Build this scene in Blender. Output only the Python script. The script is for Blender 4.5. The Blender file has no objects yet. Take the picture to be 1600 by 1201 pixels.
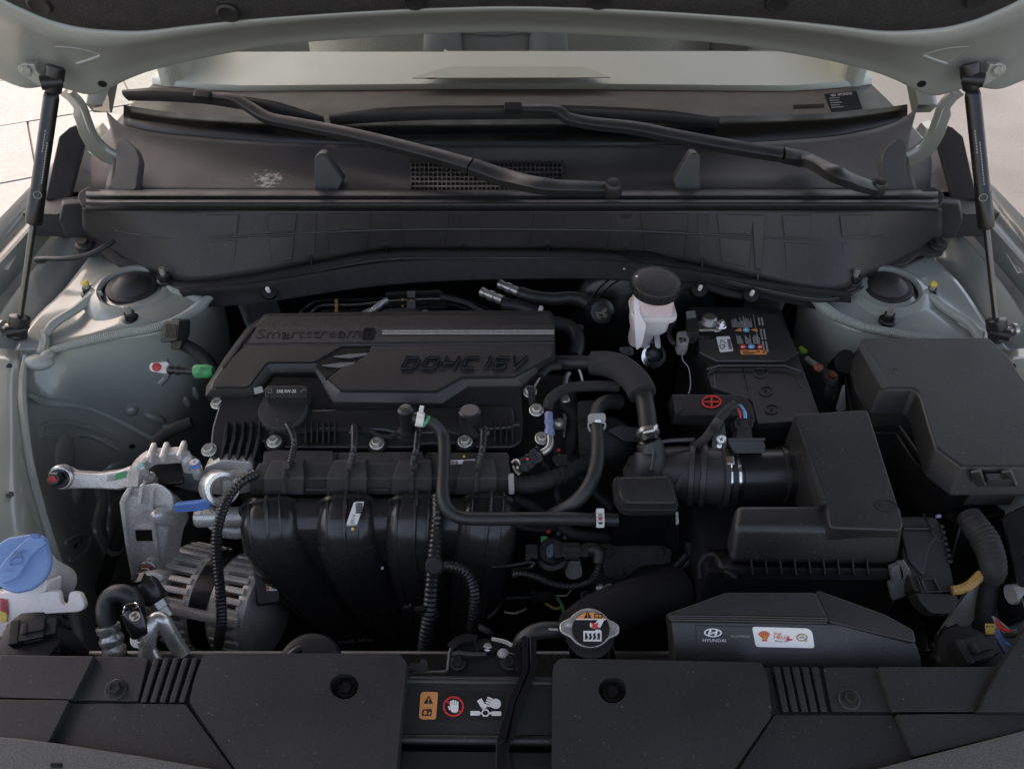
import bpy, bmesh, math, random
from mathutils import Vector as V, Matrix
random.seed(7)
sc = bpy.context.scene
COL = sc.collection
R = math.radians
# ---------------- camera, world, sun, exposure ----------------
F = 1250.0                       # focal length in photograph pixels (1600 wide)
PITCH = R(40); CP, SP = math.cos(PITCH), math.sin(PITCH)
CAM = V((0, 0, 1.62))
cd = bpy.data.cameras.new('camera'); cam = bpy.data.objects.new('camera', cd); COL.objects.link(cam)
cd.sensor_width = 36; cd.lens = 36 * F / 1600; cd.clip_start = .02; cd.clip_end = 300
cam.location = CAM; cam.rotation_euler = (R(90) - PITCH, 0, 0); sc.camera = cam
SUN_EL, SUN_AZ = R(55), R(-38)   # azimuth from +y (away from the camera) towards +x
w = bpy.data.worlds.new('World'); sc.world = w; w.use_nodes = True
nt = w.node_tree; bg = nt.nodes['Background']
sky = nt.nodes.new('ShaderNodeTexSky'); sky.sky_type = 'NISHITA'; sky.sun_disc = False
sky.sun_elevation = SUN_EL; sky.sun_rotation = SUN_AZ; sky.dust_density = 3; sky.air_density = 1.0
nt.links.new(sky.outputs[0], bg.inputs[0]); bg.inputs[1].default_value = .15
sd = bpy.data.lights.new('sun', 'SUN'); sun = bpy.data.objects.new('sun', sd); COL.objects.link(sun)
sd.energy = 2.2; sd.angle = R(.6); sd.color = (1, .97, .93)
sdir = V((math.sin(SUN_AZ) * math.cos(SUN_EL), math.cos(SUN_AZ) * math.cos(SUN_EL), math.sin(SUN_EL)))
sun.location = (-6, 2, 6); sun.rotation_euler = sdir.to_track_quat('Z', 'Y').to_euler()
sc.view_settings.view_transform = 'Standard'; sc.view_settings.look = 'None'
sc.view_settings.exposure = 1.82; sc.view_settings.gamma = 1
sc.view_settings.use_white_balance = True; sc.view_settings.white_balance_temperature = 8400; sc.view_settings.white_balance_tint = 16
sc.cycles.max_bounces = 8; sc.cycles.transparent_max_bounces = 12
sc.cycles.use_denoising = True

# ---------------- pixel -> point on a real plane ----------------
def ray(px, py):
    a = (px - 800) / F; v = (600.5 - py) / F
    return V((a, CP + v * SP, -SP + v * CP))
def U(px, py, z=None, y=None, x=None):
    r = ray(px, py)
    if y is not None: t = (y - CAM.y) / r.y
    elif x is not None: t = (x - CAM.x) / r.x
    else: t = (z - CAM.z) / r.z
    return CAM + r * t
def UU(l): return [U(*p) for p in l]
class PL:
    def __init__(s, p, n):
        s.p = V(p); s.n = V(n).normalized()
        if s.n.dot(CAM - s.p) < 0: s.n = -s.n
    def hit(s, px, py):
        r = ray(px, py); return CAM + r * (s.n.dot(s.p - CAM) / s.n.dot(r))
    def on(s, l): return [s.hit(*q[:2]) for q in l]
    def off(s, h): return PL(s.p + s.n * h, s.n)
def PZ(z): return PL((0, 0, z), (0, 0, 1))
def P3(a, b, c):
    A, B_, C = U(*a), U(*b), U(*c); return PL(A, (B_ - A).cross(C - A))
def PX(py0, z0, py1, z1):            # plane holding the x direction through two (row, height) pairs
    A, B_ = U(800, py0, z0), U(800, py1, z1); return PL(A, V((1, 0, 0)).cross(B_ - A))
def cr(pts, n):                      # Catmull-Rom through 3D points, n samples a span
    P = [V(p) for p in pts]
    if len(P) < 3: return [P[0].lerp(P[-1], i / n) for i in range(n + 1)]
    Q = [P[0] * 2 - P[1]] + P + [P[-1] * 2 - P[-2]]; o = []
    for i in range(1, len(Q) - 2):
        a, b, c, d = Q[i-1:i+3]
        for k in range(n):
            t = k / n
            o.append(.5 * (2*b + (c-a)*t + (2*a-5*b+4*c-d)*t*t + (3*b-a-3*c+d)*t**3))
    o.append(P[-1]); return o
def rp(pts, r, n=4):                 # round the corners of a pixel polygon
    o = []; L = len(pts)
    for i in range(L):
        p = V(pts[i]); a = V(pts[i-1]); b = V(pts[(i+1) % L])
        da, db = a - p, b - p
        k = min(r, da.length * .45, db.length * .45)
        s, e = p + da.normalized() * k, p + db.normalized() * k
        for j in range(n + 1):
            t = j / n; o.append(s.lerp(p, t).lerp(p.lerp(e, t), t))
    return [tuple(q) for q in o]
def ell(cx, cy, a, b, n=24, rot=0, t0=0, t1=360):
    o = []; full = abs(t1 - t0 - 360) < 1e-6; m = n if full else n + 1
    for i in range(m):
        t = R(t0 + (t1 - t0) * i / n); x, y = a * math.cos(t), b * math.sin(t)
        c, s = math.cos(R(rot)), math.sin(R(rot)); o.append((cx + x*c - y*s, cy + x*s + y*c))
    return o
def mir(l): return [((1597 - p[0]),) + tuple(p[1:]) for p in l]

# ---------------- mesh builder ----------------
WL = {}
def link(o, parent, loc):
    COL.objects.link(o); WL[o.name] = V(loc)
    if parent is not None:
        o.parent = parent; o.location = V(loc) - WL[parent.name]
    else: o.location = loc
    return o
def tag(o, label=None, cat=None, group=None, kind=None):
    if label: o['label'] = label
    if cat: o['category'] = cat
    if group: o['group'] = group
    if kind: o['kind'] = kind
    return o
def thing(name, label, cat, loc, group=None):
    o = bpy.data.objects.new(name, None); o.empty_display_size = .05
    link(o, None, loc); return tag(o, label, cat, group)
def frame(ax, up=None):
    ax = V(ax).normalized(); up = V(up) if up is not None else (V((0, 0, 1)) if abs(ax.z) < .9 else V((0, 1, 0)))
    s = ax.cross(up).normalized(); return s, s.cross(ax).normalized(), ax
class B:
    def __init__(s): s.v = []; s.f = []
    def add(s, v, f):
        k = len(s.v); s.v += [V(p) for p in v]; s.f += [tuple(i + k for i in q) for q in f]; return s
    def poly(s, pts): return s.add(pts, [tuple(range(len(pts)))])
    def prism(s, top, bot):
        n = len(top)
        return s.add(list(top) + list(bot), [tuple(range(n)), tuple(range(2*n-1, n-1, -1))] + [(i, i+n, (i+1) % n + n, (i+1) % n) for i in range(n)])
    def ext(s, pts, vec): vec = V(vec); return s.prism(pts, [V(p) + vec for p in pts])
    def slab(s, px, pl, d, vec=None, grow=0):
        top = pl.on(px); vec = V(vec) if vec is not None else -pl.n * d
        bot = [p + vec for p in top]
        if grow:
            c = sum(bot, V()) / len(bot); bot = [c + (p - c) * (1 + grow) for p in bot]
        return s.prism(top, bot)
    def ring(s, outer, inner, vec):      # closed band between two loops of equal length, given thickness
        n = len(outer); vec = V(vec); a, b = list(outer), list(inner)
        vs = a + b + [p + vec for p in a] + [p + vec for p in b]; f = []
        for i in range(n):
            j = (i+1) % n
            f += [(i, j, j+n, i+n), (i+2*n, i+3*n, j+3*n, j+2*n), (i, i+2*n, j+2*n, j), (i+n, j+n, j+3*n, i+3*n)]
        return s.add(vs, f)
    def box(s, c, sx, sy, sz, ax=None):
        X, Y, Z = ax if ax else (V((1,0,0)), V((0,1,0)), V((0,0,1))); c = V(c)
        vs = [c + X*(sx/2*i) + Y*(sy/2*j) + Z*(sz/2*k) for k in (-1,1) for i, j in ((-1,-1),(1,-1),(1,1),(-1,1))]
        return s.add(vs, [(3,2,1,0),(4,5,6,7),(0,1,5,4),(1,2,6,5),(2,3,7,6),(3,0,4,7)])
    def bar(s, a, b, w, h, up=(0,0,1)):
        a, b = V(a), V(b); S, Uu, A = frame(b - a, up); return s.box((a+b)/2, w, h, (b-a).length, (S, Uu, A))
    def tube(s, pts, r, n=10, sm=5, rib=0, dep=.16, caps=True, oval=1, up=None):
        P = cr(pts, sm) if sm else [V(p) for p in pts]
        rl = r if isinstance(r, (list, tuple)) else [r]
        L = [0]
        for i in range(1, len(P)): L.append(L[-1] + (P[i]-P[i-1]).length)
        if rib:                                          # corrugated conduit
            m = max(4, int(L[-1] / rib) * 2); Q = []; j = 0
            for i in range(m + 1):
                d = L[-1] * i / m
                while j < len(L) - 2 and L[j+1] < d: j += 1
                Q.append(P[j].lerp(P[j+1], (d - L[j]) / max(1e-9, L[j+1] - L[j])))
            P = Q
        m = len(P); T = [(P[min(i+1, m-1)] - P[max(i-1, 0)]).normalized() for i in range(m)]
        S, Uu, _ = frame(T[0], up); vs = []
        for i in range(m):
            Uu = (Uu - T[i] * Uu.dot(T[i])).normalized(); S = T[i].cross(Uu)
            g = i / max(1, m-1) * (len(rl)-1); k = min(int(g), len(rl)-2) if len(rl) > 1 else 0
            rr = rl[0] if len(rl) == 1 else rl[k] + (rl[k+1]-rl[k]) * (g-k)
            if rib and i % 2: rr *= 1 - dep
            vs += [P[i] + (S * math.cos(2*math.pi*q/n) * oval + Uu * math.sin(2*math.pi*q/n)) * rr for q in range(n)]
        f = [(i*n+q, i*n+(q+1) % n, (i+1)*n+(q+1) % n, (i+1)*n+q) for i in range(m-1) for q in range(n)]
        if caps: f += [tuple(range(n-1, -1, -1)), tuple(range((m-1)*n, m*n))]
        return s.add(vs, f)
    def sweep(s, pts, prof, up=(0,0,1), sm=5, sc_=None):  # prof: list of (side, up) pairs
        P = cr(pts, sm) if sm else [V(p) for p in pts]; m = len(P); n = len(prof); vs = []
        for i in range(m):
            t = (P[min(i+1, m-1)] - P[max(i-1, 0)]).normalized(); S = t.cross(V(up)).normalized(); Uu = S.cross(t)
            k = 1
            if sc_: g = i/(m-1)*(len(sc_)-1); a = min(int(g), len(sc_)-2); k = sc_[a] + (sc_[a+1]-sc_[a])*(g-a)
            vs += [P[i] + (S*a_ + Uu*b_)*k for a_, b_ in prof]
        f = [(i*n+q, i*n+(q+1) % n, (i+1)*n+(q+1) % n, (i+1)*n+q) for i in range(m-1) for q in range(n)]
        return s.add(vs, f + [tuple(range(n-1, -1, -1)), tuple(range((m-1)*n, m*n))])
    def lathe(s, o, ax, prof, n=24, up=None, caps=True):  # prof: list of (radius, height along axis)
        S, Uu, A = frame(ax, up); o = V(o); m = len(prof)
        vs = [o + A*h + (S*math.cos(2*math.pi*q/n) + Uu*math.sin(2*math.pi*q/n))*max(r, 1e-5) for r, h in prof for q in range(n)]
        f = [(i*n+q, i*n+(q+1) % n, (i+1)*n+(q+1) % n, (i+1)*n+q) for i in range(m-1) for q in range(n)]
        if caps: f += [tuple(range(n-1, -1, -1)), tuple(range((m-1)*n, m*n))]
        return s.add(vs, f)
    def grid(s, rows, su=0, sv=0):
        rows = [[V(p) for p in r] for r in rows]
        if su: rows = [cr(r, su) for r in rows]
        if sv:
            cols = [cr([r[i] for r in rows], sv) for i in range(len(rows[0]))]
            rows = [[c[j] for c in cols] for j in range(len(cols[0]))]
        n = len(rows[0]); vs = [p for r in rows for p in r]
        return s.add(vs, [(i*n+j, i*n+j+1, (i+1)*n+j+1, (i+1)*n+j) for i in range(len(rows)-1) for j in range(n-1)])
    def ball(s, c, rx, ry, rz, ax=None, n=14, m=8):
        X, Y, Z = ax if ax else (V((1,0,0)), V((0,1,0)), V((0,0,1))); c = V(c); vs = []
        for i in range(m + 1):
            a = math.pi * i / m
            vs += [c + X*(rx*math.sin(a)*math.cos(2*math.pi*q/n)) + Y*(ry*math.sin(a)*math.sin(2*math.pi*q/n)) + Z*(rz*math.cos(a)) for q in range(n)]
        return s.add(vs, [(i*n+q, (i+1)*n+q, (i+1)*n+(q+1) % n, i*n+(q+1) % n) for i in range(m) for q in range(n)])
    def mk(s, name, mat, parent=None, bev=0, seg=2, ang=32, sharp=38, solid=0, sub=0, flat=False, off=-1):
        c = (V((min(p.x for p in s.v), min(p.y for p in s.v), min(p.z for p in s.v))) + V((max(p.x for p in s.v), max(p.y for p in s.v), max(p.z for p in s.v)))) / 2
        me = bpy.data.meshes.new(name); bm = bmesh.new()
        bv = [bm.verts.new(p - c) for p in s.v]
        for q in s.f:
            if len(set(q)) > 2:
                try: bm.faces.new([bv[i] for i in q])
                except ValueError: pass
        bmesh.ops.remove_doubles(bm, verts=bm.verts, dist=2e-5)
        bmesh.ops.dissolve_degenerate(bm, edges=bm.edges, dist=1e-6)
        bmesh.ops.recalc_face_normals(bm, faces=bm.faces)
        if bev:
            es = [e for e in bm.edges if len(e.link_faces) == 2 and e.calc_face_angle(0) > R(ang)]
            try: bmesh.ops.bevel(bm, geom=es, offset=bev, segments=seg, profile=.5, affect='EDGES', clamp_overlap=True)
            except Exception: pass
        bm.to_mesh(me); bm.free()
        o = bpy.data.objects.new(name, me); me.materials.append(mat)
        if not flat:
            for p in me.polygons: p.use_smooth = True
            me.set_sharp_from_angle(angle=R(sharp))
            if bev:
                m = o.modifiers.new('n', 'WEIGHTED_NORMAL'); m.keep_sharp = True; m.weight = 80
        if solid: m = o.modifiers.new('s', 'SOLIDIFY'); m.thickness = solid; m.offset = off
        if sub: m = o.modifiers.new('u', 'SUBSURF'); m.levels = sub; m.render_levels = sub
        return link(o, parent, c)

# ---------------- materials ----------------
MATS = {}
def pm(name, col, rough=.5, metal=0, grain=0, gs=900, var=.12, vs=25, coat=0, spec=.5, dust=0, dcol=(.35,.33,.3), sss=0, rvar=.08, trans=0, fine=.22, fs=950):
    m = bpy.data.materials.new(name); m.use_nodes = True; t = m.node_tree; N = t.nodes; L = t.links; b = N['Principled BSDF']
    col = tuple(col) if isinstance(col, (tuple, list)) else (col,)*3
    tc = N.new('ShaderNodeTexCoord'); n1 = N.new('ShaderNodeTexNoise'); n1.inputs['Scale'].default_value = vs; n1.inputs['Detail'].default_value = 6
    L.new(tc.outputs['Object'], n1.inputs['Vector'])
    mx = N.new('ShaderNodeMixRGB'); mx.inputs[1].default_value = tuple(c*(1-var) for c in col) + (1,); mx.inputs[2].default_value = tuple(min(1, c*(1+var)) for c in col) + (1,)
    L.new(n1.outputs[0], mx.inputs[0]); out = mx.outputs[0]
    if fine:      # sparkle of moulded grain, brushed metal and dust at about a millimetre
        nf = N.new('ShaderNodeTexNoise'); nf.inputs['Scale'].default_value = fs; nf.inputs['Detail'].default_value = 3; L.new(tc.outputs['Object'], nf.inputs['Vector'])
        rf = N.new('ShaderNodeMapRange'); rf.inputs[1].default_value = .3; rf.inputs[2].default_value = .7; rf.inputs[3].default_value = 1 - fine*2; rf.inputs[4].default_value = 1 + fine*2; rf.clamp = False; L.new(nf.outputs[0], rf.inputs[0])
        mf = N.new('ShaderNodeMixRGB'); mf.blend_type = 'MULTIPLY'; mf.inputs[0].default_value = 1; L.new(out, mf.inputs[1]); L.new(rf.outputs[0], mf.inputs[2]); out = mf.outputs[0]
    mr = N.new('ShaderNodeMapRange'); mr.inputs[1].default_value = .3; mr.inputs[2].default_value = .7
    mr.inputs[3].default_value = max(0, rough - rvar); mr.inputs[4].default_value = min(1, rough + rvar)
    L.new(n1.outputs[0], mr.inputs[0]); L.new(mr.outputs[0], b.inputs['Roughness'])
    if dust:
        n2 = N.new('ShaderNodeTexNoise'); n2.inputs['Scale'].default_value = 420; n2.inputs['Detail'].default_value = 3
        L.new(tc.outputs['Object'], n2.inputs['Vector'])
        r2 = N.new('ShaderNodeMapRange'); r2.inputs[1].default_value = .68; r2.inputs[2].default_value = .78; r2.inputs[3].default_value = 0; r2.inputs[4].default_value = dust
        L.new(n2.outputs[0], r2.inputs[0])
        m2 = N.new('ShaderNodeMixRGB'); m2.inputs[2].default_value = tuple(dcol) + (1,); L.new(r2.outputs[0], m2.inputs[0]); L.new(out, m2.inputs[1]); out = m2.outputs[0]
    L.new(out, b.inputs['Base Color'])
    b.inputs['Metallic'].default_value = metal; b.inputs['Specular IOR Level'].default_value = spec
    b.inputs['Coat Weight'].default_value = coat; b.inputs['Coat Roughness'].default_value = .08
    if sss: b.inputs['Subsurface Weight'].default_value = sss; b.inputs['Subsurface Radius'].default_value = (.01, .008, .006); b.inputs['Subsurface Scale'].default_value = .5
    if trans: b.inputs['Transmission Weight'].default_value = trans
    if grain:
        n3 = N.new('ShaderNodeTexNoise'); n3.inputs['Scale'].default_value = gs; n3.inputs['Detail'].default_value = 2
        L.new(tc.outputs['Object'], n3.inputs['Vector'])
        bp = N.new('ShaderNodeBump'); bp.inputs['Strength'].default_value = grain; bp.inputs['Distance'].default_value = .0006
        L.new(n3.outputs[0], bp.inputs['Height']); L.new(bp.outputs[0], b.inputs['Normal'])
    MATS[name] = m; return m
PAINT = pm('paint', fine=.05, col=(.275, .290, .258), rough=.34, metal=.08, coat=.7, var=.07, vs=9, grain=.05, gs=160, dust=.12, dcol=(.12,.11,.09))
SEALER = pm('sealer', fine=.07, col=(.30, .315, .28), rough=.45, metal=0, var=.1, vs=60, grain=.3, gs=260)
PLG = pm('grained_plastic', (.0185, .0172, .0168), .46, grain=.35, gs=700, dust=.45, vs=14, var=.32)
PLD = pm('dark_plastic', (.016, .0155, .015), .48, grain=.25, gs=600, dust=.2, vs=20, var=.2)
PLS = pm('smooth_plastic', (.017, .016, .016), .33, grain=.08, gs=300, vs=18, var=.2, dust=.15)
PLB = pm('black_plastic', (.010, .0095, .0095), .42, grain=.12, gs=400, vs=25)
SLAM = pm('cover_plastic', (.0185, .0172, .0168), .50, grain=.3, gs=620, dust=.4, vs=9, var=.3)
COWL = pm('cowl_plastic', (.030, .0272, .0266), .58, grain=.45, gs=520, dust=.45, vs=10, var=.3)
MANI = pm('manifold_plastic', (.024, .0225, .022), .25, grain=.06, gs=300, vs=18, var=.2, dust=.12)
DUCT = pm('bellows_rubber', (.030, .0275, .027), .5, grain=.2, gs=400, vs=30, dust=.15)
RUB = pm('rubber', (.017, .016, .0158), .5, grain=.15, gs=500, vs=30, dust=.12)
FOAM = pm('foam_sleeve', (.020, .018, .018), .85, grain=.6, gs=500, vs=40)
FELT = pm('felt', (.026, .025, .026), .95, grain=1, gs=330, vs=60, var=.4, spec=.2)
TAPE = pm('cloth_tape', (.014, .013, .013), .75, grain=.5, gs=420, vs=60, var=.3)
BLK = pm('black_paint', (.008, .008, .008), .3, vs=20, spec=.5)
DEEP = pm('dark_casting', (.026, .0245, .023), .7, grain=.5, gs=150, vs=40, var=.4)
ALU = pm('cast_aluminium', (.57, .545, .51), .40, .5, grain=.45, gs=380, vs=35, var=.18, rvar=.12)
ALUM = pm('machined_aluminium', (.58, .56, .53), .32, .7, vs=50, var=.1, grain=.1, gs=300)
STEEL = pm('zinc_steel', (.46, .44, .40), .34, .75, vs=90, var=.2, grain=.1, gs=300)
CHROME = pm('bright_steel', (.75, .74, .72), .14, 1, vs=30, var=.05)
ROD = pm('strut_rod', (.10, .095, .09), .2, .9, vs=30)
COPPER = pm('winding', (.17, .045, .022), .4, .7, grain=.9, gs=260, vs=200, var=.5)
TANK = pm('tank_plastic', fine=0.05, col=(.72, .66, .63), rough=.38, sss=.5, vs=30, var=.06, grain=.08, gs=200)
TANKP = pm('tank_plastic_pink', fine=0.05, col=(.74, .58, .56), rough=.38, sss=.5, vs=30, var=.1, grain=.08, gs=200)
BLUE = pm('blue_plastic', fine=0.05, col=(.15, .27, .50), rough=.42, vs=20, var=.06, grain=.08, gs=300)
BLUED = pm('blue_ink', (.10, .17, .37), .45)
BLUEH = pm('blue_handle', (.075, .20, .48), .38, vs=25, var=.08)
FUEL = pm('blue_grey_plastic', (.17, .20, .33), .35, vs=40)
WHITE = pm('white_print', fine=0.05, col=(.72, .70, .67), rough=.5, vs=60, var=.05)
GREY = pm('grey_print', fine=0.05, col=(.30, .29, .28), rough=.5)
GREYD = pm('dim_print', (.12, .115, .11), .5)
GREYP = pm('grey_plastic', (.26, .25, .235), .45, vs=40, grain=.1)
ORANGE = pm('orange_print', fine=0.05, col=(.72, .27, .085), rough=.5, var=.06)
RED = pm('red_print', fine=0.05, col=(.62, .035, .025), rough=.45, var=.06)
REDB = pm('red_marking', (.40, .03, .025), .4, vs=150, var=.3)
YEL = pm('yellow_print', fine=0.05, col=(.70, .48, .06), rough=.45)
GREEN = pm('green_tape', (.03, .30, .10), .45, vs=70, var=.2)
CYAN = pm('light_blue_print', fine=0.05, col=(.10, .36, .58), rough=.45)
INK = pm('black_print', (.012, .012, .012), .4)
GLOSSK = pm('gloss_black', (.009, .009, .010), .16, vs=20)
TAN = pm('tan_conduit', (.42, .24, .07), .5, vs=60, grain=.2)
DASHL = pm('dash_light', fine=0.05, col=(.74, .77, .73), rough=.5, vs=12, var=.05, grain=.1)
DASHD = pm('dash_dark', (.105, .088, .080), .7, vs=20, var=.12, grain=.3)
SEAT = pm('seat_leather', fine=0.05, col=(.47, .47, .45), rough=.45, vs=15, var=.06, grain=.15, gs=200)
CONC = pm('concrete', fine=.07, fs=60, col=(.185, .191, .203), rough=.9, vs=3, var=.15, grain=.6, gs=60)
CONC2 = pm('worn_concrete', fine=.05, fs=60, col=(.086, .089, .097), rough=.9, vs=2.2, var=.45, grain=.6, gs=40)
def glass_mat():
    m = bpy.data.materials.new('windshield_glass'); m.use_nodes = True; t = m.node_tree; N = t.nodes
    for x in list(N): N.remove(x)
    o = N.new('ShaderNodeOutputMaterial'); mix = N.new('ShaderNodeMixShader'); tr = N.new('ShaderNodeBsdfTransparent'); gl = N.new('ShaderNodeBsdfGlossy'); fr = N.new('ShaderNodeFresnel')
    fr.inputs[0].default_value = 1.52; gl.inputs['Roughness'].default_value = .01; tr.inputs[0].default_value = (.82, .86, .83, 1)
    t.links.new(fr.outputs[0], mix.inputs[0]); t.links.new(tr.outputs[0], mix.inputs[1]); t.links.new(gl.outputs[0], mix.inputs[2]); t.links.new(mix.outputs[0], o.inputs[0]); return m
GLASS = glass_mat()
def weave_mat():      # moulded carbon-weave strip: real colour, relief by bump
    m = pm('carbon_weave', (.024, .022, .022), .5, vs=20); t = m.node_tree; N = t.nodes; L = t.links
    tc = N.new('ShaderNodeTexCoord'); wv = N.new('ShaderNodeTexWave'); wv.wave_type = 'BANDS'; wv.bands_direction = 'DIAGONAL'; wv.inputs['Scale'].default_value = 130; wv.inputs['Distortion'].default_value = 0
    L.new(tc.outputs['Object'], wv.inputs['Vector']); bp = N.new('ShaderNodeBump'); bp.inputs['Strength'].default_value = .35; bp.inputs['Distance'].default_value = .0008
    L.new(wv.outputs[0], bp.inputs['Height']); L.new(bp.outputs[0], N['Principled BSDF'].inputs['Normal']); return m
WEAVE = weave_mat()
def dusty_mat():      # cowl plastic with a patch of dried white dirt (placed by object coordinates)
    m = pm('dirty_cowl_plastic', (.034, .031, .0305), .62, grain=.45, gs=520, vs=12, var=.16); return m

# ---------------- small parts ----------------
def decal(name, px, pl, mat, parent, h=.0008, th=.0004):
    return B().slab(px, pl.off(h), th).mk(name, mat, parent, flat=True)
def decals(name, pxs, pl, mat, parent, h=.0008, th=.0003):
    b = B()
    for p in pxs: b.slab(p, pl.off(h), th)
    return b.mk(name, mat, parent, flat=True)
def rect(x, y, w_, h_): return [(x, y), (x+w_, y), (x+w_, y+h_), (x, y+h_)]
def rot2(l, cx, cy, a):
    c, s = math.cos(R(a)), math.sin(R(a)); return [(cx + (x-cx)*c - (y-cy)*s, cy + (x-cx)*s + (y-cy)*c) for x, y in l]
_tx = {}
def fontmesh(s):
    if s in _tx: return _tx[s]
    cu = bpy.data.curves.new('t', 'FONT'); cu.body = s; cu.resolution_u = 2; cu.offset = 0; o = bpy.data.objects.new('t', cu); COL.objects.link(o)
    bpy.context.view_layer.update(); dg = bpy.context.evaluated_depsgraph_get(); me = bpy.data.meshes.new_from_object(o.evaluated_get(dg))
    vs = [(v.co.x, v.co.y) for v in me.vertices]; fs = [tuple(p.vertices) for p in me.polygons]
    bpy.data.objects.remove(o); bpy.data.curves.remove(cu); bpy.data.meshes.remove(me)
    x0, x1 = min(v[0] for v in vs), max(v[0] for v in vs); y0, y1 = min(v[1] for v in vs), max(v[1] for v in vs)
    _tx[s] = ([((x-(x0+x1)/2)/(x1-x0), (y-(y0+y1)/2)/(y1-y0)) for x, y in vs], fs); return _tx[s]
def text(name, s, cx, cy, w_, h_, pl, mat, parent, ang=0, shear=0, h=.0012, solid=0):
    vs, fs = fontmesh(s); b = B(); P = pl.off(h); c, sn = math.cos(R(ang)), math.sin(R(ang)); pts = []
    for x, y in vs:
        X, Y = x*w_ + shear*y*h_, -y*h_; pts.append(P.hit(cx + X*c - Y*sn, cy + X*sn + Y*c))
    b.add(pts, fs)
    return b.mk(name, mat, parent, flat=True, solid=solid, off=-1)
def bolt(c, ax, r, parent, mat=None, name='bolt', h=None, washer=1.45, cap=None, stud=0):
    mat = mat or STEEL; h = h or r * .9; b = B(); ax = V(ax).normalized()
    b.lathe(c, ax, [(r*washer*.98, -.001), (r*washer, r*.14), (r*washer*.9, r*.26), (r*.9, r*.3)], 20)
    b.lathe(V(c) + ax*(r*.2), ax, [(r, 0), (r, h*.85), (r*.86, h), (r*.55, h), (r*.5, h*.86), (.0001, h*.86)], 6, caps=False)
    if stud: b.lathe(V(c) + ax*(r*.2+h*.8), ax, [(r*.5, 0), (r*.5, stud*.9), (r*.42, stud), (.0001, stud)], 12, caps=False)
    o = b.mk(name, mat, parent, sharp=30)
    if cap: B().lathe(V(c) + ax*(r*.22+h*.86), ax, [(r*.8, 0), (r*.8, .0006), (.0001, .0007)], 12).mk('paint_mark', cap, o)
    return o
def conn(b, c, ax, up, L_, W_, H_):      # electrical connector: stepped housing, latch, ribs
    S, Uu, A = frame(ax, up); c = V(c); X = (S, Uu, A)
    b.box(c, W_, H_, L_*.55, X); b.box(c + A*L_*.36, W_*.8, H_*.78, L_*.3, X); b.box(c - A*L_*.36, W_*1.12, H_*1.12, L_*.2, X)
    b.box(c + Uu*H_*.58 + A*L_*.05, W_*.4, H_*.22, L_*.5, X); b.box(c + Uu*H_*.68 - A*L_*.12, W_*.5, H_*.15, L_*.12, X)
    for k in (-1, 1): b.box(c + S*W_*.53*k + A*L_*.05, W_*.08, H_*.6, L_*.4, X)
    return b
UP = V((0, 0, 1))
from mathutils.bvhtree import BVHTree
def surf(o):                       # ray lookup on an already built mesh: pixel -> (point, normal facing the camera)
    wl = WL[o.name]; t = BVHTree.FromPolygons([v.co + wl for v in o.data.vertices], [tuple(p.vertices) for p in o.data.polygons])
    def f(px, py):
        d = ray(px, py).normalized(); h, n, i, _ = t.ray_cast(CAM, d)
        if h is None: h, n, i, _ = t.find_nearest(U(px, py, .95))
        return h, (n if n.dot(d) < 0 else -n)
    return f
TOCAM = lambda p: (CAM - V(p)).normalized()
# ================= SETTING =================
g = B().poly([V((-60,-30,-.004)), V((60,-30,-.004)), V((60,90,-.004)), V((-60,90,-.004))]).mk('ground', pm('asphalt', (.15,.146,.14), .9, fine=.2, fs=90, vs=4, grain=.6, gs=60), flat=True); tag(g, kind='structure')
slabm = None
for i in range(6):
    for j in range(9):
        u, v = (i - 2.5)*1.02 + (.5 if j % 2 else 0), (j - 4)*.72; ca, sa = math.cos(R(28)), math.sin(R(28)); x, y = -3.1 + u*ca - v*sa, 4.1 + u*sa + v*ca
        if x > -1.45: continue
        if slabm is None:
            slabm = B().box((0,0,0), 1.013, .713, .014).mk('paving_slab', CONC, g, bev=.005); s_ = slabm
        else: s_ = slabm.copy(); COL.objects.link(s_)
        s_.location = V((x, y, .006 + random.uniform(-.0015, .0015))) - WL[g.name]; s_.rotation_euler.z = R(28) + random.uniform(-.005, .005)
tag(B().poly([V((1.5,-2,.002)), V((9,-2,.002)), V((9,14,.002)), V((1.5,14,.002))]).mk('pavement', CONC2, flat=True), kind='structure')

# unseen canopy slab added overhead to shade the car, paving beyond left sunlit
tag(B().box((.4, 1.6, 3.25), 5.8, 4.4, .18).mk('unseen_shade_canopy', pm('unseen_canopy_dark', (.13,.125,.12), .7), bev=.02), kind='structure')

# ================= CAR BODY =================
body = thing('car', 'pale grey-green painted car body around the engine bay, with strut towers, fender rails and firewall', 'car', (0, .8, 0))
WALL = [
 [(30,548,.972),(62,545,.966),(150,527,.970),(250,508,.972),(300,487,.972),(330,462,.972),(345,430,.972)],
 [(33,590,.960),(55,590,.935),(140,585,.920),(250,600,.885),(305,600,.86),(345,600,.80),(370,600,.74)],
 [(35,640,.950),(55,650,.905),(140,660,.850),(235,690,.800),(280,700,.75),(330,700,.68),(370,700,.62)],
 [(45,720,.925),(70,730,.875),(110,740,.815),(165,765,.750),(215,790,.68),(270,810,.6),(330,830,.5)],
 [(80,850,.865),(102,858,.825),(130,870,.770),(165,890,.690),(205,910,.62),(250,930,.54),(310,960,.45)],
 [(125,1000,.75),(145,1012,.72),(165,1025,.685),(190,1040,.63),(220,1050,.57),(260,1060,.5),(310,1080,.4)],
 [(150,1120,.66),(165,1125,.64),(180,1130,.61),(205,1135,.56),(235,1140,.5),(275,1150,.43),(320,1160,.36)]]
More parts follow.
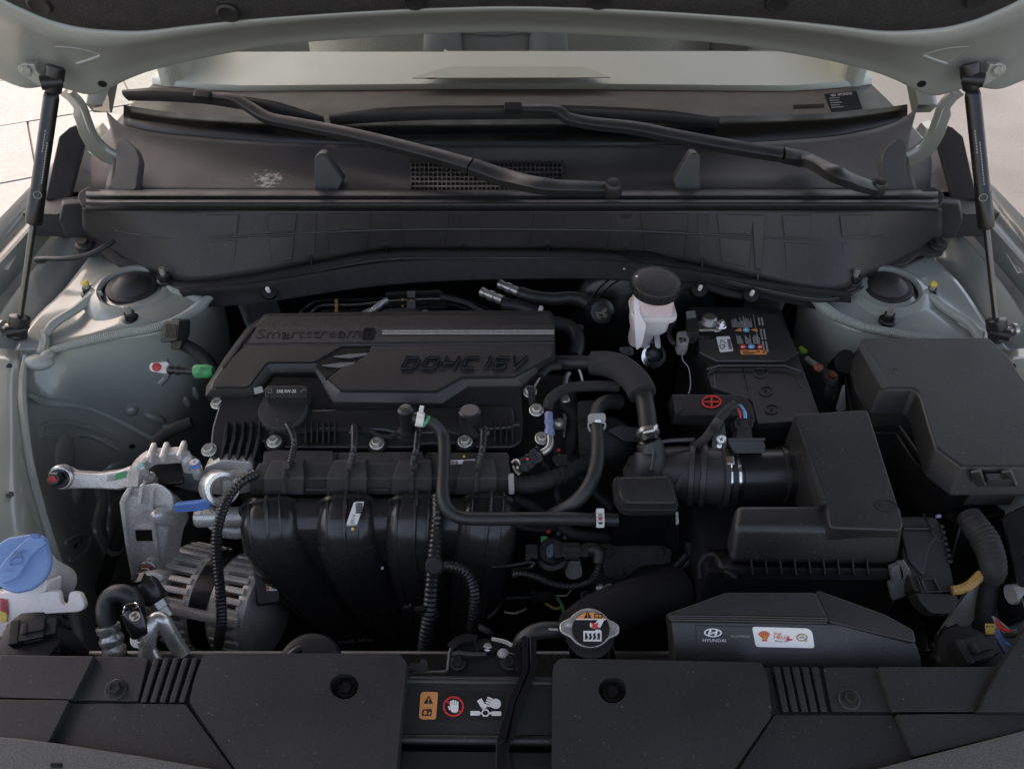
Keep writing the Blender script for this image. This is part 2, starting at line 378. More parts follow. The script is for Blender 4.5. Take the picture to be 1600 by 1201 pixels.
FRONT = [
 [(-260,520,.985),(-140,530,.985),(-40,540,.982),(5,545,.978),(30,548,.972)],
 [(-260,640,.975),(-140,640,.975),(-50,640,.972),(12,640,.964),(35,640,.950)],
 [(-260,730,.96),(-140,730,.962),(-50,728,.958),(16,724,.948),(45,720,.925)],
 [(-260,860,.94),(-140,860,.94),(-50,860,.938),(35,856,.915),(80,850,.865)],
 [(-260,1000,.89),(-140,1000,.88),(-40,1000,.86),(60,1000,.81),(125,1000,.75)],
 [(-260,1130,.84),(-120,1130,.82),(0,1128,.78),(90,1125,.72),(150,1120,.66)]]
def MX(p, s): return V((p.x*s - (.0022 if s < 0 else 0), p.y, p.z))
for s in (1, -1):
    rows = [[MX(U(*p), s) for p in r] for r in WALL]
    apron = B().grid(rows, 6, 6).mk('inner_wing', PAINT, body, solid=.0015)
    B().grid([[MX(U(*p), s) for p in r] for r in FRONT], 5, 5).mk('wing_bracket', PAINT, body, solid=.0015)
    # fender rail profile run back along the car
    prof = [(-.838,.55),(-.838,.93),(-.828,.985),(-.812,1.005),(-.796,1.0),(-.790,.986),(-.768,.984),(-.762,.998),(-.757,.997),(-.755,.962),(-.742,.955),(-.728,.958),(-.722,.978),(-.713,.985),(-.702,.980),(-.692,.968),(-.655,.962)]
    b = B(); rr = []
    for k in range(16):
        y = .845 + k*.045; dz = -.02*max(0, (.95-y))/.1*.3; inn = .012*max(0, 1.0-y)/.15
        rr.append([V((s*(x + inn*(x > -.8)), y, z + dz*(z > .9) + .02*max(0, y-1.05))) for x, z in prof])
    b.grid(rr).mk('fender_rail', PAINT, body, solid=.0015, sharp=50)
    # strut tower top: dished plate with the opening collar
    fe = [MX(U(*p), s) for p in [(20,549,.966),(62,545,.966),(150,527,.970),(250,508,.972),(300,487,.972),(330,462,.972),(345,430,.972)]]
    cap = MX(U(207,455,.975), s); rows = []
    for k in range(9):
        t = k/8; row = []
        for q in cr(fe, 5):
            back = V((q.x*(1-.06*t) , 1.16, .985)); p = q.lerp(back, t); d = (V((p.x, p.y, 0)) - V((cap.x, cap.y, 0))).length
            p.z += .010*math.exp(-(d/.075)**4) - .006*math.exp(-((p.x + s*.61)**2 + (p.y-.96)**2)/.0016) + .004*math.sin(p.x*40)*math.sin(p.y*33)
            row.append(p)
        rows.append(row)
    tow = B().grid(rows, 0, 2).mk('strut_tower', PAINT, body, solid=.0015)
    # inner side of the tower and deep wheelhouse
    e = [rows[k][-1] for k in range(9)]
    B().grid([e, [p - V((-s*.02, 0, .1)) for p in e], [p - V((-s*.05, .02, .5)) for p in e]], 0, 4).mk('tower_side', PAINT, body, solid=.0015)
    # seam sealer beads
    def bead(pp, r, rib=0, dep=.12): 
        bb = B().tube([MX(U(*p), s) for p in pp], r, 9, 6, rib=rib, dep=dep); return bb.mk('sealer_bead', SEALER, body)
    bead([(66,552,.966),(105,541,.968),(150,530,.971),(200,520,.973),(250,510,.974),(298,490,.974),(328,464,.975)], [.005,.0065,.0068,.0066,.0068,.007,.009,.006], .0026, .13)
    bead([(70,524,.972),(85,505,.978),(118,484,.980),(142,466,.983),(160,458,.986)], [.0055,.0065,.006,.007,.004])
    bead([(255,440,.985),(268,452,.982),(292,460,.978),(310,468,.975),(326,474,.968)], [.004,.006,.005,.007,.008])
    bead([(205,418,.985),(218,412,.988),(232,404,.992)], [.005,.006,.005])
    bead([(66,520,.972),(70,535,.970),(66,552,.968)], [.006,.007,.007])
    bead([(40,556,.968),(34,600,.958),(35,640,.952),(45,720,.928),(62,790,.900),(80,850,.868),(105,930,.812),(125,1000,.752)], [.003,.0055,.006,.0055,.006,.0055,.006,.006,.005])
    bead([(48,618,.935),(70,628,.905),(110,632,.885),(150,642,.86),(200,665,.83),(250,692,.80)], [.003,.0065,.0065,.005,.0055,.004])
    lum = B().ball(MX(U(60,566,.962), s), .021, .013, .010); lum.ball(MX(U(74,556,.965), s), .010, .01, .008); lum.mk('sealer_drip', SEALER, apron)
    # pressed-in stiffening beads and dimples, laid on the wall sheet itself
    if s == 1: LW = surf(apron)
    def wp(px, py, h=0):
        p, n = LW(px, py); return MX(p + n*h, s), V((n.x*s, n.y, n.z))
    for px, py, a_, b_, rt, hh in ((205,640,10,9,20,.009),(242,652,17,7,-48,.009),(268,665,16,6,-42,.009),(120,762,34,11,8,.009),(100,715,36,22,25,.007),(185,745,26,30,0,.008),(292,628,5,13,8,.007),(305,615,5,16,5,.007)):
        q, n_ = wp(px, py); S, Uu, A = frame(n_); k = (q-CAM).length/F
        X = S*math.cos(R(rt)) - Uu*math.sin(R(rt)); Y = A.cross(X)
        B().ball(q, a_*k, b_*k, hh, (X, Y, A), 24, 10).mk('pressed_bead', PAINT, apron)
    for pts, r_ in (([(68,664),(100,660),(150,672),(186,688)],0.0045),([(66,684),(90,686),(130,680),(160,690),(188,706)],0.0035),([(68,664),(64,674),(66,684)],0.0040),([(205,742),(215,735),(200,730)],0.0032),
                    ([(150,745),(158,780),(152,810),(150,830),(165,860),(180,900)],0.0112),([(165,742),(172,790),(170,830),(190,860)],0.0048),([(102,848),(120,838),(141,836)],0.0032),([(141,836),(138,855),(118,875),(108,874)],0.0032),([(20,780),(30,820),(60,880),(80,930)],0.0035),([(250,600),(262,585),(258,560)],0.0048)):
        B().tube([wp(x, y, -r_*.35)[0] for x, y in [ (p.x, p.y) for p in cr([V((x_, y_, 0)) for x_, y_ in pts], 5)]], r_, 8, 0).mk('pressed_line', PAINT, apron)
    for px, py, z in ((207,697,.835),(131,843,.80),(123,853,.80),(16,772,.945),(14,572,.972)):
        q = MX(U(px, py, z), s); B().lathe(q, V((s*.7, -.45, .55)), [(.0001,.0025),(.0032,.0025),(.0034,.002),(.0034,-.006)], 14).mk('drain_hole', BLK, apron)
    B().grid([[V((s*x, y, z - .25*max(0, .35-y)**1.5)) for x, z in ((.58,.93),(.68,.94),(.78,.93),(.84,.90),(.86,.80))] for y in (.10,.22,.36,.52,.62)], 3, 3).mk('nose_corner', PAINT, body, solid=.002)
    # flange sticker on the fender
    st = P3((0,420,.986),(17,388,.986),(14,420,.986)) 
    if s == 1:
        decal('fender_sticker', [(0,420),(16,388),(33,384),(13,421)], PZ(.9855), WHITE, body)
        decals('sticker_print', [[(4,415),(16,392),(18,391.5),(6,415)],[(8,414),(20,391),(22,390.6),(10,414)]], PZ(.9862), GREY, body)
    else:
        decal('fender_sticker', [(1571,395),(1585,394),(1604,424),(1590,427)], PZ(.9855), WHITE, body)
        decals('sticker_print', [[(1575,398),(1578,398),(1594,424),(1591,424)],[(1580,398),(1583,398),(1599,423),(1596,423)]], PZ(.9862), GREY, body)
    # outer wing skin down to the sill, A pillar
    B().grid([[V((s*x, y, z)) for y in (.25,.6,.9,1.2,1.6)] for x, z in ((-.80,.93),(-.845,.80),(-.87,.6),(-.86,.3),(-.80,.2))], 4, 4).mk('outer_wing', PAINT, body, solid=.002)
    B().sweep([V((s*-.695,1.33,1.11)), V((s*-.68,1.55,1.26)), V((s*-.62,2.0,1.50)), V((s*-.6,2.3,1.56))], [(-.016,-.012),(.016,-.012),(.018,.008),(.006,.014),(-.016,.012)]).mk('windscreen_pillar', PAINT, body)
# firewall with felt insulation, floor tray, nose, roof
B().grid([[V((x, 1.155 - .05*abs(x), z)) for x in (-.62,-.3,0,.3,.62)] for z in (1.04,.9,.7,.4)], 3, 2).mk('firewall', BLK, body, solid=.004)
fel = [[(280,450,1.0),(400,440,1.0),(600,410,1.0),(800,404,1.0),(1000,410,1.0),(1200,440,1.0),(1330,455,1.0)],
       [(290,462,.972),(400,458,.978),(600,430,.984),(800,424,.984),(1000,428,.984),(1200,455,.976),(1330,475,.97)],
       [(300,478,.955),(400,474,.965),(600,446,.972),(800,437,.976),(1000,440,.976),(1200,468,.965),(1330,492,.95)]]
fl = B().grid([UU(r) for r in fel], 6, 4).mk('insulation_felt', FELT, body, solid=.006)
for px, py in ((420,455),(665,420),(907,421),(1093,452),(1174,460)):
    q = U(px, py, .985); b = B().lathe(q, TOCAM(q) + V((0,0,.4)), [(.012,-.004),(.011,.001),(.0001,.0012)], 18); b.mk('felt_washer', BLK, fl)
    B().lathe(q, V((0,-.45,.9)), [(.003,-.004),(.003,.008),(.0022,.0095),(.0001,.0095)], 10).mk('stud', TANK, fl)
for px, py in ((613,414),(975,418)):
    q = U(px, py, .992); B().ball(q, .0055, .0055, .0035).mk('push_pin', TANK, fl)
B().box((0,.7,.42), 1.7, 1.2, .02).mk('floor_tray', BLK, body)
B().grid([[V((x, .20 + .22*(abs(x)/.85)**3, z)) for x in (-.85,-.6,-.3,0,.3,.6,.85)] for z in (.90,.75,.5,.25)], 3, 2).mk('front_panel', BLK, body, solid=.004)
B().grid([[V((x, y, 1.60 - .04*(x/.6)**2 - .05*((y-2.8)/.7)**2)) for x in (-.62,-.3,0,.3,.62)] for y in (2.5,2.7,3.0,3.4)], 3, 3).mk('roof', PAINT, body, solid=.02)
# rubber-edged side trims at the windscreen corners
for s in (1, -1):
    M_ = (lambda l: l) if s == 1 else mir
    B().slab(rp(M_([(32,333),(74,309),(121,308),(100,318),(92,335)]), 4), PZ(1.035), .04, V((0,.01,-.045)), .0).mk('corner_trim', COWL, body, bev=.003)
    B().slab(M_([(93,345),(98,320),(128,318),(170,330),(172,372),(104,372)]), P3(*M_([(93,345,1.03),(128,318,1.05),(172,372,.985)])), .02).mk('corner_filler', COWL, body, bev=.003)
    B().slab(M_([(70,310),(92,212),(108,198),(124,192),(136,206),(130,232),(108,312)]), P3(*M_([(76,308,1.04),(96,208,1.10),(128,230,1.08)])), .02).mk('wing_seal', COWL, body, bev=.004)
    B().slab(M_([(112,300),(128,232),(150,244),(160,256),(152,300)]), P3(*M_([(112,300,1.03),(128,232,1.05),(160,256,1.03)])), .01).mk('hinge_well', BLK, body)

# ================= CABIN BEHIND THE GLASS =================
dash = thing('dashboard', 'dark brown dashboard under the windscreen with a pale grey-green strip along its rear', 'dashboard', (0, 1.5, .9))
B().grid([[V((x, y - .05*(x/.6)**2*(-1), z)) for x in (-.72,-.4,0,.4,.72)] for y, z in ((1.14,1.02),(1.25,1.045),(1.4,1.052),(1.56,1.05),(1.585,1.05))], 4, 3).mk('dash_base', DASHD, dash, solid=.02)
b = B(); pr = []
for k in range(25):
    x = -.72 + k*.06; e = abs(x)/.72; y0 = 1.588 - .02*e + .10*max(0, e-.72)**1.5*3; pr.append([V((x, y0, 1.051)), V((x, y0+.006, 1.060)), V((x, y0+.035, 1.064)), V((x, y0+.04, 1.058)), V((x, 1.735, 1.075)), V((x, 1.76, 1.06))])
b.grid(pr).mk('dash_strip', DASHL, dash, solid=.004)
B().slab(rp([(640,122),(700,104),(910,104),(958,121)], 8), PZ(1.0745), .002).mk('reflection_patch', pm('reflection_and_pad_grey', (.58,.60,.56), .8, grain=.6, gs=300), dash, bev=.001)  # duller trapezoid laid on the dash strip to imitate a windscreen reflection
B().slab(rp([(665,121),(675,114),(682,121)], 2), PZ(1.082), .004).mk('light_sensor', TANK, dash, bev=.002)
B().slab([(694,74),(700,79),(1240,79),(1240,96),(690,96)], PZ(1.069), .012).mk('dash_top_pad', MATS['reflection_and_pad_grey'], dash, bev=.004)
B().box((0,2.9,1.0), 1.45, .1, 1.0).mk('rear_bulkhead', pm('cabin_trim', (.6,.6,.55), .7, var=.06), body)
B().box((0,2.3,.5), 1.45, 1.2, .05).mk('cabin_floor', DASHD, body)
for s in (-1, 1): B().box((s*.68,2.15,.85), .05, 1.1, .62).mk('door_trim', MATS['cabin_trim'], body, bev=.02)
def seat(px0, px1, lab):
    y = 2.35; x0, x1 = U(px0, 60, y=y).x, U(px1, 60, y=y).x; c = (x0+x1)/2; wd = x1-x0
    t = bpy.data.objects.new('front_seat', None); link(t, body, (c, y, .6)); t['label'] = lab
    B().box((c, y, .90), wd*.62, .10, .62).mk('backrest', SEAT, t, bev=.03, seg=4)
    for k in (-1, 1): B().tube([V((c+k*wd*.40, y-.04, .62)), V((c+k*wd*.43, y-.05, .9)), V((c+k*wd*.36, y-.01, 1.18))], [.04,.055,.035], 12, 5).mk('side_bolster', SEAT, t)
    B().box((c, y-.01, 1.28), wd*.4, .09, .15).mk('headrest', SEAT, t, bev=.03, seg=4)
    B().box((c, y-.25, .62), wd*.8, .45, .12).mk('cushion', SEAT, t, bev=.03, seg=4)
    b = B()
    for z in (.86, .95, 1.04, 1.12): b.tube([V((c-wd*.29, y-.052, z)), V((c, y-.054, z-.006)), V((c+wd*.29, y-.052, z))], .0035, 6, 3)
    b.mk('seat_seam', GREY, t)
seat(680, 870, 'pale leather front seat seen through the middle of the windscreen')
seat(1060, 1260, 'pale leather front seat seen through the windscreen nearer the square sticker')
# ================= WINDSCREEN =================
def WS(x, y): return 1.115 + .55*(y - 1.18 - .29*x*x)
def Wh(px, py, off=0):
    r = ray(px, py); lo, hi = .3, 4
    for _ in range(50):
        m = (lo+hi)/2; p = CAM + r*m
        if p.z > WS(p.x, p.y) + off: lo = m
        else: hi = m
    return CAM + r*lo
ws = thing('windscreen', 'curved glass windscreen with a black band along its lower edge', 'windscreen', (0, 1.2, 1.1))
rows = []
for k in range(9):
    t = k/8*.85; rows.append([V((x, 1.175 + .29*x*x + t, 1.1122 + .55*t)) for x in [(-.70 + .0875*i)*(1-.12*t/.85) for i in range(17)]])
B().grid(rows).mk('glass', GLASS, ws)
top = [(193,164),(250,173),(300,178),(400,183),(500,186),(700,187),(900,185),(1100,182),(1280,178),(1360,171),(1418,163)]
bot = [(193,196),(240,207),(300,214),(400,222),(500,226),(700,228),(900,228),(1100,226),(1280,216),(1360,203),(1418,188)]
B().grid([[Wh(*p, -.004) for p in top], [Wh(*p, -.004) for p in bot]], 4, 3).mk('black_band', INK, ws, solid=.001)
def wdec(name, pts, mat, par, off): return B().poly([Wh(*p, off) for p in pts]).mk(name, mat, par, flat=True)
stk = wdec('corner_sticker', [(1287,147),(1338,142),(1348,171),(1299,176)], INK, ws, .003)
class WP:
    def off(s, h): return s
    def hit(s, px, py): return Wh(px, py, .0045)
text('sticker_text', 'HYUNDAI', 1320, 147, 22, 4.2, WP(), WHITE, stk, ang=-5)
b = B()
b.add([Wh(*p, .0045) for p in ell(1302, 149, 4.5, 2.2, 16)], [tuple(range(16))])
for k in range(5): b.poly([Wh(x, y, .0045) for x, y in rot2(rect(1296 + k*.6, 153 + k*3.6, (17,15,18,14,19)[k], 1.2), 1300, 160, -4)])
b.mk('sticker_print', GREY, stk, flat=True)
vin = wdec('number_strip', [(1239,164),(1288,162),(1288,169),(1240,171)], GREYD, ws, -.004)
b = B()
for k in range(14): b.poly([Wh(x, y, -.0025) for x, y in rect(1243 + k*3, 165.5 - k*.12, 1.8, 2.6)])
b.mk('number_print', GREY, vin, flat=True)

# ================= WIPERS =================
def blade(t, pts, hs):
    P = [Wh(px, py, h) for (px, py), h in zip(pts, hs)]
    B().sweep(P, [(-.0085,-.006),(.0085,-.006),(.0085,.003),(.003,.0105),(-.003,.0105),(-.0085,.003)], V((0,-.47,.88)), 6, [.55,1,1.05,1,1,.9,.45]).mk('blade_spoiler', PLD, t, sharp=50)
    B().sweep([p - V((0,-.47,.88))*.009 for p in P], [(-.002,-.006),(.002,-.006),(.004,.004),(-.004,.004)], V((0,-.47,.88)), 6).mk('wiping_rubber', RUB, t)
def arm(t, pts, prof, scl):
    P = [(Wh(p[0], p[1], p[2]) if len(p) == 3 else U(p[0], p[1], p[3])) for p in pts]
    B().sweep(P, prof, V((0,-.35,.93)), 6, scl).mk('arm', PLD, t, sharp=45); return P
AP = [(-.009,-.006),(.009,-.006),(.009,.0032),(.0068,.0052),(-.0068,.0052),(-.009,.0032)]
wp = thing('wiper', 'black wiper whose arm runs down across the cowl vent grille to the middle', 'wiper', U(950,294,1.11))
blade(wp, [(194,146),(250,147),(315,151),(370,159),(430,167),(504,186)], [.028,.028,.028,.026,.024,.02])
P = arm(wp, [(318,149,.042),(362,153,.042),(388,166,.038),(420,184,.036),(470,194,.038),(560,212,.044),(660,237,.055),(735,258,.066)], AP, [.5,.75,.9,.95,1,1.05,1.1,1.15])
B().sweep([Wh(737,259,.066), Wh(790,277,.07), U(850,290,1.125), U(905,293,1.115), U(955,294,1.108)], AP, V((0,-.35,.93)), 6, [1.25,1.35,1.2,1.1,1.0]).mk('arm_head', PLD, wp, sharp=45)
q = U(958,293,1.112); B().lathe(q, (0,-.25,.97), [(.013,-.01),(.013,.004),(.010,.009),(.0001,.010)], 20).mk('pivot_cap', PLS, wp)
B().bar(Wh(306,149,.043), Wh(330,151,.043), .014, .013, (0,-.47,.88)).mk('blade_clip', PLS, wp, bev=.002)
wp = thing('wiper', 'black wiper whose arm runs down to the cowl corner nearer the square sticker', 'wiper', U(1370,292,1.1))
blade(wp, [(516,185),(580,180),(660,176),(760,175),(860,174),(980,178),(1060,183),(1123,189)], [.018,.024,.026,.026,.026,.026,.024,.02])
arm(wp, [(800,170,.042),(838,170,.042),(870,172,.042),(888,184,.038),(925,192,.038),(990,199,.040),(1060,213,.044),(1140,228,.05),(1222,241,.058)], AP, [.5,.7,.85,.95,1,1.05,1.1,1.15,1.15])
B().sweep([Wh(1224,241,.058), Wh(1262,250,.06), U(1300,268,1.14), U(1336,284,1.125), U(1368,294,1.11)], AP, V((0,-.35,.93)), 6, [1.25,1.3,1.25,1.15,1.0]).mk('arm_head', PLD, wp, sharp=45)
q = U(1372,291,1.112); B().lathe(q, (0,-.25,.97), [(.012,-.01),(.012,.004),(.009,.009),(.0001,.010)], 20).mk('pivot_cap', PLS, wp)
B().bar(Wh(788,169,.043), Wh(815,169,.043), .014, .013, (0,-.47,.88)).mk('blade_clip', PLS, wp, bev=.002)

# ================= COWL TOP COVER =================
cw = thing('cowl_cover', 'wide black cowl top cover below the windscreen with a vent grille and dried white dirt', 'cowl cover', (0, 1.13, 1.08))
backr = [Wh(x, y, .004) for x, y in ((165,172),(193,198),(240,209),(300,216),(400,224),(500,228),(700,230),(900,230),(1100,228),(1280,218),(1360,205),(1405,190),(1432,172))]
backr[0].z -= .004
midr = UU([(178,235,1.098),(205,250,1.095),(250,255,1.093),(300,258,1.092),(400,262,1.092),(500,262,1.092),(700,262,1.092),(900,262,1.092),(1100,262,1.092),(1280,258,1.092),(1360,250,1.093),(1392,245,1.095),(1418,238,1.098)])
frr = UU([(165,300,1.084)]+[(x,302,1.085) for x in (205,250,300,400,500,700,900,1100,1280,1360,1392)]+[(1432,300,1.084)])
# dried dirt patch material (the stain stays where the dirt is)
dm = COWL.copy(); dm.name = 'stained_cowl_plastic'; t_ = dm.node_tree; N = t_.nodes; L_ = t_.links; pb = N['Principled BSDF']; src = pb.inputs['Base Color'].links[0].from_socket
panel = B().grid([backr, midr, frr], 5, 6).mk('top_panel', dm, cw, solid=.003)
geo = N.new('ShaderNodeNewGeometry'); sub = N.new('ShaderNodeVectorMath'); sub.operation = 'DISTANCE'; sub.inputs[1].default_value = U(422,281,1.09)
L_.new(geo.outputs['Position'], sub.inputs[0]); nz = N.new('ShaderNodeTexNoise'); nz.inputs['Scale'].default_value = 150; nz.inputs['Detail'].default_value = 8; L_.new(geo.outputs['Position'], nz.inputs['Vector'])
mr = N.new('ShaderNodeMapRange'); mr.inputs[1].default_value = .015; mr.inputs[2].default_value = .065; mr.inputs[3].default_value = .56; mr.inputs[4].default_value = 0; L_.new(sub.outputs['Value'], mr.inputs[0])
ad = N.new('ShaderNodeMath'); ad.operation = 'ADD'; L_.new(mr.outputs[0], ad.inputs[0]); L_.new(nz.outputs[0], ad.inputs[1])
m2 = N.new('ShaderNodeMapRange'); m2.inputs[1].default_value = .98; m2.inputs[2].default_value = 1.22; L_.new(ad.outputs[0], m2.inputs[0])
mx = N.new('ShaderNodeMixRGB'); mx.inputs[2].default_value = (.42,.39,.34,1); L_.new(m2.outputs[0], mx.inputs[0]); L_.new(src, mx.inputs[1]); L_.new(mx.outputs[0], pb.inputs['Base Color'])
# vent grille: recessed dark well with real bars
gp = PX(246,1.0965,300,1.0895)
well = B().slab([(642,247),(878,247),(878,299),(640,299)], gp.off(.001), .002).mk('grille_well', BLK, cw, flat=True)
b = B(); n = 34
for k in range(n+1):
    x = 642 + 236*k/n; b.slab(rect(x-.8, 247, 1.6, 52), gp.off(.0045), .003)
for k in range(8):
    y = 247 + 52*k/7.; b.slab(rect(641, y-.8, 238, 1.6), gp.off(.0035), .002)
tag(b.mk('vent_grille', PLG, cw, flat=True), kind='stuff')
for pts in ([(491,298),(491,246),(497,240),(507,240),(512,247),(536,282),(529,299)], [(1095,299),(1094,245),(1089,239),(1081,239),(1075,247),(1052,284),(1056,299)]):
    B().slab(rp(pts, 4), P3((491,298,1.088),(600,298,1.088),(505,243,1.135)), .022, V((0,.024,-.004))).mk('bonnet_stop', PLD, cw, bev=.003, seg=3)
for s in (1, -1):
    M_ = (lambda l: l) if s == 1 else mir
    B().slab(rp(M_([(181,222),(192,214),(212,232),(218,250),(212,296),(170,296),(180,270)]), 5), P3(*M_([(181,222,1.13),(170,296,1.085),(218,250,1.12)])), .012).mk('end_fin', COWL, cw, bev=.003)
# rubber hood seal along the front edge of the cover
seal = thing('hood_seal', 'long black rubber hood seal strip running the full width of the cowl edge', 'rubber seal', (0, 1.05, 1.09))
def xs(px0, px1, rows_, n=12): return [[U(px0 + (px1-px0)*i/n, py, z) for py, z in rows_] for i in range(n+1)]
bow = lambda px: 0
b = B(); pr = [(296,1.089),(298,1.095),(302,1.0975),(306,1.0965),(309,1.092),(311,1.091),(313,1.094),(316,1.0945),(319,1.0905),(321,1.089),(324,1.088),(330,1.079)]
b.grid(xs(134,1466,pr,20)).mk('seal_lip', RUB, seal, solid=.0025, sharp=60)
for s in (1, -1):
    M_ = (lambda l: l) if s == 1 else mir
    B().slab(rp(M_([(122,300),(138,290),(160,297),(154,318),(150,326),(126,322),(120,308)]), 4), PX(290,1.10,326,1.082), .014).mk('seal_end', RUB, seal, bev=.004)

# ================= COWL FRONT BAFFLE =================
bf = thing('cowl_baffle', 'wide black plastic baffle panel hanging below the hood seal with moulded grid lines', 'baffle panel', (0, 1.04, 1.0))
bx = [128,160,220,300,400,500,600,700,800,900,1000,1100,1200,1300,1380,1440,1472]
bt_ = [326]*17
bb_ = [366,386,420,440,427,407,390,388,388,389,397,414,438,455,420,392,372]
bm_ = [345,356,368,375,368,363,359,358,358,359,361,366,372,376,368,358,348]
r0 = [U(x, 327, 1.082) for x in bx]; r1 = [U(x, y, 1.045) for x, y in zip(bx, bm_)]
r2 = [U(x, y, .985 + .02*(1-abs(x-800)/700)) for x, y in zip(bx, bb_)]
r3 = [U(x, y + (13 if 300 < x < 1300 else 9), .983 + .02*(1-abs(x-800)/700)) for x, y in zip(bx, bb_)]
face = B().grid([r0, r1, r2], 4, 6).mk('face', COWL, bf, solid=.003)
B().grid([r2, r3, [p + V((0,-.004,-.006)) for p in r3]], 4, 2).mk('lower_lip', COWL, bf, solid=.003)
B().tube([p + V((0,-.003,-.001)) for p in r3], .0022, 6, 4).mk('lip_edge', COWL, bf)
def bfp(px, t):        # point on the baffle face at column px, 0 at the top to 1 at the bottom
    i = max(0, min(len(bx)-2, next((k-1 for k in range(1, len(bx)) if bx[k] >= px), len(bx)-2))); f = (px-bx[i])/(bx[i+1]-bx[i])
    a, m_, c = r0[i].lerp(r0[i+1], f), r1[i].lerp(r1[i+1], f), r2[i].lerp(r2[i+1], f)
    return a.lerp(m_, t*2) if t < .5 else m_.lerp(c, t*2-1)
tk = [486, 603, 725, 856, 978, 1098]
for k, x in enumerate([300, 395] + tk + [1200, 1290]):      # raised pads of the moulded grid
    nx = ([300,395]+tk+[1200,1290,1385])[k+1]
    w0, w1 = x + 22, nx - 22
    for ta, tb in ((.10,.46),(.54,.90)):
        rws = [[bfp(w0 + (4*(tb>.6)+4*(t_-ta)/(tb-ta)) + (w1-w0-2*(4*(tb>.6)+4*(t_-ta)/(tb-ta)))*u_/6, t_) for u_ in range(7)] for t_ in (ta, (ta+tb)/2, tb)]
        rws = [[p + TOCAM(p)*.0026 for p in r_] for r_ in rws]
        ed = rws[0] + [r_[-1] for r_ in rws[1:]] + rws[-1][-2::-1] + [r_[0] for r_ in rws[-2:0:-1]]
        B().grid(rws).add(ed + [p - TOCAM(p)*.006 for p in ed], [(i, (i+1)%len(ed), (i+1)%len(ed)+len(ed), i+len(ed)) for i in range(len(ed))]).mk('raised_pad', COWL, bf, bev=.0011, seg=2, ang=60)
for x in tk + [1185]:
    qd = [bfp(x-10, .1), bfp(x+10, .1), bfp(x+5, .9), bfp(x-5, .9)]; nn = TOCAM(qd[0])
    B().prism([p + nn*.0014 for p in qd], [p - nn*.004 for p in qd]).mk('rib', COWL, bf, bev=.001, seg=1)
    a = bfp(x, .86); c = bfp(x, 1.0) + V((0,-.002,-.006)); nn = TOCAM(a)
    B().prism([a + nn*.004, c + V((.0016,0,0)) + nn*.006, c - V((.0016,0,0)) + nn*.006], [a - nn*.004, c + V((.0016,0,0)) - nn*.002, c - V((.0016,0,0)) - nn*.002]).mk('notch', BLK, bf, flat=True)
B().tube([bfp(x, .5) + TOCAM(bfp(x,.5))*.0006 for x in range(180, 1430, 50)], .0016, 6, 3).mk('crease', COWL, bf)
for s in (1, -1):
    M_ = (lambda l: l) if s == 1 else mir
    B().slab(rp(M_([(118,384),(124,373),(140,369),(160,372),(168,384),(190,402),(230,413),(280,420),(282,428),(220,420),(182,411),(158,393),(140,397),(122,394)]), 3), PX(372,1.002,425,.99), .008).mk('mounting_tab', COWL, bf, bev=.003)
    q = U(*(M_([(133,383)])[0]), .999); B().lathe(q + V((0,-.002,.002)), (0,-.2,.97), [(.014,0),(.013,.003),(.008,.004),(.007,.008),(.0001,.008)], 18).mk('push_pin', PLD, bf)

# ================= HOOD =================
hd = thing('hood', 'raised pale grey-green hood seen from below with its curved rear edge', 'hood', (0, 1.0, 1.3))
hc = [((-330,-200),(-330,20)),((-180,-120),(-160,55)),((-80,-60),(-60,98)),((-20,-20),(0,124)),((15,0),(40,138)),((45,14),(78,134)),((80,28),(105,140)),((125,39),(140,148)),((180,44),(172,138)),((230,44),(200,124)),((300,36),(245,108)),((400,26),(335,87)),((500,19),(450,69)),((600,13),(560,60)),((700,9),(680,53)),((800,7),(800,50))]
hc = hc + [((1600-a[0], a[1]), (1600-b_[0], b_[1]+1.5)) for a, b_ in hc[-2::-1]]
def yb(px): return 1.065 - .035*(abs(px-800)/800)**2
H0 = [U(a[0], a[1], y=yb(a[0])-.055) for a, b_ in hc]; H3 = [U(b_[0], b_[1], y=yb(b_[0])) for a, b_ in hc]
def hmix(t, push): 
    o = []
    for (a, b_), p, q in zip(hc, H0, H3):
        m_ = p.lerp(q, t); o.append(m_ + TOCAM(m_)*push)
    return o
skin = B().grid([H0, hmix(.10,.010), hmix(.24,.014), hmix(.40,.004), hmix(.7,-.004), hmix(.93,0), H3, [p + V((0,.004,.006)) for p in H3], [p + V((0,.0,.022)) for p in H3]], 4, 3).mk('inner_panel', PAINT, hd, sharp=70)
DIRH = V((0,-.52,.85))
H0f = [p + V((0,.004,.004)) for p in H0]
pad = B().grid([[p + V((0,-.002,-.002)) for p in H0f], [p + DIRH*.02 + V((0,-.012,-.004)) for p in H0f], [p + DIRH*.25 + V((0,-.015,0)) for p in H0f], [p + DIRH*.6 for p in H0f], [V((p.x*.93, .50, 2.02)) for p in H0f]], 3, 4).mk('insulation_pad', pm('hood_felt', (.044,.041,.0405), .95, grain=1, gs=330, vs=60, var=.3, spec=.2, fine=.14, fs=420), hd, solid=.006)
B().grid([[V((x, y + .06*(abs(x)/.8)**2*0, z)) for x in (-.84,-.5,0,.5,.84)] for y, z in ((1.10,1.345),(.98,1.55),(.78,1.86),(.55,2.15),(.47,2.2))], 4, 3).mk('outer_skin', PAINT, hd, solid=.003)
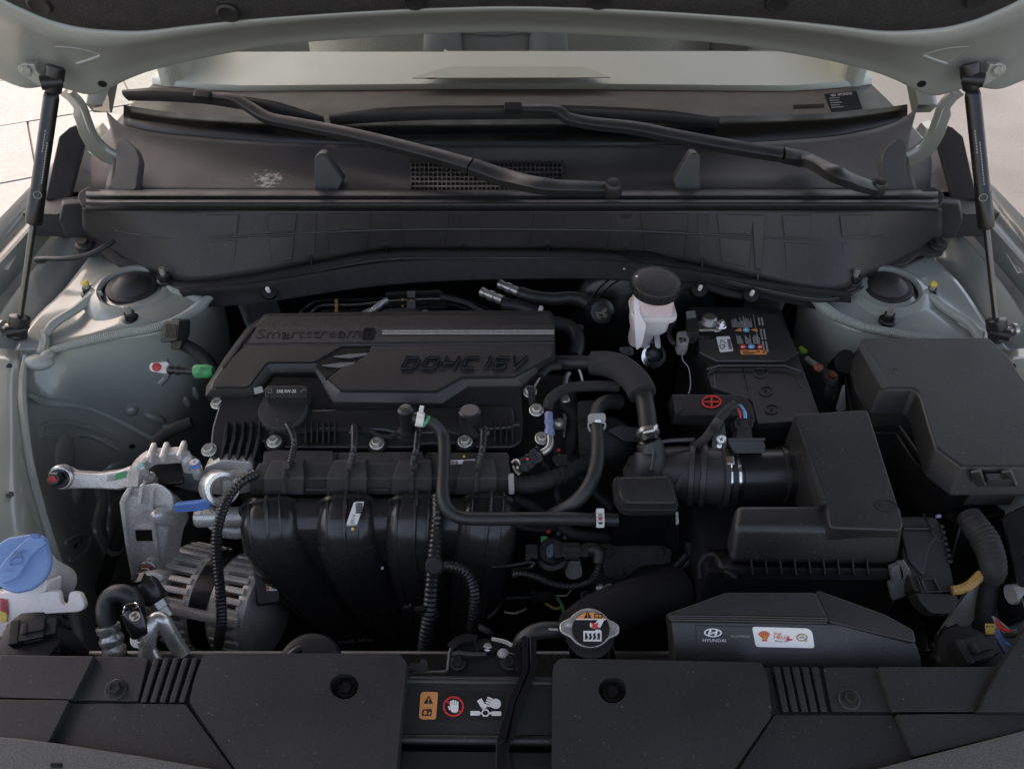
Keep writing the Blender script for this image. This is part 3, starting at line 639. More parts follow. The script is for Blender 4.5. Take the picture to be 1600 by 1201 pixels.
for px, py in ((62,10),(360,17),(641,-2),(928,-2),(1219,11),(1530,2)):
    q = min(((V(p) + DIRH*d + V((0,-.014,-.003))) for p in cr(H0f, 6) for d in (.012,.025,.04,.06)), key=lambda p: ((800 + F*(p.x)/((p-CAM).dot(V((0,CP,-SP))))) - px)**2 + ((600.5 - F*((p-CAM).dot(V((0,SP,CP))))/((p-CAM).dot(V((0,CP,-SP))))) - py)**2)
    B().lathe(q, V((0,-.85,-.5)), [(.0135,-.004),(.0135,.002),(.011,.004),(.006,.003),(.0001,.003)], 22).mk('pad_clip', PLD, hd)
for s in (1, -1):
    M_ = (lambda l: l) if s == 1 else (lambda l: [(1600-p[0],) + tuple(p[1:]) for p in l])
    HS = surf(skin)
    def hp_(px, py, h=.0): p, n = HS(px, py); return p + n*h
    for l, r_, nm in (([(86,73),(122,76),(158,86)],.0009,'pressed_line'),([(158,87),(140,94),(121,100)],.0028,'pressed_bead'),([(120,100),(103,87),(86,74)],.0011,'pressed_line')):
        B().tube([hp_(p.x, p.y, -r_*.3) for p in cr([V((x, y, 0)) for x, y in M_(l)], 4)], r_, 8, 0).mk(nm, PAINT, skin)
    q, n_ = HS(*(M_([(160,131)])[0])); B().lathe(q + n_*.0004, n_, [(.0055,0),(.0052,.0006),(.0001,.0006)], 18).mk('drain_hole', BLK, skin)
    # hinge arm: thick curved plate with a flange
    out = M_([(93,148),(106,157),(116,170),(114,180),(118,189),(125,212),(138,235),(158,252),(184,262),(186,238),(168,227),(153,211),(144,190),(137,168),(121,147),(106,137)])
    hp = P3(*[(p[0], p[1], z) for p, z in zip(M_([(100,145),(150,225),(180,250)]), (1.215, 1.115, 1.085))])
    B().slab(rp(out, 3), hp, .004, V((-s*.004, .006, -.002))).mk('hinge_arm', PAINT, hd, bev=.0012)
    B().tube(hp.off(.004).on(M_([(110,142),(128,162),(137,185),(148,212),(163,230),(184,243)])), .005, 8, 5).mk('hinge_flange', PAINT, hd)
    # strut bracket with bolt
    bp = P3(*[(p[0], p[1], U(p[0], p[1], y=yb(40)-.025).z) for p in M_([(28,100),(70,100),(60,133)])])
    br = B().slab(rp(M_([(27,101),(53,100),(57,112),(66,120),(74,131),(72,139),(56,132),(44,124),(27,112)]), 3), bp.off(.010), .012).mk('strut_bracket', PAINT, hd, bev=.002)
    q = bp.off(.010).hit(*(M_([(41,109)])[0])); bolt(q, TOCAM(q)*.6 + V((0,-.2,-.1)), .0058, br, PAINT)
for nm, lab, tp, cb, rb, ss in (('gas_strut','black gas strut holding up the hood beside the pale paving slabs',(84,126),(57,332),(29,512),1),('gas_strut','black gas strut holding up the hood beside the worn jointless concrete',(1517,122),(1536,335),(1558,517),-1)):
    a = U(tp[0], tp[1], y=1.0); c = U(rb[0], rb[1], .985); d = (c-a); ax = d.normalized(); f = .545 if ss == 1 else .56
    t = thing(nm, lab, 'gas strut', c, 'gas struts of the hood')
    m_ = a + d*f
    cyl = B().lathe(a + ax*.012, ax, [(.004,0),(.008,.004),(.009,.010),(.009,(m_-a).length-.055),(.0098,(m_-a).length-.052),(.010,(m_-a).length-.012),(.009,(m_-a).length-.008),(.005,(m_-a).length-.006)], 24).mk('cylinder', BLK, t)
    B().lathe(m_ - ax*.01, ax, [(.0042,0),(.0042,(c-m_).length)], 16).mk('rod', ROD, t)
    for e, nmk, r_ in ((a, 'upper_socket', .0115), (c, 'lower_socket', .0128)):
        B().lathe(e, ax, [(.008,-.018),(r_,-.016),(r_,-.002),(r_*.9,0),(r_*.92,.012),(.007,.016)], 20).lathe(e + V((0,-.006,0)), V((-ss,-.5,.1)), [(.006,-.012),(.0085,0),(.0085,.012),(.005,.013)], 14).mk(nmk, PLS, t, sharp=45)
    B().lathe(c, V((-ss,.1,0)), [(.005,0),(.005,.02),(.009,.021),(.009,.026)], 14).mk('ball_stud', STEEL, t)
    # printed lines lie along the cylinder facing outwards
    S = (TOCAM(m_) - ax*TOCAM(m_).dot(ax)).normalized(); W_ = ax.cross(S)
    b = B(); L0 = (m_-a).length
    for off, f0, f1, n in ((.0015,.34,.50,8),(-.0025,.42,.72,16)):
        for k in range(n):
            p = a + ax*(L0*(f0 + (f1-f0)*k/n)); l_ = L0*(f1-f0)/n*.72; o_ = W_*off
            ss_ = (S*math.sqrt((.0093)**2-off**2))
            b.add([p+o_+ss_-W_*.0006, p+o_+ss_+W_*.0006, p+o_+ss_+W_*.0006+ax*l_, p+o_+ss_-W_*.0006+ax*l_], [(0,1,2,3)])
    pc = a + ax*(L0*.80); ring = [pc + S*.0096 + (W_*math.cos(q*math.pi/8) + ax*math.sin(q*math.pi/8))*.0045 for q in range(17)]
    b.tube(ring, .0005, 5, 1)
    b.mk('printed_text', GREY, cyl, flat=True)
# ================= STRUT MOUNTS =================
for s, lab in ((1, 'black domed strut mount cap with three nuts near the green tape marked connector'), (-1, 'black domed strut mount cap with three nuts behind the fuse box')):
    X = (lambda px: px) if s == 1 else (lambda px: 1592 - px)
    c = U(X(207), 455, .981); t = thing('strut_mount', lab, 'strut mount', c, 'strut mounts on the two towers')
    ax = V((s*.06, -.10, 1)).normalized()
    B().lathe(c, ax, [(.0405,.001),(.042,.006),(.046,.0085),(.053,.007),(.062,.001),(.068,-.006)], 40, caps=False).mk('collar', PAINT, t)
    B().lathe(c, ax, [(.0405,.004),(.039,-.012),(.0001,-.014)], 32, caps=False).mk('well', BLK, t)
    B().lathe(c + V((0,.002,0)), ax, [(.034,-.004),(.0355,.004),(.0350,.0075),(.0335,.0085),(.0275,.0095),(.0255,.0115),(.014,.0215),(.0115,.0225),(.0001,.0227)], 36).mk('dome_cap', RUB, t, sharp=22)
    for px, py, mc in ((140,457,YEL),(205,496,None),(258,436,None)):
        q = U(X(px), py + (2 if s == 1 else 4), .990 if py < 440 else .977); b = B()
        b.lathe(q, ax, [(.0115,-.004),(.0118,.001),(.010,.003),(.0088,.0035)], 20); b.lathe(q + ax*.002, ax, [(.0082,0),(.0082,.008),(.0072,.0095),(.0045,.0095)], 6)
        nn = b.mk('nut', BLK, t, sharp=30)
        B().lathe(q, ax, [(.0042,.006),(.0044,.020),(.0036,.0225),(.0001,.0225)], 14).mk('stud', STEEL, nn)
        if mc: B().lathe(q, ax, [(.0047,.0185),(.0047,.0215),(.0036,.0232),(.0001,.0232)], 14).mk('paint_mark', mc, nn)

# ================= ENGINE COVER =================
EC = PX(490, 1.003, 630, .978)
ec = thing('engine_cover', 'black plastic engine cover marked DOHC 16V with a carbon weave strip', 'engine cover', EC.hit(600,560))
ol = [(414,492),(860,489),(867,500),(868,562),(842,580),(816,604),(730,606),(692,631),(520,629),(493,583),(426,582),(396,618),(320,619),(322,603),(352,556),(386,510)]
inn = [(416,494),(858,491),(862,501),(863,558),(838,572),(806,589),(723,590),(683,612),(531,611),(502,567),(418,567),(389,606),(330,606),(332,596),(360,556),(392,514)]
o_ = EC.off(-.011).on(ol)
b = B().prism(EC.on(inn), o_); b.mk('shell', PLG, ec, bev=.002, seg=2, ang=20)
B().prism([p + V((0,0,.0008)) for p in o_], [p + V((0,.004,-.012)) for p in o_]).mk('skirt', PLG, ec, bev=.002)
B().slab(rp([(412,489),(500,487),(700,484),(862,484),(866,500),(400,508)], 4, 2), EC.off(-.003), .03).mk('rear_edge', PLD, ec, bev=.003)
B().slab([(402,509),(866,506),(866,531),(840,532),(386,536)], EC.off(.0022), .006).mk('weave_strip', WEAVE, ec, bev=.001, seg=1)
B().slab([(382,536),(866,532),(866,536),(379,541)], EC.off(.0032), .008).mk('strip_edge', PLS, ec, bev=.001, seg=1)
for y0, y1 in ((515.6,518),(519.6,521.4)):
    B().slab([(597,y0),(866,y0-.3),(866,y1-.3),(597,y1)], EC.off(.0036), .003).mk('bright_line', GREYP, ec, flat=True)
B().slab([(392,511),(400,508),(372,545),(353,572),(346,572)], EC.off(.0025), .006).mk('edge_line', PLS, ec, bev=.001, seg=1)
P_ = EC.off(.0022)
text('raised_letters', 'Smartstream', 483, 520, 162, 15, P_, PLS, ec, ang=-.8, shear=.28, h=.0005, solid=.0006)
b = B().ring(P_.off(.0016).on(rp([(569,512),(587,512),(583,528),(565,528)], 3, 3)), P_.off(.0016).on(rp([(571.5,514),(584.5,514),(581,526),(567.5,526)], 2, 3)), -EC.n*.0015); b.mk('emblem_frame', GLOSSK, ec, flat=True)
text('raised_letters', 'G', 576, 520, 9, 9, P_, GLOSSK, ec, shear=.25, h=.0012, solid=.0012)
GL = {'D': [((0,1),(0,0)),((0,1),(.85,1)),((0,0),(.85,0)),((1,.85),(1,.15))], 'O': [((0,.9),(0,.1)),((.1,1),(.9,1)),((.1,0),(.9,0)),((1,.9),(1,.1))], 'H': [((0,1),(0,0)),((1,1),(1,0)),((0,.5),(1,.5))],
      'C': [((.1,1),(1,1)),((0,.9),(0,.1)),((.1,0),(1,0))], '1': [((.6,1),(.6,0)),((.25,.9),(.6,1))], '6': [((.1,1),(1,1)),((0,.9),(0,.1)),((.1,0),(.9,0)),((1,.45),(1,.1)),((.1,.52),(.9,.52))], 'V': [((0,1),(.5,0)),((1,1),(.5,0))]}
for ch, x0, w_ in (('D',632,19),('O',663,19),('H',694,19),('C',725,18),('1',757,9),('6',774,16),('V',799,19)):
    b = B()
    for k, ((xa, ya), (xb, yb_)) in enumerate(GL[ch]):
        def q_(x, y): return V((x0 + x*w_ + (y-.5)*9, 574 - y*16.5 - (x0-629)*.004))
        A_, B2 = q_(xa, ya), q_(xb, yb_); d_ = (B2 - A_).normalized(); n_ = V((-d_.y, d_.x)); t_ = 2.4 if abs(d_.x) < .8 else 1.6; A_ -= d_*1.6; B2 += d_*1.6
        b.slab([tuple(A_+n_*t_), tuple(B2+n_*t_), tuple(B2-n_*t_), tuple(A_-n_*t_)], EC.off(.0068 + k*.00012), .004)
    b.mk('raised_letter', GLOSSK, ec, bev=.0004, seg=1)
# dark chevron flash and its two wedges, coloured paler as if catching the light, then the raised bonnet of the cover round it
B().slab([(541,535),(585,541),(577,549),(573,551),(560,560),(556,564),(535,572),(508,592),(493,570)], EC.off(.0012), .004).mk('chevron', BLK, ec, bev=.0006, seg=1)
for p in ([(520,556),(548,552),(577,551),(571,554),(545,558)], [(502,570),(530,566),(556,565),(550,570),(530,573)]):
    B().slab(p, EC.off(.0035), .003).mk('wedge', GREYD, ec, bev=.0006, seg=1)
B().slab(rp([(580,540),(866,537),(862,556),(836,570),(804,587),(722,588),(681,610),(533,609),(512,590),(535,574),(557,566),(562,561),(575,553),(577,550)], 2, 1), EC.off(.0042), .006).mk('raised_panel', PLG, ec, bev=.003, seg=2)
B().slab(rp([(333,604),(388,604),(417,565),(490,565),(538,538),(382,541),(362,560)], 3, 1), EC.off(.0028), .006).mk('raised_panel', PLG, ec, bev=.0022, seg=2)

# ================= ROCKER COVER =================
RC = PX(615, .968, 692, .944)
rc = thing('rocker_cover', 'black plastic rocker cover with moulded ribs in front of the engine cover', 'rocker cover', RC.hit(580,660))
B().slab(rp([(345,618),(500,590),(813,600),(818,650),(816,690),(800,700),(745,700),(735,693),(660,694),(640,700),(440,700),(425,690),(402,690),(398,712),(340,722),(326,712),(330,668)], 6, 2), RC, .05, grow=.02).mk('casting', PLS, rc, bev=.004, seg=3)
B().slab(rp([(430,640),(800,632),(806,668),(700,676),(620,678),(600,672),(470,672),(425,680)], 8, 2), RC.off(.006), .012, grow=.03).mk('raised_deck', PLS, rc, bev=.004, seg=3)
b = B()
b.tube(RC.off(.003).on([(405,640),(418,655),(424,676),(440,676),(500,672),(570,672),(592,680),(610,682),(628,674),(650,672)]), .0035, 8, 5)
b.tube(RC.off(.003).on([(650,672),(700,672),(716,676),(740,668),(770,664),(812,662)]), .0035, 8, 5); b.mk('moulded_lip', PLS, rc)
for k in range(5):
    x = 352 + k*13; B().slab([(x,658),(x+4,656),(x+2,684),(x-7,716),(x-11,716),(x-3,682)], RC.off(.009), .014).mk('rib', PLS, rc, bev=.001, seg=1)
for x0, n in ((476,6),(772,4)):
    for k in range(n): 
        x = x0 + k*9.2; B().slab([(x,657),(x+2.6,657),(x+2.2,690),(x-.6,690)], RC.off(.0095), .014).mk('fin', PLS, rc, bev=.0008, seg=1)
for px, py in ((430,692),(590,695),(727,692)):
    q = RC.hit(px, py+3) + V((0,0,.006)); bb_o = bolt(q, (0,-.25,.97), .0062, rc); B().lathe(q, (0,-.25,.97), [(.012,-.014),(.012,-.0015),(.0085,-.001)], 18).mk('boss', PLS, bb_o)
for px, py in ((339,624),(828,606),(330,712),(838,650),(847,694)):
    q = RC.hit(px, py) + V((0,0,.010 if py > 640 else -.006)); bolt(q, (0,-.3,.95), .0062, rc)
q = RC.hit(735, 664); B().lathe(q, (0,.05,1), [(.017,-.006),(.014,.004),(.0135,.022),(.011,.024),(.0001,.024)], 24).mk('sensor_boss', PLS, rc)
b = B()
for k in range(3): b.slab(rect(729 + k*6, 622, 2, 14), RC.off(.014), .01)
b.mk('boss_rib', PLS, rc)
decals('barcode_label', [[(396,606),(409,603),(412,612),(398,616)]], RC.off(.004), GREY, rc, h=.012)
# oil filler cap
oc = thing('oil_filler_cap', 'round black oil filler cap with a grip bar marked SAE 0W-20', 'oil cap', RC.hit(448,645))
ax = V((0,-.30,.95)).normalized(); q = RC.hit(446, 646)
B().lathe(q, ax, [(.030,-.002),(.031,.004),(.0305,.011),(.028,.014),(.012,.0155),(.0001,.0155)], 36).mk('disc', PLG, oc)
b = B()
for k in range(24): 
    a = R(k*15); S, Uu, _ = frame(ax); b.box(q + (S*math.cos(a)+Uu*math.sin(a))*.0308 + ax*.005, .0025, .0025, .009, (S*math.cos(a)+Uu*math.sin(a), Uu*math.cos(a)-S*math.sin(a), ax))
b.mk('grip_ridge', PLG, oc)
OCP = PL(q + ax*.027, ax)
B().slab(rp([(413,605),(420,602),(477,602),(482,606),(480,620),(414,621)], 3, 2), OCP, .018, grow=.06).mk('grip_bar', PLG, oc, bev=.002)
text('printed_text', 'SAE 0W-20', 447.5, 611, 30, 5.2, OCP, WHITE, oc, ang=0)
b = B(); b.ring(OCP.off(.0008).on(rect(418,607,7,7)), OCP.off(.0008).on(rect(419.2,608.2,4.6,4.6)), -ax*.0004); b.tube(OCP.off(.001).on([(470,613),(474,608),(478,610)]), .0005, 5, 2); b.mk('printed_symbol', GREYD, oc)
# PCV valve and hose
pv = thing('breather_hose', 'thick black hose from the rocker cover elbow down and across to the plastic box', 'hose', RC.hit(640,668))
q = RC.hit(638, 678); b = B(); b.lathe(q, UP, [(.015,-.004),(.015,.002),(.012,.003),(.0125,.008),(.0085,.009),(.0085,.030),(.0095,.032),(.0095,.040),(.007,.0425),(.0001,.043)], 24); b.mk('elbow', PLS, pv)
HZ = [(645,652,.995),(660,655,.993),(678,663,.985),(691,678,.975),(694,700,.968),(693,740,.957),(692,772,.950),(698,793,.942),(714,806,.936),(740,810,.934),(800,810,.932),(880,810,.930),(965,812,.926)]
B().tube(UU(HZ), [.0068,.0072,.0075,.0075,.0075,.0075,.0075], 14, 6).mk('hose', RUB, pv)
a, c = U(650,654,.994), U(662,656,.992); d = (c-a).normalized()
cl = B().lathe(a, d, [(.0078,0),(.0086,.0005),(.0086,.0085),(.0078,.009)], 20).mk('spring_clamp', TANK, pv)
S, Uu, _ = frame(d); q = a + d*.004
B().bar(q + Uu*.008, q + Uu*.016 + S*.010, .003, .006, d).mk('clamp_tail', TANK, cl); B().bar(q + Uu*.008 + S*.004, q + Uu*.016 - S*.006, .003, .005, d).mk('clamp_tail', TANK, cl)
a, c = U(664,657,.991), U(669,660,.989); B().lathe(a, (c-a), [(.0076,0),(.0078,.0003),(.0078,.003),(.0076,.0033)], 18).mk('green_band', GREEN, pv)
q = U(937,811,.928); b = B(); b.lathe(q - V((.0045,0,0)), (1,0,0), [(.0082,0),(.0092,.0003),(.0092,.009),(.0082,.0093)], 20)
hc_ = b.mk('hose_clamp', STEEL, pv)
CPn = PL(q + TOCAM(q)*.0125, TOCAM(q)); b = B().ring(CPn.on(rp([(931.5,794),(944,794),(944.5,824),(932,824)],2,2)), CPn.on(rp([(934.5,800),(941,800),(941.5,819),(935,819)],2,2)), -CPn.n*.003); b.mk('clamp_frame', STEEL, hc_, flat=True)
B().slab([(935.5,802),(940.5,802),(940.5,808),(935.5,808)], CPn.off(-.0005), .002).mk('clamp_tongue', GREYP, hc_, flat=True); B().slab([(935.5,809),(940.5,808.5),(940.5,813),(935.5,813)], CPn.off(-.0008), .002).mk('red_dot', RED, hc_, flat=True)

# ================= FUEL RAIL SHIELD =================
fr = thing('fuel_rail_shield', 'long black plastic fuel rail shield with four raised blocks and wire outlets', 'fuel rail cover', U(600,750,.92))
bk = PX(704, .948, 722, .944)
B().slab([(412,705),(436,702),(520,704),(525,724),(410,726)], bk, .008).mk('back_plate', COWL, fr, bev=.0015)
B().slab([(527,706),(660,705),(666,724),(524,724)], bk, .008).mk('back_plate', COWL, fr, bev=.0015)
B().slab([(672,706),(793,706),(796,712),(796,734),(668,724)], bk, .008).mk('back_plate', COWL, fr, bev=.0015)
for x in (522, 668): B().slab(rp([(x-2,707),(x+6,706),(x+3,722),(x-5,722)], 2, 2), bk.off(.004), .008).mk('clip', PLS, fr, bev=.001)
def xsec(x0, x1, rows_, th=.02, n=2): return B().grid([[U(x0 + (x1-x0)*i/n + sh*(1 if i == 0 else (-1 if i == n else 0)), py, z) for py, z, sh in rows_] for i in range(n+1)])
def barpiece(xa0, xa1, xb0, xb1, xc0, xc1, lift, name, par):   # top rear edge, crease, lower edge
    d = lift; ra = UU([(xa0,724 - (4 if d else 0),.944+d),(xa1,724 - (4 if d else 0),.944+d)]); rb = UU([(xb0,747,.937+d),(xb1,747,.937+d)]); rcc = UU([(xc0,773,.912+d),(xc1,773,.912+d)])
    back = V((0,.03,-.02)); loop0 = [ra[0], rb[0], rcc[0], rcc[0]+back, ra[0]+back]; loop1 = [ra[1], rb[1], rcc[1], rcc[1]+back, ra[1]+back]
    return B().prism(loop0, loop1).mk(name, COWL, par, bev=.0015)
barpiece(404, 796, 392, 800, 390, 800, 0, 'rail', fr)
for k, x in enumerate((440, 538, 640, 741)):
    bl = barpiece(x-17, x+33, x-28, x+36, x-29, x+34, .008, 'raised_block', fr)
    B().prism([U(x+2,722,.956), U(x+13,722,.956), U(x+13,732,.954), U(x+2,732,.954)], [U(x+2,722,.94), U(x+13,722,.94), U(x+13,732,.938), U(x+2,732,.938)]).mk('latch', COWL, bl, bev=.0008)
    barpiece_ = B().prism([U(x+1,737,.9505), U(x+7,737,.9505), U(x+8,748,.9475), U(x+7,772,.9225), U(x-1,772,.9225), U(x,748,.9475)], [p + V((0,.01,-.006)) for p in UU([(x+1,737,.9505),(x+7,737,.9505),(x+8,748,.9475),(x+7,772,.9225),(x-1,772,.9225),(x,748,.9475)])]).mk('rib', COWL, bl, bev=.0006, seg=1)
    if k < 3: B().tube(UU([(x+34,764,.922),(x+69,764,.922)]), .0011, 6, 1).mk('step_line', BLK, fr)
decals('barcode_label', [[(702,719),(742,717),(743,724),(702,725)]], bk, WHITE, fr, h=.006)
decals('barcode', [rect(704 + k*2.2, 720, (1,1.4,.8)[k%3], 4.5) for k in range(6)] + [rect(725 + k*3, 718.5, 1.6, 2) for k in range(5)], bk, INK, fr, h=.0068)
B().lathe(bk.off(.003).hit(725,713), bk.n, [(.0017,0),(.0015,.0008),(.0001,.001)], 10).mk('paint_dot', YEL, fr)
for px, py in ((434,789),(744,790)):
    pl = PX(776, .915, 802, .893); b = B().slab(rp([(px-17,774),(px+15,774),(px+16,800),(px+12,803),(px+14,808),(px-6,808),(px-8,799),(px-17,797)], 2, 1), pl, .006); b.mk('mounting_lug', PLD, fr, bev=.001)
    q = pl.hit(px, py); B().lathe(q, pl.n, [(.0095,-.002),(.0095,.004),(.0075,.005),(.0075,.002),(.0055,.0015),(.0055,.006),(.003,.0065),(.0001,.005)], 22).mk('bolt', GREYP if px < 500 else PLD, fr)
B().slab(rp([(794,742),(803,740),(804,772),(795,773)], 2, 1), PX(740,.95,773,.925), .004).mk('end_clip', GREYP, fr, bev=.0008)
# four injector wire conduits
for (a, b_, c, d), w_ in (((446,683),(452,676),(460,688),(454,724)),'first'), (((551,682),(556,680),(553,700),(548,724)),'second'), (((652,680),(655,686),(650,704),(645,724)),'third'), (((763,684),(757,684),(754,700),(747,724)),'fourth'):
    t = B().tube([RC.hit(*a)+V((0,0,.006)), RC.hit(*b_)+V((0,0,.014)), U(c[0],c[1],.972), U(d[0],d[1],.952)], .0042, 9, 6, rib=.0032, dep=.2).mk('injector_conduit', PLS)
    tag(t, 'short ribbed black wire conduit, %s along the fuel rail shield counting from the alternator side' % w_, 'wire conduit', 'injector wire conduits')
    
# ================= INTAKE MANIFOLD =================
im = thing('intake_manifold', 'black plastic intake manifold with four curved runners and a white label', 'intake manifold', U(570,880,.80))
RUN = [[(424,788,.905),(424,815,.897),(432,850,.872),(460,892,.825),(496,930,.77),(542,975,.70),(586,1020,.63)],
       [(545,782,.905),(543,815,.897),(546,850,.872),(564,892,.825),(588,930,.77),(620,980,.70),(646,1020,.63)],
       [(652,782,.905),(650,815,.897),(650,850,.872),(655,892,.825),(663,930,.77),(675,980,.70),(684,1020,.63)],
       [(765,782,.905),(762,815,.897),(757,850,.872),(750,892,.825),(742,930,.77),(735,980,.70),(730,1020,.63)]]
def d_prof(w_, h_, n=30):      # D-shaped runner section with a flattened crown and two raised edges
    o = []
    for k in range(n):
        t = 2*math.pi*k/n; cx, sy = math.cos(t), math.sin(t); x = w_*math.copysign(abs(cx)**.8, cx); y = h_*math.copysign(abs(sy)**.75, sy); o.append((x, y))
    return o
for i, r in enumerate(RUN):
    P = UU(r); rn = B().sweep(P, d_prof(.0345, .026), V((0,-.62,.78)), 7, [.86,1,1.02,1,.97,.94,.92]).mk('runner', MANI, im, sharp=60)
    Pf = cr(P, 7)
    for o_ in (-.0165, -.002, .019):
        L_ = []
        for j in range(len(Pf)):
            t = (Pf[min(j+1,len(Pf)-1)] - Pf[max(j-1,0)]).normalized(); S = t.cross(V((0,-.62,.78))).normalized(); L_.append(Pf[j] + S*o_ + S.cross(t)*(.026*(1-abs(o_/.0345)**2.6)**.42 - .0002))
        B().tube(L_, .0015 if o_ != -.002 else .0024, 7, 0).mk('runner_rib', MANI, rn)
    for k in (2, 12): q = Pf[k]; B().sweep([q, Pf[k+1]], d_prof(.0362, .0275), V((0,-.62,.78)), 0).mk('weld_seam', MANI, rn)
web = [[U(x, py, z + .004) for x in xs_] for py, z, xs_ in ((778,.915,(385,480,590,700,800)),(830,.893,(390,480,590,700,800)),(890,.83,(420,505,600,700,790)),(960,.73,(480,540,620,700,770)),(1030,.62,(520,570,640,700,750)))]
B().grid(web, 5, 4).mk('web', MANI, im, solid=.004)
q = U(588,842,.868); kp = PL(q, TOCAM(q) + V((0,0,.3)))
B().ring(kp.on(rp([(583,790),(594,790),(594,826),(604,838),(605,852),(598,862),(596,872),(590,873),(585,862),(580,850),(581,838),(586,826)],4,2)), kp.on(rp([(586,792),(592,792),(591,828),(600,838),(601,851),(595,860),(593,868),(591,869),(588,860),(584,850),(585,839),(588,829)],4,2)), -kp.n*.01).mk('keyhole_boss', PLS, im, bev=.0006, seg=1)
B().slab(rp([(586,828),(592,828),(600,838),(600,850),(592,862),(585,850),(585,838)],3,2), kp.off(-.006), .002).mk('keyhole', BLK, im)
Pn = cr(UU(RUN[1]), 6); q = U(553,801,.9); lp = PL(U(553,800,.930), TOCAM(U(553,800,.93)) + V((0,.25,.35)))
decal('barcode_label', rp([(553,784),(569,783),(558,818),(541,819)], 2, 2), lp, WHITE, im, h=.0005, th=.006)
decals('barcode', [[(556,785.5 + k*1.9),(566.5,785 + k*1.9),(566.1,786 + k*1.9 + (k%2)*.4),(555.7,786.5 + k*1.9 + (k%2)*.4)] for k in range(9)], lp, INK, im, h=.0012)
text('label_text', '2J210', 552, 811, 15, 6.5, lp, INK, im, ang=-72, h=.0012)
for px, py, m_ in ((551,826,YEL),(597,887,WHITE)): q = lp.hit(px, py) if m_ is YEL else U(px,py,.845); B().lathe(q, TOCAM(q), [(.0019,-.004),(.0018,.0012),(.0001,.0014)], 10).mk('paint_dot', m_, im)
B().tube(UU([(420,1030,.60),(560,1040,.58),(700,1035,.58),(800,1030,.58)]), .05, 20, 4).mk('plenum', PLD, im)
for px, py, z, w_ in ((780,858,.86,.020),):
    pl = PL(U(px,py,z), TOCAM(U(px,py,z))); B().slab(rp([(769,846),(792,846),(794,872),(790,884),(768,884)], 3, 1), pl, .02).mk('lug', PLS, im, bev=.001); q = pl.hit(780,858); bolt(q, pl.n, .006, im)
    B().lathe(pl.hit(781,848), pl.n, [(.002,0),(.0018,.002),(.0001,.002)], 8).mk('paint_dot', YEL, im)

# ================= ENGINE BLOCK, FRONT CASTINGS =================
eb = thing('engine_block', 'cast engine block with bare aluminium timing cover and lifting eye beside the alternator', 'engine', (0,.75,.6))
B().box((-.13,.78,.66), .44, .2, .5).mk('block', DEEP, eb, bev=.02)
B().box((.24,.74,.62), .30, .26, .34).mk('gearbox', DEEP, eb, bev=.04, seg=3)
b = B(); tp = PX(735, .925, 800, .86)
b.slab(rp([(316,732),(345,718),(395,722),(400,762),(360,776),(328,772)], 6, 2), tp, .04); b.mk('timing_cover', ALU, eb, bev=.003)
q = U(343,762,.925); ax = V((.55,-.55,.45)).normalized()
B().lathe(q, ax, [(.0125,-.010),(.0125,.010),(.0150,.012),(.0195,.012),(.0205,.010),(.0205,-.012),(.019,-.014),(.0125,-.010)], 32, caps=False).mk('lifting_eye', ALUM, eb, sharp=30)
B().bar(U(346,756,.918), U(392,748,.915), .022, .026).mk('eye_neck', ALU, eb, bev=.005)
B().lathe(U(322,808,.885), V((1,.05,0)), [(.010,-.012),(.0115,-.008),(.0115,.055),(.010,.058)], 20).mk('oil_gallery', ALU, eb)
bolt(U(318,806,.888), V((-1,-.1,.1)), .006, eb)
B().slab(rp([(318,810),(396,800),(400,826),(392,836),(352,838),(322,826)], 6, 2), PX(800,.865,836,.845), .03).mk('pump_boss', ALU, eb, bev=.004)
B().tube(UU([(350,826,.855),(372,828,.85),(398,822,.85)]), .011, 14, 4).mk('oil_gallery', ALU, eb)
q = U(310,740,.93); b = B(); B().lathe(q, UP, [(.0065,-.004),(.0065,.012),(.005,.020),(.0001,.020)], 14).mk('stud', ALUM, eb); B().lathe(q + UP*.008, UP, [(.0058,0),(.0062,.001),(.0062,.011),(.0001,.0125)], 14).mk('painted_tip', BLUEH, eb)
B().slab(rp([(266,745),(300,733),(318,742),(322,770),(300,768),(272,760)],4,2), PX(735,.915,770,.895), .02).mk('mount_foot', pm('speckled_casting', (.02,.02,.02), .5, grain=1, gs=120, dust=.8, vs=60), eb, bev=.002)
q = U(330,786,.912)
dh = thing('dipstick', 'blue plastic dipstick handle marked ENGINE OIL beside the aluminium mount', 'dipstick', q)
hp = PX(786,.918,800,.905); B().slab(rp([(271,789),(310,785),(322,780),(329,786),(328,795),(312,799),(273,801)], 3, 2), hp, .007).mk('handle', BLUEH, dh, bev=.0015)
text('embossed_text', 'ENGINE OIL', 290, 793.5, 28, 4, hp, BLUED, dh, ang=-3)
B().tube(UU([(325,788,.91),(334,800,.89),(338,830,.85)]), .004, 8, 4).mk('tube', STEEL, dh)

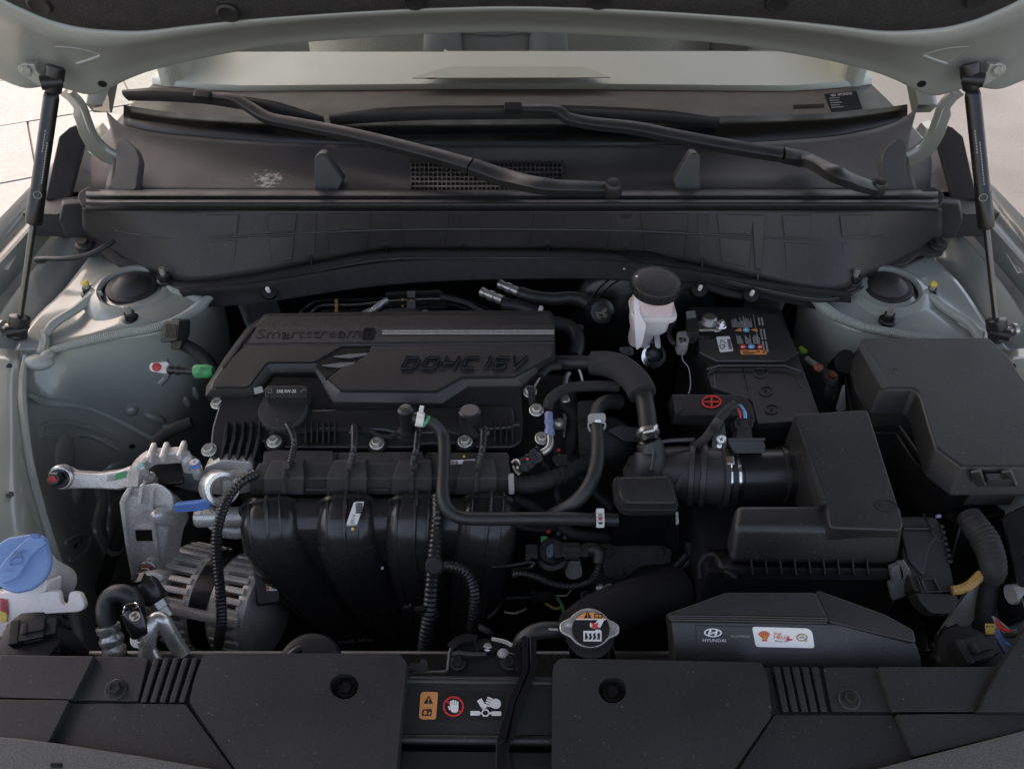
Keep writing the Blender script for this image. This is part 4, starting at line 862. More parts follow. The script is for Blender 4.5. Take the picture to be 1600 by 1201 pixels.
# ================= ENGINE MOUNT =================
em = thing('engine_mount', 'cast aluminium engine mount bracket with an arm bolted to the painted inner wing', 'engine mount', U(230,800,.88))
ap_ = PX(735,.925,760,.908)
B().slab(rp([(84,742),(92,733),(104,733),(112,739),(150,741),(185,736),(206,728),(214,748),(205,760),(185,766),(150,764),(112,764),(98,765),(86,758)], 5, 2), ap_, .016).mk('arm', ALU, em, bev=.004, seg=3)
q = ap_.hit(96,745); B().lathe(q, ap_.n, [(.0145,-.006),(.0150,.002),(.0135,.004),(.009,.0045)], 26).mk('arm_eye', ALUM, em)
bo = bolt(q + ap_.n*.004, ap_.n + V((0,.25,0)), .0085, em, BLK, h=.011); B().lathe(q + ap_.n*.016 + V((-.002,.001,0)), ap_.n, [(.0062,-.006),(.0062,.0015),(.0001,.002)], 6).mk('painted_head', REDB, bo)
decals('green_label', [[(181,739.5),(197,735),(196,746),(178,751)]], ap_, GREEN, em, h=.0015)
decals('barcode', [[(168,743 + k*.1),(181,740.5),(180,741.3),(167.6,743.9)] if k == 0 else [(168-k*.5,743+k*2.2),(181-k*.6,740.5+k*2.3),(180.6-k*.6,741.4+k*2.3),(167.6-k*.5,743.9+k*2.2)] for k in range(5)], ap_, GREY, em, h=.0015)
lg = PX(752,.935,905,.815)
FR_ = rp([(184,784),(192,768),(203,754),(222,756),(245,753),(257,759),(268,770),(273,792),(264,812),(258,850),(250,880),(250,912),(206,912),(204,885),(196,850),(189,800)], 6, 2)
B().slab(FR_, lg, .03, V((.004,.014,-.036))).mk('leg', ALU, em, bev=.003, seg=3)
for l in ([(186,786),(203,757),(209,757),(194,788),(200,850),(212,908),(206,908),(195,850)], [(218,757),(224,757),(219,790),(214,790)], [(235,768),(240,764),(238,790),(246,850),(252,908),(247,908),(239,850),(232,790)]):
    B().slab(l, lg.off(.0065), .012).mk('rib', ALU, em, bev=.0012)
B().slab(rp([(211,828),(239,828),(241,845),(213,845)],2,2), lg.off(.0012), .004).mk('slot', BLK, em); B().slab(rp([(209,823),(240,823),(240,828),(209,828)],2,2), lg.off(.004), .006).mk('slot_lip', ALU, em, bev=.0015)
B().ball(lg.hit(252,812) + V((.002,.016,-.012)), .015, .014, .045, frame((0,-.62,.78))).mk('knuckle', ALU, em)
B().slab(rp([(222,886),(228,872),(240,873),(248,888),(246,902),(224,902)],3,2), lg.off(.003), .006).mk('bolt_seat', ALU, em, bev=.002)
q = lg.off(.004).hit(231,889); bo = bolt(q, lg.n, .0075, em); B().ring([q + lg.n*.004 + (frame(lg.n)[0]*math.cos(a)+frame(lg.n)[1]*math.sin(a))*.0078 for a in [R(k*20) for k in range(18)]], [q + lg.n*.004 + (frame(lg.n)[0]*math.cos(a)+frame(lg.n)[1]*math.sin(a))*.0068 for a in [R(k*20) for k in range(18)]], lg.n*.003).mk('painted_ring', REDB, bo)
lp_ = UU([(208,762,.93),(212,738,.938),(222,722,.94),(238,711,.94),(262,709,.94),(282,708,.94),(291,716,.938),(297,734,.92)])
B().sweep(lp_, [(-.0065,-.010),(.0065,-.010),(.0065,.004),(.0045,.006),(-.0045,.006),(-.0065,.004)], UP, 5).mk('hoop', ALU, em, sharp=30, bev=0)
for x, y in ((237,703),(257,702),(284,700)): B().bar(U(x-4,y+16,.948), U(x+5,y-8,.948), .006, .010).mk('rib', ALU, em, bev=.0018)
B().slab(rp([(212,748),(214,728),(226,716),(284,714),(292,728),(286,756),(222,758)],6,2), PX(714,.922,758,.905), .03).mk('rubber_block', BLK, em, bev=.003)
q = U(236,752,.915); B().lathe(q, V((-.12,-.1,1)), [(.0088,0),(.0088,.008),(.0055,.009),(.0055,.028),(.0045,.030),(.0001,.030)], 16).mk('stud', ALUM, em)
B().lathe(q + V((-.12,-.1,1)).normalized()*.028, V((-.12,-.1,1)), [(.0046,0),(.0044,.0028),(.0001,.003)], 14).mk('painted_tip', pm('teal_mark', (.10,.30,.32), .5), em)
text('cast_mark', 'ADC', 210, 771, 15, 7, lg, pm('cast_shadow_mark', (.30,.28,.26), .6, .8), em, ang=4, h=.0012)

# ================= ALTERNATOR =================
al = thing('alternator', 'cast aluminium alternator with finned vents showing copper windings', 'alternator', U(350,935,.76))
c = U(352,938,.765); AX = V((1,-.26,.06)).normalized(); S, Uu, _ = frame(AX, UP)   # axis runs along the engine
def rad(a): return S*math.cos(R(a)) + Uu*math.sin(R(a))
B().lathe(c, AX, [(.050,-.052),(.052,-.045),(.052,.045),(.050,.052)], 36).mk('stator', BLK, al)
for sx in (-1, 1):
    B().lathe(c + AX*(.028*sx), AX, [(.0520,-.007),(.0535,-.005),(.0535,.005),(.0520,.007)], 36).mk('winding', COPPER, al)
B().lathe(c, AX, [(.052,-.012),(.0625,-.010),(.0630,.014),(.052,.016)], 44).mk('stator_band', BLK, al)
for x0, x1, r_ in ((-.064,-.050,.060),(-.020,-.010,.0615),(.014,.024,.0615),(.050,.062,.060)):
    B().lathe(c, AX, [(r_-.006,x0-.003),(r_,x0),(r_+.001,(x0+x1)/2),(r_,x1),(r_-.006,x1+.003)], 48).mk('housing_ring', ALU, al)
for a in range(0, 360, 12):
    d = rad(a)
    for x0, x1 in ((-.058,-.014),(.018,.056)):
        p = c + d*.0595; B().box(p + AX*(x0+x1)/2, .0078, .010, x1-x0, (AX.cross(d), d, AX)).mk('fin', ALU, al, bev=.0015)
B().lathe(c, AX, [(.034,-.086),(.046,-.084),(.046,-.072),(.058,-.070),(.060,-.066)], 40).mk('front_plate', ALU, al)
B().lathe(c, AX, [(.0001,-.108),(.028,-.108),(.030,-.106),(.029,-.102),(.030,-.098),(.029,-.094),(.030,-.090),(.028,-.086)], 36).mk('pulley', BLK, al)
for a in (40, 175, 210): B().bar(c + rad(a)*.064 - AX*.062, c + rad(a)*.064 + AX*.060, .012, .010, rad(a)).mk('tie_lug', ALU, al, bev=.003)
q = U(414,905,.838); lp2 = PL(q, TOCAM(q) + V((.2,0,.2))); B().slab(rp([(398,880),(432,868),(438,940),(404,945)],4,1), lp2.off(-.002), .03).mk('rear_cap', PLD, al, bev=.003)
decal('rating_label', [(415,899),(431,896),(433,922),(416,923)], lp2, WHITE, al, h=.0005); decals('label_band', [[(415,899),(421,898),(421,923),(416,923)]], lp2, ORANGE, al, h=.001)
text('label_text', 'N2G', 418, 911, 16, 5, lp2, INK, al, ang=-88, h=.0016); decals('barcode', [[(424,901+k*2),(430,900+k*2),(430,901+k*2),(424,902+k*2)] for k in range(10)], lp2, INK, al, h=.0012)
B().lathe(U(412,962,.755), TOCAM(U(412,962,.755)), [(.011,-.004),(.011,.004),(.008,.007),(.006,.012),(.0001,.012)], 18).mk('terminal_boot', RUB, al)
B().tube(UU([(416,962,.767),(413,972,.762),(409,982,.755),(400,995,.74)]), .0019, 7, 4).mk('lead', RED, al); B().tube(UU([(404,985,.757),(396,1000,.745),(380,1006,.735),(366,1006,.735)]), .0022, 7, 4).mk('lead', BLK, al)
ct = B().tube(UU([(398,741,.94),(378,752,.942),(360,772,.935),(347,800,.92),(339,835,.90),(340,880,.875),(345,930,.85),(346,975,.82),(340,1010,.79)]), .0062, 12, 6, rib=.0042, dep=.16).mk('corrugated_conduit', PLS)
tag(ct, 'thin ribbed black conduit curving down in front of the alternator', 'conduit')
# ================= BATTERY =================
BT = PZ(.962)
ba = thing('battery', 'black car battery with G7 label, warning symbols and three round vent marks', 'battery', BT.hit(1170,580))
B().slab(rp([(1075,478),(1220,480),(1285,655),(1128,662),(1120,640),(1105,560)], 4, 2), BT, .19).mk('case', PLD, ba, bev=.003)
B().slab(rp([(1090,526),(1102,488),(1140,486),(1218,490),(1246,552),(1226,565),(1118,564),(1094,552)], 3, 2), BT.off(.007), .012).mk('lid', PLD, ba, bev=.0015)
B().slab(rp([(1104,582),(1122,570),(1226,570),(1250,584),(1262,606),(1282,655),(1184,662),(1176,626),(1112,606)], 3, 2), BT.off(.004), .01).mk('lid', PLD, ba, bev=.0015)
b = B(); P_ = BT.off(.009)
b.tube(P_.on([(1094,551),(1120,564),(1226,564),(1248,550)]), .0014, 6, 0); b.tube(P_.on([(1104,577),(1122,571),(1226,571),(1252,580)]), .0014, 6, 0); b.mk('lid_ridge', PLS, ba)
B().tube(BT.off(.0045).on([(1118,607),(1116,583),(1130,572)]), .0009, 5, 0).mk('lid_groove', BLK, ba); B().tube(BT.off(.0045).on([(1228,572),(1244,584),(1252,606)]), .0009, 5, 0).mk('lid_groove', BLK, ba); B().tube(BT.off(.0045).on([(1160,573),(1172,622)]), .0008, 5, 0).mk('lid_groove', BLK, ba)
BP = BT.off(.0072)
decal('code_label', rp([(1119,526),(1140,525),(1146,548),(1125,550)], 2, 2), BP, WHITE, ba)
text('label_text', 'G7', 1129, 538, 15, 9, BP, INK, ba, ang=-80, h=.0016)
decals('barcode', [[(1136+k*.4,530+k*2.0),(1141+k*.4,529.6+k*2.0),(1141.3+k*.4,530.8+k*2),(1136.3+k*.4,531.2+k*2)] for k in range(8)], BP, INK, ba, h=.0014)
# warning print on the lid
pr = []
def skew(l): return [(x + (y-500)*.18, y) for x, y in l]
random.seed(3)
for c0, y0, n in ((1142,493,5),(1152,493,6),(1163,499,6)):
    for k in range(n): h_ = random.uniform(8, 17); pr.append(skew([(c0+k*1.9, 511-h_),(c0+k*1.9+1.1, 511-h_),(c0+k*1.9+1.1, 511),(c0+k*1.9, 511)]))
for c0, n in ((1146,5),(1159,5),(1171,6)):
    for k in range(n): h_ = random.uniform(7, 15); pr.append(skew([(c0+k*1.9, 537-h_),(c0+k*1.9+1.1, 537-h_),(c0+k*1.9+1.1, 537),(c0+k*1.9, 537)]))
decals('warning_text', pr, BP, GREY, ba, h=.001)
pr = []
for c0 in (1184.5, 1189.5):
    for y0, y1 in ((496,508),(514,530),(533,550)):
        y = y0
        while y < y1: h_ = random.uniform(1.5, 4); pr.append(skew([(c0,y),(c0+2.6,y),(c0+2.6,min(y+h_,y1)),(c0,min(y+h_,y1))])); y += h_ + .8
decals('side_text', pr, BP, GREY, ba, h=.001); decals('side_line', [skew([(1178,492),(1178.8,492),(1178.8,538),(1178,538)])], BP, GREY, ba, h=.001)
decals('warning_triangle', [[(1148,516.5),(1158,512),(1159,517.5)],[(1173,515),(1183,513),(1184,518)]], BP, ORANGE, ba, h=.001)
for (x, y), m_ in (((1166,515),CYAN),((1174,541),CYAN),((1161,541.5),RED),((1188,541.5),RED)):
    d_ = decal('warning_disc', ell(x, y, 5.6, 3.6, 20), BP, m_, ba, h=.001)
    decals('pictogram', [ell(x-1, y, 1.6, 1.4, 10), rect(x-.5, y-.8, 3, 1.4)], BP, WHITE, d_, h=.0016)
decal('warning_panel', [(1156,546.5),(1197,546.5),(1198,553.5),(1158,553.5)], BP, ORANGE, ba, h=.001)
decals('panel_print', [rect(1161, 548, 9, .8), rect(1161, 550, 20, .8), rect(1161,551.6,17,.8), rect(1182,548,5,1.6), [(1191,551.5),(1193,548),(1195,551.5)]], BP, pm('brown_print', (.16,.06,.02), .5), ba, h=.0016)
for x, y in ((1189,582),(1197,610),(1206,638)):
    o_ = [];
    b = B().ring(BT.off(.0052).on(ell(x, y, 11.5, 8.2, 32)), BT.off(.0052).on(ell(x, y, 8.6, 6, 32)), V((0,0,-.002))); b.mk('vent_ring', BLK, ba, flat=True)
    decals('vent_notch', [rot2(rect(x-2, y-1.2, 4, 2.4), x, y, a) for a in (0, 90)], BT, PLD, ba, h=.0053)
# negative clamp with sensor
tm = thing('battery_clamp', 'bright metal battery terminal clamp with a nut and black sensor body', 'battery clamp', BT.hit(1110,507))
B().slab(rp([(1088,502),(1104,498),(1122,500),(1133,504),(1132,513),(1120,516),(1112,515),(1090,516)], 4, 2), BT.off(.018), .004).mk('clamp_plate', CHROME, tm, bev=.001)
B().lathe(BT.off(.012).hit(1107,506), UP, [(.011,0),(.0105,.010),(.008,.0125),(.0001,.0125)], 22).mk('post', pm('lead_post', (.35,.34,.33), .45, 1), tm)
bolt(BT.off(.018).hit(1126,508), UP + V((.1,-.2,0)), .0055, tm, CHROME, stud=.004)
b = B(); b.slab(rp([(1072,498),(1090,496),(1094,512),(1090,520),(1076,520)],2,1), BT.off(.02), .02); b.slab(rect(1074,486,15,14), BT.off(.012), .02); b.slab([(1066,520),(1106,520),(1108,526),(1068,526)], BT.off(.009), .012); b.mk('sensor_body', PLD, tm, bev=.0015)
B().slab([(1072,486),(1086,485),(1088,495),(1073,496)], BT.off(.0145), .004).mk('sensor_label', GREYP, tm, bev=.0005)
cn = thing('grey_connector', 'pale grey wire connector beside the battery corner', 'connector', BT.hit(1066,527))
B().slab(rp([(1058,518),(1074,516),(1077,530),(1075,536),(1062,537),(1058,530)],2,1), BT.off(.012), .02).mk('housing', GREYP, cn, bev=.001)
decals('pin_slot', [rect(1061,527,5,4), rect(1068,528,4,5), rect(1063,532,3,3)], BT.off(.012), INK, cn, h=.0006)
B().tube(UU([(1063,538,.96),(1052,536,.965),(1046,524,.965),(1047,512,.965),(1053,503,.97),(1054,492,.972)]), .0035, 8, 5).mk('lead', RUB, cn)
# positive terminal cover
pc = thing('terminal_cover', 'black positive terminal cover marked with a red plus in a ring', 'terminal cover', U(1110,630,.975))
pp = PX(615,.982,648,.976)
B().slab(rp([(1049,615),(1160,616),(1174,630),(1178,650),(1056,648)], 3, 2), pp, .02, grow=.05).mk('lid', PLG, pc, bev=.002)
B().slab([(1050,615),(1063,617),(1066,640),(1056,647)], pp.off(.0012), .003).mk('chamfer', PLG, pc, bev=.0008)
B().slab(rp([(1050,652),(1180,652),(1180,668),(1056,664)], 3, 2), PX(652,.957,668,.945), .03).mk('base', PLD, pc, bev=.002)
b = B().ring(pp.off(.0012).on(ell(1112,627,15.5,10,36,-2)), pp.off(.0012).on(ell(1112,627,13,7.8,36,-2)), -pp.n*.0008); b.slab(rect(1100.5,626.2,23,1.8), pp.off(.0012), .0006); b.slab(rect(1110.6,619,2.6,16), pp.off(.0013), .0006); b.mk('plus_mark', RED, pc, flat=True)
wr = B().tube(UU([(1070,540,.965),(1066,560,.962),(1076,575,.962),(1079,600,.965),(1076,615,.972)]), .0008, 6, 5).mk('thin_cable', GREYP); tag(wr, 'thin pale wire running down beside the battery to the plus cover', 'wire')
lk = thing('battery_clip', 'small corroded copper coloured battery fixing beside the fuse box', 'clip', U(1275,580,.955))
B().tube(UU([(1260,560,.95),(1268,566,.95),(1280,573,.95)]), .004, 9, 4).mk('threaded_rod', STEEL, lk); B().lathe(U(1279,574,.955), TOCAM(U(1279,574,.955)), [(.006,-.002),(.006,.003),(.003,.004),(.0001,.004)], 12).mk('nut', COPPER, lk); B().slab(rp([(1284,574),(1304,578),(1312,588),(1306,596),(1290,590)],3,1), PZ(.952), .01).mk('bracket', DEEP, lk, bev=.002); B().lathe(U(1300,588,.955), UP, [(.006,0),(.006,.004),(.0001,.005)], 6).mk('nut', COPPER, lk)
tag(B().slab([(1306,638),(1316,606),(1320,602),(1322,640),(1310,645)], PX(600,.95,645,.90), .002).mk('paper_tag', pm('paper', (.34,.32,.30), .8, grain=.6, gs=200, var=.3, vs=120)), 'crumpled grey paper tag hanging between the battery and the fuse box', 'tag')

# ================= BRAKE RESERVOIR AND SERVO =================
br = thing('brake_fluid_reservoir', 'translucent white brake fluid reservoir with round black cap', 'brake reservoir', U(1020,520,.96))
q = U(1024,447,1.035); ax = V((.04,-.12,1)).normalized()
B().lathe(q, ax, [(.0315,-.007),(.0325,-.001),(.0325,.007),(.0315,.009),(.0295,.0095),(.028,.011),(.023,.012),(.0001,.012)], 40).mk('cap', PLG, br)
b = B(); S, Uu, A = frame(ax)
for k in range(22): a = R(k*360/22); d = S*math.cos(a)+Uu*math.sin(a); b.box(q + d*.0323 + A*.001, .003, .0026, .011, (A.cross(d), d, A))
b.mk('cap_ridge', PLG, br)
CPp = PL(q + ax*.0122, ax)
for k, (s_, w_) in enumerate((('WARNING', 26),('CLEAN FILLER CAP', 36),('BEFORE REMOVING', 36),('USE ONLY DOT 4', 32),('BRAKE FLUID', 26))):
    text('embossed_text', s_, 1026, 424 + k*5, w_, 3.2, CPp, pm('cap_relief', (.05,.047,.046), .45) if k == 0 else MATS['cap_relief'], br, ang=3, h=.0002)
def rr_(w_, d_, z, cx=0, cy=0, r_=.012, n=5):
    c0 = q + V((cx, cy, z)); o = []
    for sx, sy, a0 in ((1,1,0),(-1,1,90),(-1,-1,180),(1,-1,270)):
        for k in range(n): a = R(a0 + 90*k/(n-1)); o.append(c0 + V((sx*(w_/2-r_) + r_*math.cos(a), sy*(d_/2-r_) + r_*math.sin(a), 0)))
    return o
def loft(loops, name, mat, par): 
    b = B(); n = len(loops[0]); b.add([p for l in loops for p in l], [(i*n+j, i*n+(j+1)%n, (i+1)*n+(j+1)%n, (i+1)*n+j) for i in range(len(loops)-1) for j in range(n)] + [tuple(range(n)), tuple(range(len(loops)*n-1, (len(loops)-1)*n-1, -1))]); return b.mk(name, mat, par)
loft([rr_(.050,.05,-.008,0,.004), rr_(.052,.05,-.03,0,.004), rr_(.052,.05,-.036,0,.004)], 'tank_upper', TANKP, br)
loft([rr_(.060,.054,-.0355,.001,.004), rr_(.062,.056,-.040,.001,.004), rr_(.060,.054,-.0445,.001,.004)], 'tank_flange', TANK, br)
loft([rr_(.052,.05,-.044,-.001,.006), rr_(.05,.05,-.064,-.002,.006), rr_(.044,.045,-.070,-.004,.006)], 'tank_lower', TANK, br)
loft([rr_(.034,.04,-.069,-.006,.01), rr_(.030,.036,-.100,-.010,.014)], 'neck', TANK, br)
B().slab(rp([(993,428),(998,432),(1000,490),(1010,508),(1003,540),(994,548),(992,520),(990,470)], 3, 2), PL(q + V((-.03,-.005,0)), TOCAM(q)), .012).mk('side_rib', TANK, br, bev=.001)
B().slab(rp([(1006,516),(1030,516),(1033,545),(1024,544),(1022,522),(1014,522),(1013,546),(1004,545)], 3, 1), PL(U(1018,530,.945), TOCAM(U(1018,530,.945))), .006).mk('outlet_collar', TANK, br, bev=.001)
B().lathe(U(1018,528,.940), V((0,-.5,.4)), [(.010,-.03),(.010,.0),(.008,.004),(.0001,.004)], 16).mk('outlet', BLK, br)
sv = thing('brake_servo', 'black round brake servo with pressed rings behind the reservoir', 'brake servo', U(985,520,.90))
q2 = V((U(1000,530,y=1.02).x, 1.02, .90)); sax = V((.0,-1,.12)).normalized()
B().lathe(q2, sax, [(.0001,.030),(.045,.028),(.060,.022),(.078,.018),(.098,.010),(.108,-.004),(.112,-.012),(.112,-.02),(.10,-.05)], 56).mk('shell', BLK, sv, sharp=60)
for r_, h_ in ((.084,.0165),(.092,.013)): B().tube([q2 + sax*h_ + (frame(sax)[0]*math.cos(R(a))+frame(sax)[1]*math.sin(R(a)))*r_ for a in range(0, 361, 8)], .0014, 6, 0).mk('pressed_ring', BLK, sv)
B().lathe(U(1021,556,.91), V((.1,-.8,.5)), [(.019,-.03),(.020,-.003),(.018,.002),(.013,.003),(.0001,.004)], 28).mk('cylinder_end', CHROME, sv)
B().lathe(U(1021,553,.915), V((.1,-.8,.5)), [(.012,0),(.011,.012),(.007,.014),(.0001,.014)], 20).mk('switch', PLS, sv)
q = U(977,549,.93); pl = PL(q, TOCAM(q)); B().slab(rp([(966,542),(990,541),(990,556),(970,556)],3,1), pl, .004).mk('bracket', BLK, sv, bev=.001); bolt(pl.hit(977,549), pl.n, .005, sv, BLK)
tag(B().slab(rp([(925,466),(936,433),(945,430),(990,432),(990,456),(956,480),(942,484)],3,1), P3((925,466,.93),(940,430,.955),(990,432,.955)), .003).mk('heat_shield', pm('shield_metal', (.38,.37,.37), .35, .9)), 'bare silver heat shield sheet behind the brake servo', 'heat shield')

# ================= FUSE BOX =================
FB = PX(527, 1.010, 728, 1.0)
fb = thing('fuse_box', 'large black fuse box with a stepped smooth lid and front latch', 'fuse box', FB.hit(1480,650))
lid = [(1347,527),(1545,526),(1577,556),(1600,592),(1660,640),(1660,729),(1503,729),(1461,698),(1449,660),(1437,618),(1430,607),(1378,607),(1362,580),(1342,545)]
B().slab(rp(lid, 5, 2), FB, .05, V((-.004,-.008,-.036)), grow=.02).mk('lid', PLG, fb, bev=.005, seg=3)
B().slab(rp([(1342,545),(1345,533),(1392,604),(1378,608)],3,1), FB.off(.0016), .003).mk('lid_chamfer', PLG, fb, bev=.0012)
F2 = PX(663, .955, 758, .925)
B().slab(rp([(1325,560),(1345,540),(1660,560),(1660,760),(1488,760),(1437,712),(1406,664),(1366,664),(1336,610)], 4, 2), PZ(.948), .16).mk('base', PLD, fb, bev=.003)
b = B(); b.tube(PZ(.9505).on([(1364,663),(1405,663),(1437,708),(1488,757),(1660,757)]), .0018, 6, 0); b.tube(PZ(.943).on([(1366,676),(1400,676),(1430,722),(1486,770),(1660,770)]), .0015, 6, 0); b.mk('base_rim', PLS, fb)
b = B(); b.bar(U(1524,735,1.0), U(1534,758,.985), .006, .010); b.bar(U(1572,735,1.0), U(1582,758,.985), .006, .010); b.bar(U(1538,750,.990), U(1576,750,.990), .010, .012); b.slab(rect(1516,762,74,8), PZ(.968), .02); b.mk('latch', PLG, fb, bev=.0012)
text('moulded_mark', 'LT', 1394, 580, 12, 9, FB, BLK, fb, ang=0, shear=.4, h=.0006)
text('moulded_mark', 'U', 1437, 686, 6, 7, PZ(.951), GREYD, fb, ang=20)
for x in (1330, 1345, 1356): B().tube(UU([(x-16,570,.94),(x-8,600,.935),(x,640,.93),(x+2,660,.93)]), .002, 6, 4).mk('side_ridge', PLS, fb)
sb = B().slab(rp([(1303,560),(1312,548),(1324,545),(1336,552),(1325,586),(1306,578)],4,1), PX(545,.965,590,.945), .03).mk('fuse_bracket', BLK); 
sb.parent = fb; sb.location = WL[sb.name] - WL[fb.name]; sb.name = 'side_bracket'

# ================= AIR CLEANER =================
ac = thing('air_cleaner', 'large black air cleaner housing with a tall wedge lid and finned front edge', 'air cleaner', U(1290,800,.95))
# wedge block: front, back and side faces as one closed solid
WD = P3((1241,646,1.004),(1356,639,1.004),(1408,827,.9775))
A0 = WD.on(rp([(1241,646),(1356,639),(1412,816),(1409,828),(1297,824),(1291,788)], 5, 2))
cA = sum(A0, V())/len(A0); Bq = [cA + (p - cA)*1.02 + V((0,.004,-.07)) for p in A0]
B().prism(A0, Bq).mk('wedge', PLG, ac, bev=.004, seg=3)
B().slab([(1242,647),(1251,668),(1293,786),(1282,788)], WD.off(.0008), .015).mk('wedge_chamfer', PLG, ac, bev=.001)
ld = UU([(1146,787,.972),(1292,786,.977),(1412,800,.982),(1412,832,.972),(1146,832,.958)])
fp = UU([(1142,800,.968),(1160,787,.974),(1292,787,.980),(1400,800,.985),(1411,815,.982),(1411,835,.972),(1142,835,.962)])
lt = UU([(1143,806,.966),(1156,787,.972),(1300,786,.980),(1411,812,.985)]); lb2 = UU([(1139,878,.930),(1139,872,.930),(1406,872,.930),(1406,880,.930)])
b = B(); fr_t = UU([(1146,822,.9635),(1410,826,.9775)]); fr_b = UU([(1139,882,.925),(1406,884,.925)]); bk_t = UU([(1150,786,.968),(1411,786,.979)]); bk_b = [V((p.x, p.y, .90)) for p in bk_t]
b.add([fr_b[0], fr_b[1], fr_t[1], fr_t[0], bk_b[0], bk_b[1], bk_t[1], bk_t[0]], [(0,1,2,3),(3,2,6,7),(7,6,5,4),(4,5,1,0),(0,3,7,4),(1,5,6,2)]); b.mk('lid', PLG, ac, bev=.008, seg=4)
b = B(); t0 = UU([(1122,886,.926),(1406,888,.926),(1404,908,.906),(1140,908,.906)]); b.prism(t0, [p + V((0,.05,-.03)) for p in t0]); b.mk('rim', PLD, ac, bev=.004)
for k in range(9):
    x = 1174 + k*22.6; q = U(x, 872, .934); B().prism(UU([(x-1.5,874,.936),(x+1,874,.936),(x+4,898,.922),(x+1,898,.922)]), UU([(x-1.5,878,.92),(x+1,878,.92),(x+4,904,.90),(x+1,904,.90)])).mk('fin', PLG, ac, bev=.0006, seg=1)
B().tube(UU([(1095,905,.90),(1094,880,.905),(1104,868,.91),(1118,868,.915),(1128,886,.92),(1150,902,.915)]), .003, 8, 5).mk('clip_loop', PLS, ac)
b = B(); bb = UU([(1100,905,.86),(1405,912,.86)]); b.box((bb[0]+bb[1])/2 + V((0,.09,-.03)), (bb[1]-bb[0]).length*1.05, .20, .12); b.mk('lower_tray', PLD, ac, bev=.01)
wp_ = WD; text('moulded_mark', 'PP-GF', 1384, 789, 32, 8, wp_, PLD, ac, ang=4, shear=-.1, h=.0005)
b = B().ring(wp_.off(.0006).on(ell(1384,789,18,9,28,6)), wp_.off(.0006).on(ell(1384,789,17,8.2,28,6)), -wp_.n*.0004); b.mk('moulded_ring', PLD, ac, flat=True)
b = B(); b.bar(U(1396,882,.935), U(1402,912,.91), .010, .006, (0,-1,1)); b.bar(U(1406,875,.94), U(1417,892,.93), .003, .008); b.bar(U(1417,892,.93), U(1418,912,.912), .003, .008); b.bar(U(1398,905,.915), U(1404,932,.895), .016, .006, (0,-1,1)); b.mk('wire_clip', GREYD, ac, bev=.001)
# air flow meter tube between wedge and bellows
af = thing('airflow_meter', 'black cylindrical air flow meter with a plug-in sensor on top', 'air flow sensor', U(1200,742,.93))
c0, c1 = U(1137,744,.930), U(1268,740,.934); d = (c1-c0).normalized(); L_ = (c1-c0).length
B().lathe(c0, d, [(.0285,0),(.0300,.001),(.0300,.012),(.0312,.013),(.0312,L_*.62),(.0335,L_*.63),(.0335,L_*.67),(.0318,L_*.68),(.0318,L_*.9),(.036,L_*.92),(.036,L_*1.05)], 44).mk('body', PLS, af, sharp=30)
fl_ = PX(686,.982,708,.970); B().slab(rp([(1136,687),(1193,688),(1196,694),(1196,708),(1148,708)],2,1), fl_, .03).mk('sensor_flange', PLG, af, bev=.001); B().slab(rect(1138,684,58,4), fl_.off(.003), .006).mk('flange_edge', COWL, af, bev=.0006)
b = B(); pl = PX(650,1.0,690,.985); b.slab(rp([(1150,651),(1175,651),(1176,668),(1149,668)],2,1), pl, .02); b.slab([(1152,668),(1174,668),(1176,684),(1150,684)], pl.off(-.002), .02); b.slab(rect(1157,655,12,10), pl.off(.003), .006); b.slab([(1148,656),(1151,656),(1151,666),(1148,666)], pl.off(.002), .01); b.slab([(1174,656),(1177,656),(1177,666),(1174,666)], pl.off(.002), .01); b.mk('sensor_plug', PLD, af, bev=.0008)
for x, m_ in ((1157,RED),(1161,PLS),(1163,BLUEH),(1166,CYAN)): B().tube(UU([(x,653,1.0),(x-1,644,1.006),(x-5,637,1.008),(x-9,632,1.008)]), .0010, 6, 4).mk('wire', m_, af)
q = U(1127,688,.985); ln = PL(q, TOCAM(q)); B().slab(rp([(1114,668),(1132,660),(1136,690),(1134,702),(1112,702)],3,1), ln.off(-.003), .004).mk('lug', PLD, af, bev=.001)
B().lathe(ln.hit(1127,686), ln.n, [(.0055,-.002),(.0056,.002),(.0042,.0038),(.0001,.0042)], 20).mk('screw', ALUM, af); decals('screw_slot', [rot2(rect(1123.5,685.2,7,1.6),1127,686,30), rot2(rect(1123.5,685.2,7,1.6),1127,686,120)], ln.off(.0040), INK, af, h=.0003); B().lathe(ln.hit(1124,696), ln.n, [(.0028,-.002),(.0028,.003),(.0001,.004)], 14).mk('rivet', ALUM, af)
th = B().tube(UU([(1150,632,1.008),(1138,640,1.004),(1124,655,.998),(1112,672,.990),(1100,687,.978),(1086,697,.96)]), [.0062,.0058,.006,.0055,.0052], 12, 6, rib=.004, dep=.12).mk('taped_harness', TAPE); tag(th, 'taped wire harness leading to the air flow sensor', 'wire harness')
B().bar(U(1113,662,.997), U(1128,668,.997), .014, .012).mk('harness_clip', PLD, th, bev=.002)

